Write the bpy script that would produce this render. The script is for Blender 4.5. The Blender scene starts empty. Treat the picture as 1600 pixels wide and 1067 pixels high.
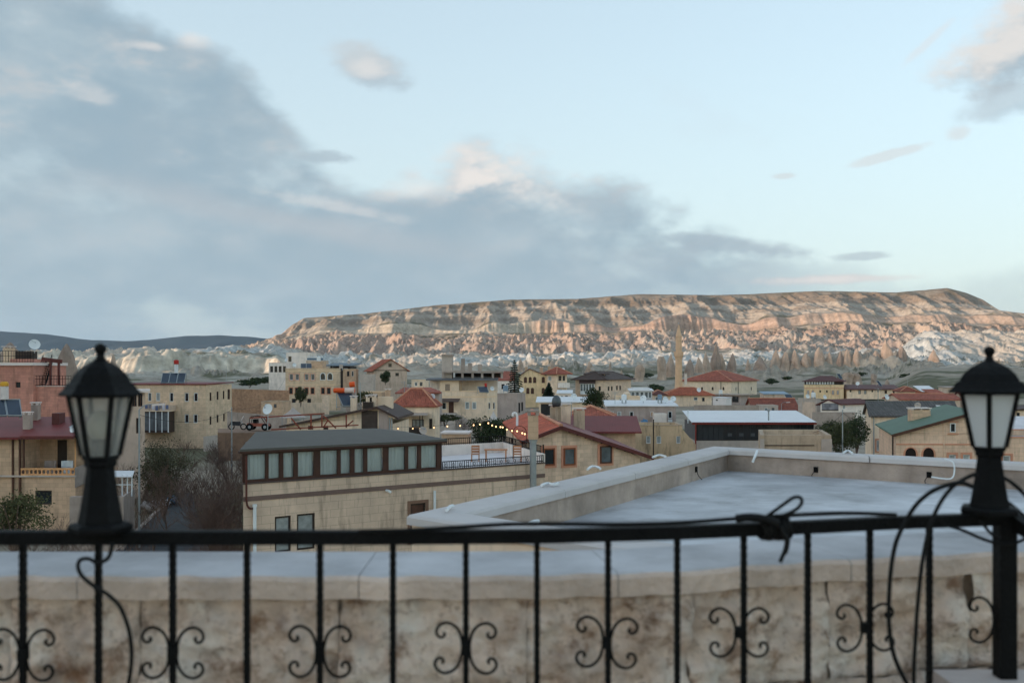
import bpy, math, random
import numpy as np
from mathutils import Vector

rnd = random.Random(11)
SC = bpy.context.scene
COL = SC.collection
R = math.radians

# ------------------------------------------------------------------ camera
F, HX, HY = 1555.56, 800.0, 577.0          # focal length in photo pixels, principal column, horizon row
cam_d = bpy.data.cameras.new('camera')
cam = bpy.data.objects.new('camera', cam_d)
COL.objects.link(cam)
cam.location = (0, 0, 0)
cam.rotation_euler = (R(90), 0, 0)
cam_d.lens = 35.0
cam_d.sensor_width = 36.0
cam_d.shift_y = 43.5 / 1600
cam_d.clip_start = 0.05
cam_d.clip_end = 40000
cam_d.dof.use_dof = True
cam_d.dof.focus_distance = 220.0
cam_d.dof.aperture_fstop = 3.2
SC.camera = cam

# ------------------------------------------------------------------ sun, sky, exposure
SUN_AZ = R(-118)       # compass angle of the sun measured from the view axis, negative = to the left
SUN_EL = R(6.0)
sun_d = bpy.data.lights.new('sun', 'SUN')
sun_d.energy = 1.25
sun_d.angle = R(2.5)
sun_d.color = (1.0, 0.76, 0.58)
sun = bpy.data.objects.new('sun', sun_d)
COL.objects.link(sun)
sdir = Vector((math.sin(SUN_AZ) * math.cos(SUN_EL), math.cos(SUN_AZ) * math.cos(SUN_EL), math.sin(SUN_EL)))
sun.rotation_euler = sdir.to_track_quat('Z', 'Y').to_euler()
sun.location = (-60, -20, 60)

SC.view_settings.view_transform = 'Standard'
SC.view_settings.look = 'None'
EXPO = 1.98
SC.view_settings.exposure = EXPO
SC.view_settings.gamma = 1.0
SC.cycles.use_denoising = True
SC.cycles.max_bounces = 6
SC.cycles.diffuse_bounces = 3
SC.cycles.glossy_bounces = 3
SC.cycles.transmission_bounces = 4
SC.cycles.transparent_max_bounces = 8
SC.cycles.volume_bounces = 0

world = bpy.data.worlds.new('World')
SC.world = world
world.use_nodes = True


def sRGB(r, g, b):
    def f(c):
        c = c / 255.0
        return c / 12.92 if c <= 0.04045 else ((c + 0.055) / 1.055) ** 2.4
    return (f(r), f(g), f(b))


def dirUV(px, py):
    """photo pixel -> (azimuth, elevation) of that direction, both in 1/F radians"""
    dx, dz = px - HX, HY - py
    return math.atan2(dx, F) * F, math.atan2(dz, math.hypot(F, dx)) * F


def build_sky():
    nt = world.node_tree
    N, Lk = nt.nodes, nt.links
    N.clear()

    def mth(op, a, b=None, c=None, clamp=False):
        n = N.new('ShaderNodeMath')
        n.operation = op
        n.use_clamp = clamp
        for i, v in enumerate((a, b, c)):
            if v is None:
                continue
            if isinstance(v, (int, float)):
                n.inputs[i].default_value = v
            else:
                Lk.new(v, n.inputs[i])
        return n.outputs[0]

    def mixc(f, a, b):
        n = N.new('ShaderNodeMix')
        n.data_type = 'RGBA'
        if isinstance(f, (int, float)):
            n.inputs[0].default_value = f
        else:
            Lk.new(f, n.inputs[0])
        for k, v in ((6, a), (7, b)):
            if isinstance(v, tuple):
                n.inputs[k].default_value = (*v, 1)
            else:
                Lk.new(v, n.inputs[k])
        return n.outputs[2]

    def step(x, a, b):
        n = N.new('ShaderNodeMapRange')
        n.interpolation_type = 'SMOOTHSTEP'
        n.clamp = True
        Lk.new(x, n.inputs[0])
        n.inputs[1].default_value = a
        n.inputs[2].default_value = b
        n.inputs[3].default_value = 0
        n.inputs[4].default_value = 1
        return n.outputs[0]

    tc = N.new('ShaderNodeTexCoord')
    sep = N.new('ShaderNodeSeparateXYZ')
    Lk.new(tc.outputs['Generated'], sep.inputs[0])
    U = mth('MULTIPLY', mth('ARCTAN2', sep.outputs[0], sep.outputs[1]), F)
    V = mth('MULTIPLY', mth('ARCSINE', sep.outputs[2]), F)

    def noise(u, v, size, detail=6, rough=0.55, seed=0.0, dist=0.0):
        cb = N.new('ShaderNodeCombineXYZ')
        Lk.new(mth('DIVIDE', u, size), cb.inputs[0])
        Lk.new(mth('DIVIDE', v, size * 0.55), cb.inputs[1])
        cb.inputs[2].default_value = seed
        n = N.new('ShaderNodeTexNoise')
        n.noise_dimensions = '3D'
        n.inputs['Scale'].default_value = 1.0
        n.inputs['Detail'].default_value = detail
        n.inputs['Roughness'].default_value = rough
        n.inputs['Distortion'].default_value = dist
        Lk.new(cb.outputs[0], n.inputs['Vector'])
        return mth('SUBTRACT', n.outputs['Fac'], 0.5)

    def curve(x, x0, x1, y1, pts):
        mr = N.new('ShaderNodeMapRange')
        mr.clamp = True
        Lk.new(x, mr.inputs[0])
        mr.inputs[1].default_value = x0
        mr.inputs[2].default_value = x1
        fc = N.new('ShaderNodeFloatCurve')
        cm = fc.mapping
        cm.use_clip = False
        cu = cm.curves[0]
        P = [((a - x0) / (x1 - x0), b / y1) for a, b in pts]
        cu.points[0].location = P[0]
        cu.points[1].location = P[-1]
        for p in P[1:-1]:
            cu.points.new(*p)
        for p in cu.points:
            p.handle_type = 'AUTO_CLAMPED'
        cm.update()
        Lk.new(mr.outputs[0], fc.inputs['Value'])
        return mth('MULTIPLY', fc.outputs[0], y1)

    edge = [dirUV(*p) for p in ((190, 5), (330, 70), (425, 165), (490, 240), (600, 296), (685, 284), (752, 250),
                                (835, 250), (890, 282), (980, 316), (1050, 356), (1200, 392), (1330, 424))]
    edge = [(-1600, 20), (-1350, 60), (-1100, 330), (-900, 560), (-760, 600)] + edge + [(700, 120), (1200, 160), (1600, 120)]
    E = curve(U, -1600, 1600, 1000, edge)

    def bank(u, v, n1, n2):
        return mth('ADD', mth('SUBTRACT', mth('ADD', E, 24), v), mth('ADD', mth('MULTIPLY', n1, 165), mth('MULTIPLY', n2, 74)))

    def blob(u, v, px, py, sx, sy, rot, nz, amp=1.7):
        u0, v0 = dirUV(px, py)
        c, s = math.cos(R(rot)), math.sin(R(rot))
        du, dv = mth('SUBTRACT', u, u0), mth('SUBTRACT', v, v0)
        a = mth('DIVIDE', mth('ADD', mth('MULTIPLY', du, c), mth('MULTIPLY', dv, s)), sx)
        b = mth('DIVIDE', mth('SUBTRACT', mth('MULTIPLY', dv, c), mth('MULTIPLY', du, s)), sy)
        r = mth('SQRT', mth('ADD', mth('MULTIPLY', a, a), mth('MULTIPLY', b, b)))
        return mth('ADD', mth('SUBTRACT', 1.0, r), mth('MULTIPLY', nz, amp))

    su, sv = -26.0, 22.0                       # towards the sun, for the lit side of the clouds
    U2, V2 = mth('ADD', U, su), mth('ADD', V, sv)

    na1, na2 = noise(U, V, 210, 4, 0.56, 3.1), noise(U2, V2, 210, 4, 0.56, 3.1)
    nb1, nb2 = noise(U, V, 62, 5, 0.60, 8.7), noise(U2, V2, 62, 5, 0.60, 8.7)
    d1, d2 = bank(U, V, na1, nb1), bank(U2, V2, na2, nb2)
    den = step(d1, -10, 52)
    f1 = noise(U, mth('ADD', V, mth('MULTIPLY', U, 0.20)), 330, 3, 0.5, 21.0)
    na1b = f1
    lit = step(mth('SUBTRACT', d1, d2), -8, 74)
    puff = step(mth('ABSOLUTE', mth('SUBTRACT', d1, 34)), 95, 0)
    pu, pv = dirUV(765, 275)
    ru, rv = mth('DIVIDE', mth('SUBTRACT', U, pu), 110), mth('DIVIDE', mth('SUBTRACT', V, pv), 62)
    hot = step(mth('ADD', mth('MULTIPLY', ru, ru), mth('MULTIPLY', rv, rv)), 1.3, 0.1)
    rim = mth('ADD', mth('MULTIPLY', step(na1b, 0.0, 0.22), 0.42), 0.10)
    litb = mth('MULTIPLY', lit, mth('ADD', mth('MULTIPLY', puff, mth('ADD', rim, mth('MULTIPLY', hot, 0.75))), 0.08))

    # soft light streaks and darker folds inside the bank
    f2 = na1
    streak = step(mth('ADD', mth('ADD', mth('MULTIPLY', f1, 1.0), mth('MULTIPLY', f2, 0.7)), mth('MULTIPLY', nb1, 0.35)), -0.14, 0.24)
    warmp = mth('MULTIPLY', step(mth('ADD', f2, mth('MULTIPLY', nb1, 0.7)), 0.06, 0.30), step(V, 130, 330))

    zen = step(V, -20, 420)
    base = mixc(zen, sRGB(178, 196, 206), sRGB(176, 195, 205))
    dark = mixc(zen, sRGB(168, 188, 199), sRGB(155, 178, 192))
    ccol = mixc(streak, dark, base)
    ccol = mixc(mth('MULTIPLY', warmp, 0.6), ccol, sRGB(198, 200, 202))
    # one pale band runs through the bank
    bu0, bv0 = dirUV(420, 338)
    lu = mth('SUBTRACT', U, bu0)
    bandv = mth('SUBTRACT', mth('SUBTRACT', V, bv0), mth('ADD', mth('MULTIPLY', lu, -0.17), mth('MULTIPLY', f2, 46)))
    band = mth('MULTIPLY', step(mth('ABSOLUTE', bandv), 34, 2), step(mth('ABSOLUTE', mth('SUBTRACT', lu, 40)), 400, 90))
    ccol = mixc(mth('MULTIPLY', band, 0.45), ccol, sRGB(190, 195, 200))
    ccol = mixc(litb, ccol, sRGB(226, 219, 214))

    sky = N.new('ShaderNodeTexSky')
    sky.sky_type = 'NISHITA'
    sky.sun_disc = False
    sky.sun_elevation = SUN_EL
    sky.sun_rotation = SUN_AZ
    sky.altitude = 1100
    sky.air_density = 1.0
    sky.dust_density = 0.6
    sky.ozone_density = 1.6
    g = N.new('ShaderNodeMix')
    g.data_type = 'RGBA'
    g.blend_type = 'MULTIPLY'
    g.inputs[0].default_value = 1.0
    Lk.new(sky.outputs[0], g.inputs[6])
    g.inputs[7].default_value = (*SKY_GAIN, 1)
    S = SKY_STRENGTH * 2 ** EXPO        # colours below are as they appear in the finished picture
    col = g.outputs[2]
    # pale milky air low over the horizon
    low = mth('MULTIPLY', step(V, 620, -30), step(sep.outputs[1], -0.35, 0.55))
    col = mixc(mth('ADD', mth('MULTIPLY', low, 0.30), mth('ADD', 0.20, mth('MULTIPLY', step(sep.outputs[1], -0.35, 0.55), 0.40))), col, tuple(c / S for c in sRGB(208, 223, 229)))

    def scaled(c):
        n = N.new('ShaderNodeMix')
        n.data_type = 'RGBA'
        n.blend_type = 'MULTIPLY'
        n.clamp_result = False
        n.inputs[0].default_value = 1.0
        Lk.new(c, n.inputs[6])
        n.inputs[7].default_value = (1 / S, 1 / S, 1 / S, 1)
        return n.outputs[2]

    def scaled_c(c):
        return tuple(v / S for v in c)

    # thin high veil that keeps going beyond the frame
    vn = mth('ADD', f1, mth('MULTIPLY', nb1, 0.3))
    veil = mth('MULTIPLY', step(vn, 0.06, 0.30), mth('ADD', 0.14, mth('MULTIPLY', step(mth('ABSOLUTE', U), 850, 1300), 0.5)))
    col = mixc(veil, col, tuple(c / S for c in sRGB(206, 212, 217)))

    # single clouds
    for (px, py, sx, sy, rot, seed, op, warm) in ((1585, 72, 155, 62, 24, 5.0, 0.9, 0.9), (1600, 150, 120, 34, 8, 6.5, 0.6, 0.15),
                                                  (572, 104, 92, 38, -14, 9.0, 0.75, 0.4), (1300, 437, 190, 9, 0, 14.0, 0.85, 0.9),
                                                  (1390, 243, 80, 9, 12, 16.0, 0.5, 0.7), (1500, 210, 26, 14, 10, 17.5, 0.5, 0.7),
                                                  (1130, 382, 190, 20, -8, 19.0, 0.8, 0.05), (1225, 276, 22, 6, 0, 23.0, 0.5, 0.6),
                                                  (1452, 65, 46, 8, 38, 24.0, 0.35, 0.9), (520, 247, 60, 12, 0, 25.0, 0.7, 0.0),
                                                  (1340, 401, 60, 8, 0, 26.0, 0.6, 0.1)):
        big = sx > 85
        n_1 = mth('ADD', mth('MULTIPLY', na1, 0.6), mth('MULTIPLY', nb1, 0.7)) if big else nb1
        n_2 = mth('ADD', mth('MULTIPLY', na2, 0.6), mth('MULTIPLY', nb2, 0.7)) if big else nb2
        b1 = blob(U, V, px, py, sx, sy, rot, n_1)
        b2 = blob(U2, V2, px, py, sx, sy, rot, n_2)
        m = mth('MULTIPLY', step(b1, 0.02, 0.62), op)
        lb = mth('MULTIPLY', step(mth('SUBTRACT', b1, b2), -0.25, 0.5), warm)
        cc = mixc(lb, sRGB(172, 188, 198), sRGB(236, 229, 222))
        col = mixc(m, col, scaled(cc))

    # the grey bank, fading out low on its thin end
    gap = step(mth('ADD', mth('ADD', f1, mth('MULTIPLY', na1, -0.8)), mth('MULTIPLY', nb1, 0.5)), 0.34, 0.02)
    den = mth('MULTIPLY', den, mth('ADD', 0.62, mth('MULTIPLY', gap, 0.38)))
    fade = mth('MULTIPLY', den, step(U, 660, 250))
    fadeL = mth('MAXIMUM', fade, mth('MULTIPLY', den, 0.35))
    col = mixc(mth('MULTIPLY', fadeL, 0.97), col, scaled(ccol))

    # sunlit heads that stand proud of the bank
    for (px, py, sx, sy, rot, op) in ((782, 282, 150, 62, -4, 1.0), (650, 296, 110, 24, 6, 0.6), (300, 62, 44, 20, 0, 0.6), (232, 72, 34, 9, 0, 0.5), (150, 152, 60, 26, -10, 0.35),
                                      (520, 322, 170, 14, -9, 0.35), (585, 112, 60, 22, -10, 0.45), (1300, 437, 150, 9, 0, 0.8)):
        n_1 = mth('ADD', mth('MULTIPLY', na1, 0.5), mth('MULTIPLY', nb1, 0.9))
        n_2 = mth('ADD', mth('MULTIPLY', na2, 0.5), mth('MULTIPLY', nb2, 0.9))
        b1, b2 = blob(U, V, px, py, sx, sy, rot, n_1), blob(U2, V2, px, py, sx, sy, rot, n_2)
        lb = step(mth('SUBTRACT', b1, b2), -0.30, 0.42)
        col = mixc(mth('MULTIPLY', mth('MULTIPLY', step(b1, 0.0, 0.95), op), mth('ADD', 0.25, mth('MULTIPLY', lb, 0.75))), col, scaled_c(sRGB(240, 235, 230)))

    bg = N.new('ShaderNodeBackground')
    bg.inputs['Strength'].default_value = SKY_STRENGTH
    Lk.new(col, bg.inputs['Color'])
    out = N.new('ShaderNodeOutputWorld')
    Lk.new(bg.outputs[0], out.inputs[0])


SKY_STRENGTH = 0.15
SKY_GAIN = (1.12, 0.96, 0.82)
build_sky()
world.cycles.sampling_method = 'MANUAL'
world.cycles.sample_map_resolution = 256

# ------------------------------------------------------------------ helpers: pixels to places
def W(px, py, D):
    return Vector(((px - HX) / F * D, D, (HY - py) / F * D))


def Wz(px, py, z):
    return W(px, py, z * F / (HY - py))


# ------------------------------------------------------------------ helpers: materials
MATS = {}


def nodes_of(m):
    m.use_nodes = True
    return m.node_tree.nodes, m.node_tree.links


def mat(key, col=(0.5, 0.5, 0.5), rough=0.85, var=0.12, scale=3.0, bump=0.25, metal=0.0, blocks=None, tile=None,
        stain=0.0, spec=0.3, ridges=None, emit=None, coat=0.0):
    """procedural surface: base colour broken up by noise; blocks=(w,h,contrast) draws coursed stone, tile=(w,h) roof tiles"""
    if key in MATS:
        return MATS[key]
    m = bpy.data.materials.new(key)
    MATS[key] = m
    N, L = nodes_of(m)
    b = N['Principled BSDF']
    b.inputs['Roughness'].default_value = rough
    b.inputs['Metallic'].default_value = metal
    b.inputs['Specular IOR Level'].default_value = spec
    tc = N.new('ShaderNodeTexCoord')
    uv = tc.outputs['UV']
    ob = tc.outputs['Object']

    def noise(vec, s, d=4, r=0.55):
        n = N.new('ShaderNodeTexNoise')
        n.inputs['Scale'].default_value = s
        n.inputs['Detail'].default_value = d
        n.inputs['Roughness'].default_value = r
        L.new(vec, n.inputs['Vector'])
        return n.outputs['Fac']

    def ramp(f, a, c):
        n = N.new('ShaderNodeMapRange')
        L.new(f, n.inputs[0])
        n.inputs[1].default_value = 0.3
        n.inputs[2].default_value = 0.7
        n.inputs[3].default_value = a
        n.inputs[4].default_value = c
        return n.outputs[0]

    def mul(c, f):
        n = N.new('ShaderNodeVectorMath')
        n.operation = 'SCALE'
        L.new(c, n.inputs[0])
        L.new(f, n.inputs['Scale'])
        return n.outputs[0]

    def mix(f, a, c):
        n = N.new('ShaderNodeMix')
        n.data_type = 'RGBA'
        L.new(f, n.inputs[0])
        for k, v in ((6, a), (7, c)):
            if isinstance(v, tuple):
                n.inputs[k].default_value = (*v, 1)
            else:
                L.new(v, n.inputs[k])
        return n.outputs[2]

    rgb = N.new('ShaderNodeRGB')
    rgb.outputs[0].default_value = (*col, 1)
    c = rgb.outputs[0]
    height = noise(ob, scale * 7, 5)
    if blocks:
        bw, bh, con = blocks
        br = N.new('ShaderNodeTexBrick')
        br.inputs['Scale'].default_value = 1.0
        br.inputs['Brick Width'].default_value = bw
        br.inputs['Row Height'].default_value = bh
        br.inputs['Mortar Size'].default_value = bh * 0.035
        br.inputs['Mortar Smooth'].default_value = 0.3
        br.inputs['Bias'].default_value = 0.0
        br.inputs['Color1'].default_value = (*[v * (1 - con) for v in col], 1)
        br.inputs['Color2'].default_value = (col[0] * (1 + con * 0.7), col[1] * (1 + con * 0.62), col[2] * (1 + con * 0.5), 1)
        br.inputs['Mortar'].default_value = (*[v * 0.72 for v in col], 1)
        L.new(uv, br.inputs['Vector'])
        c = br.outputs['Color']
    if tile:
        tw, th = tile
        sp = N.new('ShaderNodeSeparateXYZ')
        L.new(uv, sp.inputs[0])

        def saw(o, period, fn):
            d = N.new('ShaderNodeMath')
            d.operation = 'DIVIDE'
            L.new(o, d.inputs[0])
            d.inputs[1].default_value = period
            if fn == 'sine':
                t = N.new('ShaderNodeMath')
                t.operation = 'MULTIPLY'
                L.new(d.outputs[0], t.inputs[0])
                t.inputs[1].default_value = 6.2832
                q = N.new('ShaderNodeMath')
                q.operation = 'SINE'
                L.new(t.outputs[0], q.inputs[0])
                return q.outputs[0]
            q = N.new('ShaderNodeMath')
            q.operation = 'FRACT'
            L.new(d.outputs[0], q.inputs[0])
            return q.outputs[0]
        a = saw(sp.outputs[0], tw, 'sine')
        s2 = saw(sp.outputs[1], th, 'fract')
        ad = N.new('ShaderNodeMath')
        ad.operation = 'SUBTRACT'
        L.new(a, ad.inputs[0])
        L.new(s2, ad.inputs[1])
        height = ad.outputs[0]
        br = N.new('ShaderNodeTexBrick')
        br.offset = 0.0
        br.inputs['Scale'].default_value = 1.0
        br.inputs['Brick Width'].default_value = tw
        br.inputs['Row Height'].default_value = th
        br.inputs['Mortar Size'].default_value = 0.0
        br.inputs['Color1'].default_value = (*[v * 0.8 for v in col], 1)
        br.inputs['Color2'].default_value = (*[v * 1.2 for v in col], 1)
        br.inputs['Mortar'].default_value = (*[v * 0.6 for v in col], 1)
        L.new(uv, br.inputs['Vector'])
        c = br.outputs['Color']
    if ridges:
        wv = N.new('ShaderNodeTexWave')
        wv.bands_direction = ridges[0]
        wv.inputs['Scale'].default_value = 1.0 / ridges[1] / 3.1416 * 1.5708
        wv.inputs['Distortion'].default_value = ridges[2] if len(ridges) > 2 else 0.0
        L.new(uv, wv.inputs['Vector'])
        height = wv.outputs['Fac']
    c = mul(c, ramp(noise(ob, scale, 5, 0.6), 1 - var, 1 + var))
    c = mul(c, ramp(noise(ob, scale * 0.17, 3), 1 - var * 0.8, 1 + var * 0.8))
    if stain:
        mp = N.new('ShaderNodeMapping')
        mp.inputs['Scale'].default_value = (2.2, 2.2, 0.35)
        L.new(ob, mp.inputs[0])
        f = N.new('ShaderNodeMapRange')
        L.new(noise(mp.outputs[0], 0.9, 6, 0.65), f.inputs[0])
        f.inputs[1].default_value = 0.52
        f.inputs[2].default_value = 0.75
        f.inputs[3].default_value = 0
        f.inputs[4].default_value = stain
        c = mix(f.outputs[0], c, (0.10, 0.075, 0.05))
    L.new(c, b.inputs['Base Color'])
    if bump:
        bp = N.new('ShaderNodeBump')
        bp.inputs['Strength'].default_value = bump
        bp.inputs['Distance'].default_value = 0.03 if not tile else 0.06
        L.new(height, bp.inputs['Height'])
        L.new(bp.outputs[0], b.inputs['Normal'])
    if emit:
        b.inputs['Emission Color'].default_value = (*emit[0], 1)
        b.inputs['Emission Strength'].default_value = emit[1]
    return m


def C(r, g, b, k=1.0):
    """real-world base colour from an sRGB swatch"""
    q = sRGB(r, g, b)
    return min(0.9, q[0] * 1.095 * k), min(0.9, q[1] * 0.975 * k), min(0.9, q[2] * 0.955 * k)


# ------------------------------------------------------------------ helpers: meshes
def wloc(o):
    v = Vector((0, 0, 0))
    while o is not None:
        v += Vector(o.location)
        o = o.parent
    return v


class MB:
    """collects faces in world (or local) coordinates and links them as one mesh object"""

    def __init__(self):
        self.v, self.f, self.m = [], [], []
        self.mi = 0

    def add(self, pts, faces):
        o = len(self.v)
        self.v += [tuple(p) for p in pts]
        for f in faces:
            self.f.append(tuple(i + o for i in f))
            self.m.append(self.mi)
        return self

    def quad(self, a, b, c, d):
        return self.add([a, b, c, d], [(0, 1, 2, 3)])

    def poly(self, pts):
        return self.add(pts, [tuple(range(len(pts)))])

    def hexa(self, lo, up):
        """two rings of equal length joined into a closed solid"""
        n = len(lo)
        return self.add(list(lo) + list(up), [tuple(range(n - 1, -1, -1)), tuple(range(n, 2 * n))] +
                        [(i, (i + 1) % n, n + (i + 1) % n, n + i) for i in range(n)])

    def prism(self, poly, z0, z1):
        return self.hexa([(p[0], p[1], z0) for p in poly], [(p[0], p[1], z1) for p in poly])

    def box(self, c, ax, ay, az):
        """centre and three half-axis vectors"""
        c, ax, ay, az = Vector(c), Vector(ax), Vector(ay), Vector(az)
        r = [(-1, -1), (1, -1), (1, 1), (-1, 1)]
        return self.hexa([c + ax * i + ay * j - az for i, j in r], [c + ax * i + ay * j + az for i, j in r])

    def abox(self, x0, x1, y0, y1, z0, z1):
        return self.prism([(x0, y0), (x1, y0), (x1, y1), (x0, y1)], z0, z1)

    def bar(self, a, b, w, h=None, up=(0, 0, 1)):
        a, b = Vector(a), Vector(b)
        d = (b - a)
        n = d.normalized()
        u = Vector(up)
        if abs(n.dot(u)) > 0.95:
            u = Vector((0, 1, 0))
        s = n.cross(u).normalized()
        u = s.cross(n).normalized()
        return self.box((a + b) / 2, d / 2, s * w / 2, u * (h or w) / 2)

    def slab(self, pts, t):
        up = [Vector(p) for p in pts]
        return self.hexa([p - Vector((0, 0, t)) for p in up], up)

    def tube(self, pts, r, n=6, cap=True):
        pts = [Vector(p) for p in pts]
        rs = r if isinstance(r, (list, tuple)) else [r] * len(pts)
        o = len(self.v)
        prev = None
        V = []
        for i, p in enumerate(pts):
            d = (pts[min(i + 1, len(pts) - 1)] - pts[max(i - 1, 0)]).normalized()
            if prev is None:
                u = d.orthogonal().normalized()
            else:
                u = (prev - d * prev.dot(d))
                u = u.normalized() if u.length > 1e-6 else d.orthogonal().normalized()
            prev = u
            w = d.cross(u)
            for k in range(n):
                a = 2 * math.pi * k / n
                V.append(p + (u * math.cos(a) + w * math.sin(a)) * rs[i])
        fs = []
        for i in range(len(pts) - 1):
            for k in range(n):
                k2 = (k + 1) % n
                fs.append((i * n + k, i * n + k2, (i + 1) * n + k2, (i + 1) * n + k))
        if cap:
            fs.append(tuple(range(n - 1, -1, -1)))
            fs.append(tuple((len(pts) - 1) * n + k for k in range(n)))
        return self.add(V, fs)

    def lathe(self, prof, n=12, c=(0, 0, 0), rot=0.0, close=True, kr=1.0):
        V, fs = [], []
        prof = [(z, r * kr) for z, r in prof]
        for z, r in prof:
            for k in range(n):
                a = rot + 2 * math.pi * k / n
                V.append((c[0] + r * math.cos(a), c[1] + r * math.sin(a), c[2] + z))
        m = len(prof)
        for i in range(m - 1):
            for k in range(n):
                k2 = (k + 1) % n
                fs.append((i * n + k, i * n + k2, (i + 1) * n + k2, (i + 1) * n + k))
        if close:
            fs.append(tuple(range(n - 1, -1, -1)))
            fs.append(tuple((m - 1) * n + k for k in range(n)))
        return self.add(V, fs)

    def ball(self, c, r, n=10, sz=1.0):
        m = n // 2 + 1
        prof = [(-r * sz * math.cos(math.pi * i / m), max(1e-4, r * math.sin(math.pi * i / m))) for i in range(m + 1)]
        return self.lathe(prof, n, c)

    def build(self, name, mats, parent=None, smooth=False, loc=None):
        off = wloc(parent) if parent is not None else Vector(loc or (0, 0, 0))
        me = bpy.data.meshes.new(name)
        V = np.array(self.v, dtype=float) - np.array(off)
        me.from_pydata(V.tolist(), [], self.f)
        if not isinstance(mats, (list, tuple)):
            mats = [mats]
        for mm in mats:
            me.materials.append(mm)
        if len(mats) > 1:
            me.polygons.foreach_set('material_index', self.m)
        auto_uv(me)
        if smooth:
            me.polygons.foreach_set('use_smooth', [True] * len(me.polygons))
        o = bpy.data.objects.new(name, me)
        COL.objects.link(o)
        if parent is not None:
            o.parent = parent
        else:
            o.location = off
        return o


def auto_uv(me):
    """metric UVs: u runs level along each face, v up its slope"""
    me.update()
    n = len(me.polygons)
    nl = len(me.loops)
    if not nl:
        return
    uvl = me.uv_layers.new(name='uv')
    nor = np.zeros(n * 3)
    me.polygons.foreach_get('normal', nor)
    nor = nor.reshape(-1, 3)
    tot = np.zeros(n, dtype=int)
    me.polygons.foreach_get('loop_total', tot)
    vi = np.zeros(nl, dtype=int)
    me.loops.foreach_get('vertex_index', vi)
    co = np.zeros(len(me.vertices) * 3)
    me.vertices.foreach_get('co', co)
    co = co.reshape(-1, 3)[vi]
    t = np.stack([-nor[:, 1], nor[:, 0], np.zeros(n)], 1)
    ln = np.linalg.norm(t, axis=1)
    flat = ln < 0.05
    t[flat] = (1, 0, 0)
    ln[flat] = 1
    t /= ln[:, None]
    bt = np.cross(nor, t)
    T, B = np.repeat(t, tot, 0), np.repeat(bt, tot, 0)
    uv = np.stack([(co * T).sum(1), (co * B).sum(1)], 1)
    uvl.data.foreach_set('uv', uv.ravel())


def thing(name, label, cat, loc=(0, 0, 0), group=None, rotz=0.0):
    o = bpy.data.objects.new(name, None)
    o.empty_display_size = 0.2
    COL.objects.link(o)
    o.location = loc
    o.rotation_euler = (0, 0, rotz)
    return tag(o, label, cat, group)


def tag(o, label, cat=None, group=None, kind=None):
    if label:
        o['label'] = label
    if cat:
        o['category'] = cat
    if group:
        o['group'] = group
    if kind:
        o['kind'] = kind
    return o


def children_of(o):
    return [c for c in bpy.data.objects if c.parent == o]


def copy_tree(o, loc, rotz=0.0, scale=1.0, label=None, tree=None):
    r = o.copy()
    COL.objects.link(r)
    r.location = loc
    r.rotation_euler = (0, 0, rotz)
    r.scale = (scale, scale, scale) if not isinstance(scale, tuple) else scale
    if label:
        r['label'] = label
    for ch in tree if tree is not None else children_of(o):
        c = ch.copy()
        COL.objects.link(c)
        c.parent = r
    return r


def structure(o, label=None):
    o['kind'] = 'structure'
    if label:
        o['label'] = label
    return o


def smoothpath(P, k=6):
    """Catmull-Rom through the points"""
    P = [Vector(p) for p in P]
    Q = [P[0] * 2 - P[1]] + P + [P[-1] * 2 - P[-2]]
    out = []
    for i in range(1, len(Q) - 2):
        a, b, c, d = Q[i - 1], Q[i], Q[i + 1], Q[i + 2]
        for j in range(k):
            t = j / k
            out.append(0.5 * ((2 * b) + (c - a) * t + (2 * a - 5 * b + 4 * c - d) * t * t + (3 * b - a - 3 * c + d) * t ** 3))
    out.append(P[-1])
    return out


# ------------------------------------------------------------------ helpers: numpy noise
_perm = np.random.RandomState(5).permutation(512).astype(np.int64)


def _hash(ix, iy, s=0):
    return _perm[(_perm[(_perm[(ix + s * 37) & 511] + iy) & 511] + s * 11) & 511]


def gnoise(x, y, s=0):
    ix, iy = np.floor(x).astype(np.int64), np.floor(y).astype(np.int64)
    fx, fy = x - ix, y - iy
    u, v = fx * fx * fx * (fx * (fx * 6 - 15) + 10), fy * fy * fy * (fy * (fy * 6 - 15) + 10)

    def g(dx, dy):
        a = _hash(ix + dx, iy + dy, s) * (2 * math.pi / 512)
        return np.cos(a) * (fx - dx) + np.sin(a) * (fy - dy)
    a = g(0, 0) * (1 - u) + g(1, 0) * u
    b = g(0, 1) * (1 - u) + g(1, 1) * u
    return (a * (1 - v) + b * v) * 1.5


def fbm(x, y, o=4, s=0, gain=0.5):
    r, a = 0, 1.0
    for i in range(o):
        r = r + a * gnoise(x * 2 ** i, y * 2 ** i, s + i)
        a *= gain
    return r


def ridged(x, y, o=4, s=0, gain=0.5):
    r, a = 0, 1.0
    for i in range(o):
        r = r + a * (1 - np.abs(gnoise(x * 2 ** i, y * 2 ** i, s + i)) * 2)
        a *= gain
    return r


def cones(x, y, s=0):
    """overlapping rock cones: 1 at a tip, falling to 0 between"""
    ix, iy = np.floor(x).astype(np.int64), np.floor(y).astype(np.int64)
    best = np.zeros_like(x)
    for dx in (-1, 0, 1):
        for dy in (-1, 0, 1):
            h = _hash(ix + dx, iy + dy, s)
            jx, jy = (h % 23) / 23.0, (h % 19) / 19.0
            hh = 0.55 + 0.45 * ((h % 13) / 13.0)
            d = np.hypot(ix + dx + 0.15 + 0.7 * jx - x, iy + dy + 0.15 + 0.7 * jy - y)
            best = np.maximum(best, hh - d * 0.95)
    return np.clip(best, 0, 1)


def sstep(a, b, x):
    t = np.clip((x - a) / (b - a), 0, 1)
    return t * t * (3 - 2 * t)

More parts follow.
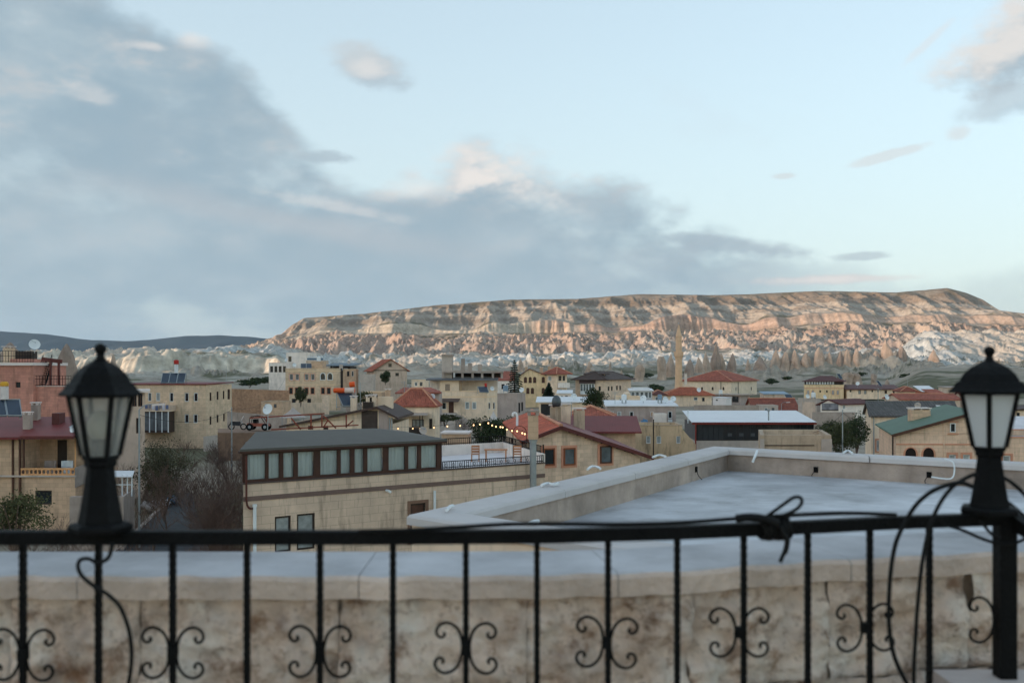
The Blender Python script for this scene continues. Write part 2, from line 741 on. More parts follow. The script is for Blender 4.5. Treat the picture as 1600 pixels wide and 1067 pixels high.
# ------------------------------------------------------------------ terrain
def terrain_material():
    m = bpy.data.materials.new('rock_and_soil')
    N, L = nodes_of(m)
    b = N['Principled BSDF']
    b.inputs['Roughness'].default_value = 0.95
    b.inputs['Specular IOR Level'].default_value = 0.1
    at = N.new('ShaderNodeAttribute')
    at.attribute_name = 'rock'
    tc = N.new('ShaderNodeTexCoord')
    n = N.new('ShaderNodeTexNoise')
    n.inputs['Scale'].default_value = 0.22
    n.inputs['Detail'].default_value = 6
    n.inputs['Roughness'].default_value = 0.65
    L.new(tc.outputs['Object'], n.inputs['Vector'])
    mr = N.new('ShaderNodeMapRange')
    L.new(n.outputs['Fac'], mr.inputs[0])
    mr.inputs[1].default_value = 0.3
    mr.inputs[2].default_value = 0.7
    mr.inputs[3].default_value = 0.72
    mr.inputs[4].default_value = 1.28
    s = N.new('ShaderNodeVectorMath')
    s.operation = 'SCALE'
    L.new(at.outputs['Color'], s.inputs[0])
    L.new(mr.outputs[0], s.inputs['Scale'])
    L.new(s.outputs[0], b.inputs['Base Color'])
    bp = N.new('ShaderNodeBump')
    bp.inputs['Strength'].default_value = 0.5
    bp.inputs['Distance'].default_value = 1.2
    L.new(n.outputs['Fac'], bp.inputs['Height'])
    L.new(bp.outputs[0], b.inputs['Normal'])
    return m


ROCK = terrain_material()
PXT = np.array([-300, 0, 200, 290, 345, 400, 440, 458, 475, 570, 640, 680, 720, 800, 900, 1000, 1110, 1160, 1280, 1400, 1480, 1510,
                1535, 1562, 1600, 1700, 1900], float)
YT = np.array([566, 566, 565, 561, 556, 545, 528, 508, 497, 490, 482, 477, 474, 468, 467, 459.5, 461, 460, 454.5, 457, 450, 457.5,
               468, 485, 490, 500, 512], float)
PXC = np.array([-300, 440, 500, 600, 700, 760, 880, 950, 1060, 1180, 1260, 1330, 1460, 1540, 1900], float)
YCT = np.array([526, 526, 506, 505, 503, 499, 494, 491, 491, 492, 486, 483, 484, 489, 505], float)
YCB = np.array([540, 540, 520, 521, 521, 521, 520, 518, 517, 517, 507, 503, 504, 506, 520], float)


def town_z(X, Y):
    z = np.interp(Y, [-400, 0, 40, 90, 140, 200, 300, 450], [-12, -12, -12, -11.6, -11.2, -10.2, -9.3, -7.4])
    return z


def terrain_z(px, D):
    X = (px - HX) / F * D
    n_big = fbm(X / 160, D / 160, 4, 3)
    # cliff line wanders and is fluted
    flute = ridged(X / 19 + 0.8 * fbm(X / 60, 0 * X, 2, 47), D / 400, 4, 40, 0.6) * (3.2 + 3.2 * fbm(X / 120, 0 * X, 2, 48)) + fbm(X / 90, D / 300, 3, 41) * 34
    Dm = D + flute * sstep(1380, 1560, D) * (1 - sstep(1720, 1880, D))
    T = np.interp(px, PXT, YT)
    ct, cb = np.interp(px, PXC, YCT), np.interp(px, PXC, YCB)
    brk = np.clip(0.62 + 0.75 * fbm((px - HX) / 150.0, 0 * px + 3.3, 3, 150), 0.22, 1.0)      # the cliff swells and dies out along its length
    ct = cb + (ct - cb) * brk
    ct, cb = np.maximum(ct, T + 4), np.maximum(cb, T + 6)
    yw = 556 - 3 * np.sin(px / 140.0)
    knots = [(450, 603 + 0 * px), (600, 587 + 0 * px), (760, 579 + 0 * px), (830, 576 + 0 * px), (990, yw), (1080, yw - 2.5),
             (1130, yw - 4), (1440, 0.5 * (yw - 4) + 0.5 * cb - 4), (1560, cb + 2), (1585, cb), (1600, ct + 4), (1606, ct), (1640, ct - 2),
             (1900, T), (2300, T + 1.0), (2500, T + 8)]
    right = sstep(1385, 1450, px)                     # the white fluted hills stand nearer
    y = np.full(D.shape, 603.0)
    kd = np.array([k[0] for k in knots], float)
    idx = np.clip(np.searchsorted(kd, Dm) - 1, 0, len(kd) - 2)
    ky = np.stack([np.broadcast_to(k[1], D.shape) for k in knots])
    y0 = np.take_along_axis(ky, idx[None], 0)[0]
    y1 = np.take_along_axis(ky, (idx + 1)[None], 0)[0]
    t = np.clip((Dm - kd[idx]) / (kd[idx + 1] - kd[idx]), 0, 1)
    # interpolate in height so that the slopes are true
    z0, z1 = (HY - y0) / F * kd[idx], (HY - y1) / F * kd[idx + 1]
    z = z0 + (z1 - z0) * t
    zT = (HY - T) / F * np.minimum(D, 1900)
    # white fluted hills near the mesa's far end
    hill = (HY - 522) / F * 1050 * sstep(800, 1050, D) * (1 - 0.35 * sstep(1060, 1300, D))
    z = np.where(D < 1350, np.maximum(z, z * (1 - right) + hill * right), z)
    # roughness by zone
    wob = fbm(X / 90, D / 90, 3, 60) * 60
    Dz = D + wob
    ctr = sstep(520, 640, px) * (1 - sstep(985, 1040, px))
    white = sstep(790 - 95 * ctr, 850 - 95 * ctr, Dz) * (1 - sstep(990, 1060, Dz))
    white = np.maximum(white, right * sstep(790, 860, Dz) * (1 - sstep(1120, 1200, Dz)))
    bad = sstep(1090, 1160, Dz) * (1 - sstep(1500, 1580, D))
    wx, wy = X + 6 * fbm(X / 25, D / 25, 2, 70), D + 6 * fbm(X / 25, D / 25, 2, 71)
    vx = X + 16 * fbm(X / 70, D / 110, 3, 72) + 3 * fbm(X / 14, D / 20, 2, 73)
    bump = bad * (ridged(vx / 24, D / 170, 5, 80, 0.62) * 6.5 + fbm(X / 60, D / 55, 4, 81) * 11 + cones(wx / 15, wy / 44, 6) * 5 + np.abs(gnoise(X / 8, D / 9, 82)) * 3 - 12)
    bump += white * (ridged(wx / 15, D / 85, 3, 90, 0.55) * 3.6 + cones(wx / 34, wy / 60, 7) * 9 - 5)
    field = sstep(430, 520, D) * (1 - sstep(760, 840, Dz))
    bump += field * (fbm(X / 40, D / 55, 4, 95) * 2.0 + np.clip(fbm(X / 60, D / 80, 3, 99) - 0.10, 0, 1) * (cones(wx / 11, wy / 18, 8) * 9 + ridged(wx / 6, D / 30, 4, 98) * 3.2))
    # the massif the rock chimneys grow from
    mas = sstep(560, 640, px) * (1 - sstep(1400, 1470, px)) * sstep(628, 652, D + 14 * fbm(X / 30, D / 30, 2, 56)) * (1 - sstep(730, 800, D))
    mas = mas * (0.35 + 0.65 * sstep(1180, 1230, px))
    bump += mas * (2.5 + ridged(wx / 13, D / 26, 4, 57, 0.6) * 3.0 + cones(wx / 19, wy / 30, 12) * 7)
    up = sstep(1610, 1660, Dm) * (1 - sstep(1840, 1905, D))
    bump += up * (-np.abs(gnoise(X / 75 + 0.3 * n_big, D / 500, 20)) * 22 + 9 + (ridged(X / 26, D / 160, 3, 22) - 1.2) * 4.0)
    # steps of hard beds on the upper slope
    z = z + bump
    st = 5.5
    zs = z + 3 * n_big
    ter = (np.floor(zs / st) + sstep(0.55, 0.95, zs / st - np.floor(zs / st))) * st - 3 * n_big
    z = z * (1 - 0.34 * up) + ter * 0.34 * up
    lo = sstep(420, 520, px)
    zT2 = zT + (fbm(X / 40, D / 120, 3, 33) * 1.6 + 5.0 * cones(wx / 18, wy / 30, 9)) * (1 - lo) + fbm(X / 30, D / 80, 3, 34) * 0.5
    z = np.where(D > 900, np.minimum(z, zT2), z)
    # low line of tuff cliffs on the near side of the valley
    cl = sstep(-400, 150, px) * (1 - sstep(430, 475, px))
    front = 650 + 40 * fbm(X / 70, 0 * D, 3, 44) + 4.5 * ridged(X / 17, 0 * D, 3, 45)
    step_h = (9.0 + 3.0 * fbm(X / 45, D / 60, 3, 46) + 3.2 * cones(wx / 17, wy / 30, 10))
    rise = sstep(front, front + 15, D) * (1 - 0.5 * sstep(820, 980, D))
    z = z + cl * rise * step_h * 0.9
    near = sstep(300, 460, D)
    z = z * near + (town_z(X, D) + 0.5 * fbm(X / 30, D / 30, 3, 12)) * (1 - near)
    tuff_cliff = cl * sstep(front - 4, front + 4, D) * (1 - sstep(front + 70, front + 130, D))
    return X, z, dict(white=white, bad=bad, up=up, field=field, mas=mas, cliff=sstep(1575, 1590, Dm) * (1 - sstep(1608, 1616, Dm)),
                      top=sstep(1870, 1910, D), tuff=tuff_cliff, ct=ct, cb=cb, right=right)


def build_terrain():
    px = np.linspace(-220, 1820, 1300)
    D = np.concatenate([np.linspace(18, 300, 40, False), np.linspace(300, 620, 60, False), np.linspace(620, 700, 32, False),
                        np.linspace(700, 1090, 120, False), np.linspace(1090, 1520, 150, False), np.linspace(1520, 1660, 80, False),
                        np.linspace(1660, 1920, 80, False), np.linspace(1920, 2500, 8)])
    P, DD = np.meshgrid(px, D)
    X, Z, zone = terrain_z(P, DD)
    nr, nc = P.shape
    co = np.stack([X, DD, Z], -1).reshape(-1, 3)
    ii = np.arange(nr * nc).reshape(nr, nc)
    q = np.stack([ii[:-1, :-1], ii[:-1, 1:], ii[1:, 1:], ii[1:, :-1]], -1).reshape(-1, 4)
    # ---- colours of the beds
    dzx = np.gradient(Z, axis=1) / np.maximum(np.abs(np.gradient(X, axis=1)), 0.1)
    dzy = np.gradient(Z, axis=0) / np.maximum(np.gradient(DD, axis=0), 0.1)
    steep = sstep(0.35, 1.0, np.hypot(dzx, dzy))
    n1 = fbm(X / 24, DD / 24, 4, 101)
    n2 = fbm(X / 140, DD / 140, 3, 102)
    n3 = fbm(X / 7, DD / 7, 3, 103)

    def c(*rgb):
        return np.array(rgb, float)

    def mix(a, b, f):
        return a * (1 - f[..., None]) + b * f[..., None]
    soil = np.zeros((nr, nc, 3)) + c(0.34, 0.275, 0.205)
    grass = c(0.135, 0.125, 0.070)
    path = c(0.34, 0.29, 0.23)
    colr = mix(soil, grass, sstep(-0.10, 0.40, n1 + n2 * 0.6))
    colr = mix(colr, c(0.42, 0.37, 0.30), sstep(0.05, 0.40, fbm(X / 60, DD / 50, 4, 115)) * sstep(420, 520, DD) * 0.85)
    tr = np.minimum(np.abs(gnoise(X / 120 + 4, DD / 70, 110)), np.abs(gnoise(X / 95, DD / 120 + 9, 111)))
    colr = mix(colr, path, (1 - sstep(0.02, 0.05, tr)) * sstep(330, 450, DD))
    colr = mix(colr, c(0.36, 0.30, 0.23), np.clip(steep * 1.2, 0, 1) * zone['field'])
    tuff = np.zeros((nr, nc, 3)) + c(0.50, 0.43, 0.33)
    colr = mix(colr, tuff * (1 + 0.25 * n3[..., None]), np.maximum(zone['tuff'], zone['tuff'] * steep))
    colr = mix(colr, (np.zeros((nr, nc, 3)) + c(0.36, 0.30, 0.235)) * (1 + 0.3 * n3[..., None]), zone['mas'])
    whitec = mix(np.zeros((nr, nc, 3)) + c(0.50, 0.47, 0.42), c(0.46, 0.46, 0.43), sstep(-0.1, 0.3, n2))
    whitec = mix(whitec, c(0.13, 0.12, 0.075), sstep(0.16, 0.42, n1) * (1 - steep) * 0.85)
    whitec = mix(whitec, c(0.52, 0.42, 0.32), sstep(-0.1, 0.35, -n2) * 0.8)
    colr = mix(colr, whitec, zone['white'])
    pink = mix(np.zeros((nr, nc, 3)) + c(0.43, 0.315, 0.25), c(0.47, 0.385, 0.315), sstep(-0.2, 0.3, n2 + 0.4 * n1))
    pink = mix(pink, c(0.145, 0.12, 0.085), np.clip(1.0 - steep * 1.25, 0, 1) * sstep(-0.35, 0.2, n1))
    colr = mix(colr, pink, zone['bad'])
    # cliffs: cream to the left, brick-pink from the middle on
    red = sstep(840, 900, P + 50 * n2) * (1 - 0.3 * sstep(1180, 1260, P))
    cream = np.zeros((nr, nc, 3)) + c(0.47, 0.41, 0.325)
    clf = mix(cream, c(0.44, 0.315, 0.245), red)
    clf = clf * (1 + 0.10 * np.sin(Z / 2.3 + 2 * n2))[..., None]
    colr = mix(colr, clf, zone['cliff'])
    # upper slope: pale beds and grey-brown scrub
    bed = np.sin((Z + 5 * n2 + 1.0 * n1) / 3.4) * 0.5 + np.sin((Z + 4 * n2) / 7.9 + 1.0) * 0.5
    upc = mix(np.zeros((nr, nc, 3)) + c(0.275, 0.225, 0.175), c(0.42, 0.37, 0.305), sstep(-0.15, 0.55, bed + 0.5 * n1 + 0.35 * steep - 0.15))
    hgt = np.clip((Z - (HY - zone['ct']) / F * 1620) / 60, 0, 1)
    upc = mix(upc, c(0.225, 0.18, 0.135), sstep(0.62, 0.9, hgt + 0.12 * n1))
    upc = mix(upc, c(0.47, 0.425, 0.365), (1 - sstep(0.0, 0.30, hgt + 0.1 * n1)) * 0.7)
    colr = mix(colr, upc, np.maximum(zone['up'], sstep(1606, 1618, DD) * 0))
    colr = mix(colr, c(0.21, 0.17, 0.125), zone['top'] * (P > 430))
    # spreading end of the mesa: warm pink ribs
    endc = mix(np.zeros((nr, nc, 3)) + c(0.53, 0.39, 0.29), c(0.20, 0.16, 0.11), sstep(0.0, 0.4, n1) * (1 - steep))
    colr = mix(colr, endc, (1 - sstep(425, 470, P)) * sstep(900, 1000, DD))
    lum = colr.mean(-1, keepdims=True)
    colr = (lum + (colr - lum) * 0.85) * (1 - 0.10 * sstep(800, 1200, DD))[..., None]
    warm = sstep(1080, 1500, DD)[..., None]
    colr = colr * (1 + warm * np.array((0.07, -0.01, -0.07)))
    colr = np.clip(colr * (1 + 0.10 * n3[..., None]), 0.02, 0.7)
    me = bpy.data.meshes.new('terrain')
    me.vertices.add(len(co))
    me.vertices.foreach_set('co', co.ravel())
    me.loops.add(q.size)
    me.loops.foreach_set('vertex_index', q.ravel())
    me.polygons.add(len(q))
    me.polygons.foreach_set('loop_start', np.arange(len(q)) * 4)
    me.polygons.foreach_set('loop_total', np.full(len(q), 4))
    me.update(calc_edges=True)
    me.polygons.foreach_set('use_smooth', np.ones(len(q), dtype=bool))
    at = me.attributes.new('rock', 'FLOAT_COLOR', 'POINT')
    at.data.foreach_set('color', np.concatenate([colr.reshape(-1, 3), np.ones((nr * nc, 1))], 1).ravel())
    me.materials.append(ROCK)
    o = bpy.data.objects.new('terrain', me)
    COL.objects.link(o)
    structure(o, 'banded table mountain with pink badlands and pale tuff hills behind the town')


build_terrain()


def sheet(name, xs, ys, zf, colf, label):
    Xg, Yg = np.meshgrid(xs, ys)
    Zg = zf(Xg, Yg)
    nr, nc = Xg.shape
    ii = np.arange(nr * nc).reshape(nr, nc)
    q = np.stack([ii[:-1, :-1], ii[:-1, 1:], ii[1:, 1:], ii[1:, :-1]], -1).reshape(-1, 4)
    me = bpy.data.meshes.new(name)
    me.from_pydata(np.stack([Xg, Yg, Zg], -1).reshape(-1, 3).tolist(), [], q.tolist())
    me.polygons.foreach_set('use_smooth', [True] * len(q))
    at = me.attributes.new('rock', 'FLOAT_COLOR', 'POINT')
    cc = colf(Xg, Yg, Zg)
    at.data.foreach_set('color', np.concatenate([cc.reshape(-1, 3), np.ones((nr * nc, 1))], 1).ravel())
    me.materials.append(ROCK)
    o = bpy.data.objects.new(name, me)
    COL.objects.link(o)
    return structure(o, label)


def flatcol(*rgb):
    return lambda X, Y, Z: np.zeros(X.shape + (3,)) + np.array(rgb)


def plain_z(X, Y):
    px = np.where(Y > 100, X / np.maximum(Y, 100) * F + HX, 0)
    z = np.full(X.shape, -14.0)
    far = sstep(2300, 4200, Y)
    return z + far * 60 + sstep(5000, 9000, Y) * 40


sheet('ground', np.linspace(-14000, 14000, 57), np.linspace(-6000, 13000, 60), plain_z, flatcol(0.12, 0.11, 0.075),
      'wide plain reaching the far hills')


def far_z(X, Y):
    px = X / Y * F + HX
    y = np.interp(px, [-900, -300, -150, 0, 70, 130, 190, 230, 290, 340, 400, 450, 700, 1200, 1700, 2300],
                  [530, 520, 515, 517, 522, 530, 533, 531, 524.5, 523.5, 527, 533, 540, 540, 535, 530])
    h = (HY - y) / F * 9600
    prof = sstep(8000, 9600, Y) * (1 - 0.6 * sstep(9700, 11500, Y))
    prof = np.where(Y < 9600, ((Y - 8000) / 1600).clip(0, 1) ** 1.2, prof)
    return -30 + (h + 30) * prof + prof * (1 - prof) * (ridged(X / 900, Y / 900, 4, 130) - 1) * 190 + 5 * fbm(X / 220, Y / 220, 3, 131)


sheet('distant_hills', np.linspace(-9500, 9500, 420), np.linspace(8000, 12000, 46), far_z,
      lambda X, Y, Z: np.zeros(X.shape + (3,)) + np.array((0.026, 0.038, 0.042)) * (1 + 0.35 * fbm(X / 400, Y / 400, 3, 133))[..., None],
      'long dark wooded hills on the horizon')


def ridge_z(X, Y):
    # unseen hill added beside the viewer, shaped to keep evening sun off the town
    d = np.hypot((X + 560) / 200, np.where(Y > 0, np.maximum(Y - 345, 0) / 50, np.maximum(-Y - 540, 0) / 190))
    h = 116 * np.exp(-d ** 2 * 1.5)
    return -16 + h * (1 + 0.16 * fbm(X / 90, Y / 90, 4, 140)) + 3 * ridged(X / 60, Y / 60, 3, 141) * np.clip(h / 40, 0, 1)


sheet('sun_blocking_hill', np.linspace(-1150, -230, 110), np.linspace(-1000, 760, 170), ridge_z,
      lambda X, Y, Z: np.zeros(X.shape + (3,)) + np.array((0.30, 0.25, 0.18)) * (1 + 0.3 * fbm(X / 50, Y / 50, 3, 143))[..., None],
      'unseen rocky hill added to keep the sun off the town')

# ------------------------------------------------------------------ palette
def stone(key, rgb, k=1.0, con=0.10, stain=0.25, bw=0.62, bh=0.30):
    return mat(key, C(*rgb, k), 0.9, 0.13, 1.1, 0.25, blocks=(bw, bh, con), stain=stain + 0.15)


def plaster(key, rgb, k=1.0, stain=0.3):
    return mat(key, C(*rgb, k), 0.9, 0.12, 0.9, 0.2, stain=stain + 0.12)


GLASS = mat('dark_glass', (0.018, 0.022, 0.026), 0.12, 0.3, 0.8, 0.0, spec=0.6)
GLASS2 = mat('grey_glass', (0.10, 0.115, 0.125), 0.18, 0.4, 1.2, 0.0, spec=0.6)
CURT = mat('curtained_glass', (0.30, 0.31, 0.30), 0.35, 0.25, 3.0, 0.0, spec=0.5)
WHITE = mat('white_paint', (0.72, 0.73, 0.73), 0.6, 0.06, 2.0, 0.05)
WOODB = mat('brown_wood', (0.085, 0.034, 0.020), 0.55, 0.25, 3.0, 0.2)
WOODD = mat('dark_wood', (0.035, 0.022, 0.016), 0.6, 0.25, 3.0, 0.2)
REDST = mat('maroon_steel', (0.10, 0.020, 0.016), 0.5, 0.15, 3.0, 0.1)
IRON = mat('black_iron', (0.005, 0.005, 0.005), 0.55, 0.3, 12.0, 0.4, spec=0.08)
GALV = mat('galvanised_steel', (0.33, 0.35, 0.36), 0.45, 0.12, 3.0, 0.1, metal=0.6)
TILE = mat('clay_tile', C(162, 96, 78), 0.85, 0.18, 0.8, 0.9, tile=(0.24, 0.36), stain=0.25)
TILE2 = mat('orange_clay_tile', C(170, 98, 72), 0.85, 0.18, 0.8, 0.9, tile=(0.24, 0.36), stain=0.25)
TILE3 = mat('bright_clay_tile', C(196, 106, 80), 0.85, 0.18, 0.8, 0.9, tile=(0.24, 0.36), stain=0.2)
TILER = mat('rusty_clay_tile', C(140, 82, 66), 0.85, 0.2, 0.8, 0.9, tile=(0.24, 0.36), stain=0.4)
RIDGE = mat('ridge_tile', C(190, 140, 112), 0.85, 0.15, 2.0, 0.3)
MAROON = mat('maroon_metal_roof', C(112, 50, 48), 0.55, 0.10, 1.0, 0.35, ridges=('X', 0.25))
MAROOND = mat('dark_maroon_roof', C(84, 46, 42), 0.6, 0.12, 1.0, 0.35, ridges=('X', 0.25))
BROWNR = mat('dark_brown_roof', C(72, 58, 52), 0.7, 0.15, 1.0, 0.4, ridges=('X', 0.25))
GREYR = mat('charcoal_roof', C(84, 84, 82), 0.75, 0.14, 1.0, 0.6, tile=(0.33, 0.42))
GREEN = mat('green_metal_roof', C(76, 106, 88), 0.6, 0.10, 1.2, 0.35, ridges=('X', 0.2))
WROOF = mat('white_metal_roof', C(212, 220, 222), 0.5, 0.05, 1.0, 0.3, ridges=('X', 0.25))
CONC = mat('concrete', C(158, 150, 140), 0.95, 0.16, 1.4, 0.35, stain=0.3)
CONCL = mat('pale_concrete', C(178, 172, 162), 0.95, 0.12, 1.4, 0.3, stain=0.2)
CONCS = mat('weathered_concrete', C(176, 162, 140), 0.95, 0.16, 1.2, 0.3, stain=0.65)
SLATEC = mat('flat_roof_screed', C(160, 160, 156), 0.95, 0.14, 0.7, 0.3, stain=0.2)
CREAM = stone('cream_stone', (214, 196, 172))
CREAM2 = plaster('cream_plaster', (224, 208, 182))
YELLOW = stone('yellow_stone', (208, 190, 162))
YELLOWP = plaster('yellow_plaster', (218, 198, 158))
PEACH = stone('peach_stone', (216, 192, 166), bw=0.7, bh=0.32, con=0.06)
PINK = stone('pink_stone', (188, 138, 122), con=0.12)
TAN = stone('tan_stone', (196, 172, 144), con=0.12)
BEIGE = plaster('beige_plaster', (194, 180, 162), stain=0.5)
GREYP = plaster('grey_plaster', (168, 158, 150))
WHITEP = plaster('white_plaster', (226, 222, 212), stain=0.2)
TRIM = mat('pink_stone_trim', C(196, 146, 120), 0.9, 0.1, 2.0, 0.2)
TRIMC = mat('cream_trim', C(226, 204, 168), 0.9, 0.08, 2.0, 0.2)
TRIMW = mat('white_trim', C(214, 210, 204), 0.85, 0.08, 2.0, 0.15)


# ------------------------------------------------------------------ houses
def wall_face(mb, O, d, n, Ls, z0, z1, holes, depth=0.16):
    """a wall from O along d with rectangular openings (s0,s1,z0,z1) and their reveals"""
    ss = sorted({0.0, Ls, *[h[0] for h in holes], *[h[1] for h in holes]})
    zz = sorted({z0, z1, *[h[2] for h in holes], *[h[3] for h in holes]})
    ss = [s for s in ss if -1e-6 <= s <= Ls + 1e-6]
    zz = [z for z in zz if z0 - 1e-6 <= z <= z1 + 1e-6]

    def P(s, z, k=0.0):
        return Vector((O[0] + d[0] * s - n[0] * k, O[1] + d[1] * s - n[1] * k, z))
    for i in range(len(ss) - 1):
        for j in range(len(zz) - 1):
            sm, zm = (ss[i] + ss[i + 1]) / 2, (zz[j] + zz[j + 1]) / 2
            if any(h[0] < sm < h[1] and h[2] < zm < h[3] for h in holes):
                continue
            mb.quad(P(ss[i], zz[j]), P(ss[i + 1], zz[j]), P(ss[i + 1], zz[j + 1]), P(ss[i], zz[j + 1]))
    for a, b, c, e in holes:
        mb.quad(P(a, c), P(a, e), P(a, e, depth), P(a, c, depth))
        mb.quad(P(b, c), P(b, e), P(b, e, depth), P(b, c, depth))
        mb.quad(P(a, c), P(b, c), P(b, c, depth), P(a, c, depth))
        mb.quad(P(a, e), P(b, e), P(b, e, depth), P(a, e, depth))


class House:
    def __init__(self, name, label, cat, c, D, th, L, Rr, top, wall, base=None, wins=(), roof=None, group=None, frame=None,
                 pane=None, trim=None, band=None, thl=None):
        self.C0 = Vector(((c - HX) / F * D, D))
        t = R(th)
        self.dl, self.dr = Vector((-math.cos(t), math.sin(t))), Vector((math.sin(t), math.cos(t)))
        if thl is not None:
            self.dl = Vector((-math.cos(R(thl)), math.sin(R(thl))))
        k = self.dr.dot(self.dl)
        self.nL, self.nR = -(self.dr - self.dl * k).normalized(), -(self.dl - self.dr * k).normalized()
        self.Ll = L[1] if isinstance(L, tuple) else self.s_at('L', L)
        self.Lr = Rr[1] if isinstance(Rr, tuple) else self.s_at('R', Rr)
        if self.Ll <= 0.05 or self.Lr <= 0.05:
            raise ValueError('%s %s: L %.2f R %.2f' % (name, c, self.Ll, self.Lr))
        self.top = (HY - top) / F * D
        if base is None:
            base = float(town_z(0, D)) - 1.2
        elif base > 100:
            base = (HY - base) / F * D
        self.base = base
        self.root = thing(name, label, cat, (self.C0.x, self.C0.y, base), group)
        self.wallmat, self.frame, self.pane, self.trim = wall, frame or WHITE, pane or GLASS, trim
        holes = {'L': [], 'R': []}
        todo = []
        for w in wins:
            face, cx, cy, ww, hh = w[:5]
            o = dict(w[5]) if len(w) > 5 else {}
            s0, s1 = sorted((self.s_at(face, cx - ww / 2), self.s_at(face, cx + ww / 2)))
            z1, z0 = self.z_at(face, cx, cy - hh / 2), self.z_at(face, cx, cy + hh / 2)
            lim = self.Ll if face == 'L' else self.Lr
            s0, s1 = max(0.12, s0), min(lim - 0.12, s1)
            if s1 - s0 < 0.15:
                continue
            if not o.get('proud') and not o.get('arch'):
                z1 = min(z1, self.top - 0.05)
            if not o.get('arch') and not o.get('proud'):
                holes[face].append((s0, s1, z0, z1))
            todo.append((face, s0, s1, z0, z1, o))
        mb = MB()
        A = self.pt2
        wall_face(mb, A('L', 0), self.dl, self.nL, self.Ll, base, self.top, holes['L'])
        wall_face(mb, A('R', 0), self.dr, self.nR, self.Lr, base, self.top, holes['R'])
        B = self.C0 + self.dl * self.Ll + self.dr * self.Lr
        for p, q in ((A('L', self.Ll), B), (A('R', self.Lr), B)):
            mb.quad((p.x, p.y, base), (q.x, q.y, base), (q.x, q.y, self.top), (p.x, p.y, self.top))
        self.wall_mb = mb
        self.roof_done = False
        if roof:
            self.roof(**roof)
        mb.build('wall', wall, self.root)
        for w in todo:
            self.window(*w)
        if band:
            self.band(*band)

    def s_at(self, face, px):
        d = self.dl if face == 'L' else self.dr
        a = (px - HX) / F
        return (a * self.C0.y - self.C0.x) / (d.x - a * d.y)

    def z_at(self, face, px, py):
        d = self.dl if face == 'L' else self.dr
        return (HY - py) / F * (self.C0.y + d.y * self.s_at(face, px))

    def pt2(self, face, s):
        return self.C0 + (self.dl if face == 'L' else self.dr) * s

    def P(self, p, q, z):
        v = self.C0 + self.dl * p + self.dr * q
        return Vector((v.x, v.y, z))

    def on(self, face, s, z, out=0.0):
        n = self.nL if face == 'L' else self.nR
        v = self.pt2(face, s) + n * out
        return Vector((v.x, v.y, z))

    def fbox(self, mb, face, s0, s1, z0, z1, o0, o1):
        a = [self.on(face, s, z0, o) for s, o in ((s0, o0), (s1, o0), (s1, o1), (s0, o1))]
        b = [self.on(face, s, z1, o) for s, o in ((s0, o0), (s1, o0), (s1, o1), (s0, o1))]
        mb.hexa(a, b)

    def window(self, face, s0, s1, z0, z1, o):
        fr, pn = o.get('frame', self.frame), o.get('pane', self.pane)
        pr = 0.17 if o.get('proud') else 0.0
        tr = o.get('trim', self.trim)
        name = 'door' if o.get('door') else 'window'
        mb = MB()
        if o.get('arch'):
            r = (s1 - s0) / 2
            sc, zs = (s0 + s1) / 2, z1 - r
            out = [(s0, z0), (s1, z0)] + [(sc + r * math.cos(a), zs + r * math.sin(a)) for a in np.linspace(0, math.pi, 9)]
            k = 0.78
            cz = (z0 + z1) / 2
            inn = [(sc + (a - sc) * k, cz + (b - cz) * (k + 0.08)) for a, b in out]
            n = len(out)
            f0 = [self.on(face, a, b, 0.0) for a, b in out]
            f1 = [self.on(face, a, b, 0.07) for a, b in out]
            i1 = [self.on(face, a, b, 0.07) for a, b in inn]
            i0 = [self.on(face, a, b, 0.01) for a, b in inn]
            for a in range(n):
                b = (a + 1) % n
                mb.quad(f0[a], f0[b], f1[b], f1[a])
                mb.quad(f1[a], f1[b], i1[b], i1[a])
                mb.quad(i1[a], i1[b], i0[b], i0[a])
            w = mb.build(name, tr or fr, self.root)
            g = MB().poly([self.on(face, a, b, 0.02) for a, b in inn])
            g.build('pane', pn, w)
            return
        t = min(0.09, (s1 - s0) * 0.13) if not o.get('thin') else 0.04
        for a, b, c, e in ((s0, s0 + t, z0, z1), (s1 - t, s1, z0, z1), (s0 + t, s1 - t, z0, z0 + t), (s0 + t, s1 - t, z1 - t, z1)):
            self.fbox(mb, face, a, b, c, e, -0.13 + pr, -0.05 + pr)
        if o.get('mull'):
            for k in range(1, o['mull']):
                sc = s0 + (s1 - s0) * k / o['mull']
                self.fbox(mb, face, sc - t / 2, sc + t / 2, z0 + t, z1 - t, -0.13 + pr, -0.055 + pr)
        w = mb.build(name, fr, self.root)
        g = MB()
        self.fbox(g, face, s0 + t * 0.5, s1 - t * 0.5, z0 + t * 0.5, z1 - t * 0.5, -0.145 + pr, -0.10 + pr)
        g.build('pane' if name == 'window' else 'door_leaf', pn, w)
        if tr:
            m2 = MB()
            k = 0.16
            for a, b, c, e in ((s0 - k, s0, z0 - k, z1 + k), (s1, s1 + k, z0 - k, z1 + k), (s0, s1, z0 - k, z0), (s0, s1, z1, z1 + k)):
                self.fbox(m2, face, a, b, c, e, -0.02, 0.05)
            m2.build('surround', tr, w)

    def band(self, m, *ys):
        """string courses round both visible faces; ys are photo rows at the corner"""
        mb = MB()
        for y in ys:
            z = (HY - y) / F * self.C0.y
            self.fbox(mb, 'L', -0.05, self.Ll, z - 0.09, z + 0.09, -0.02, 0.05)
            self.fbox(mb, 'R', 0.002, self.Lr, z - 0.09, z + 0.09, -0.02, 0.048)
        mb.build('string_course', m, self.root)

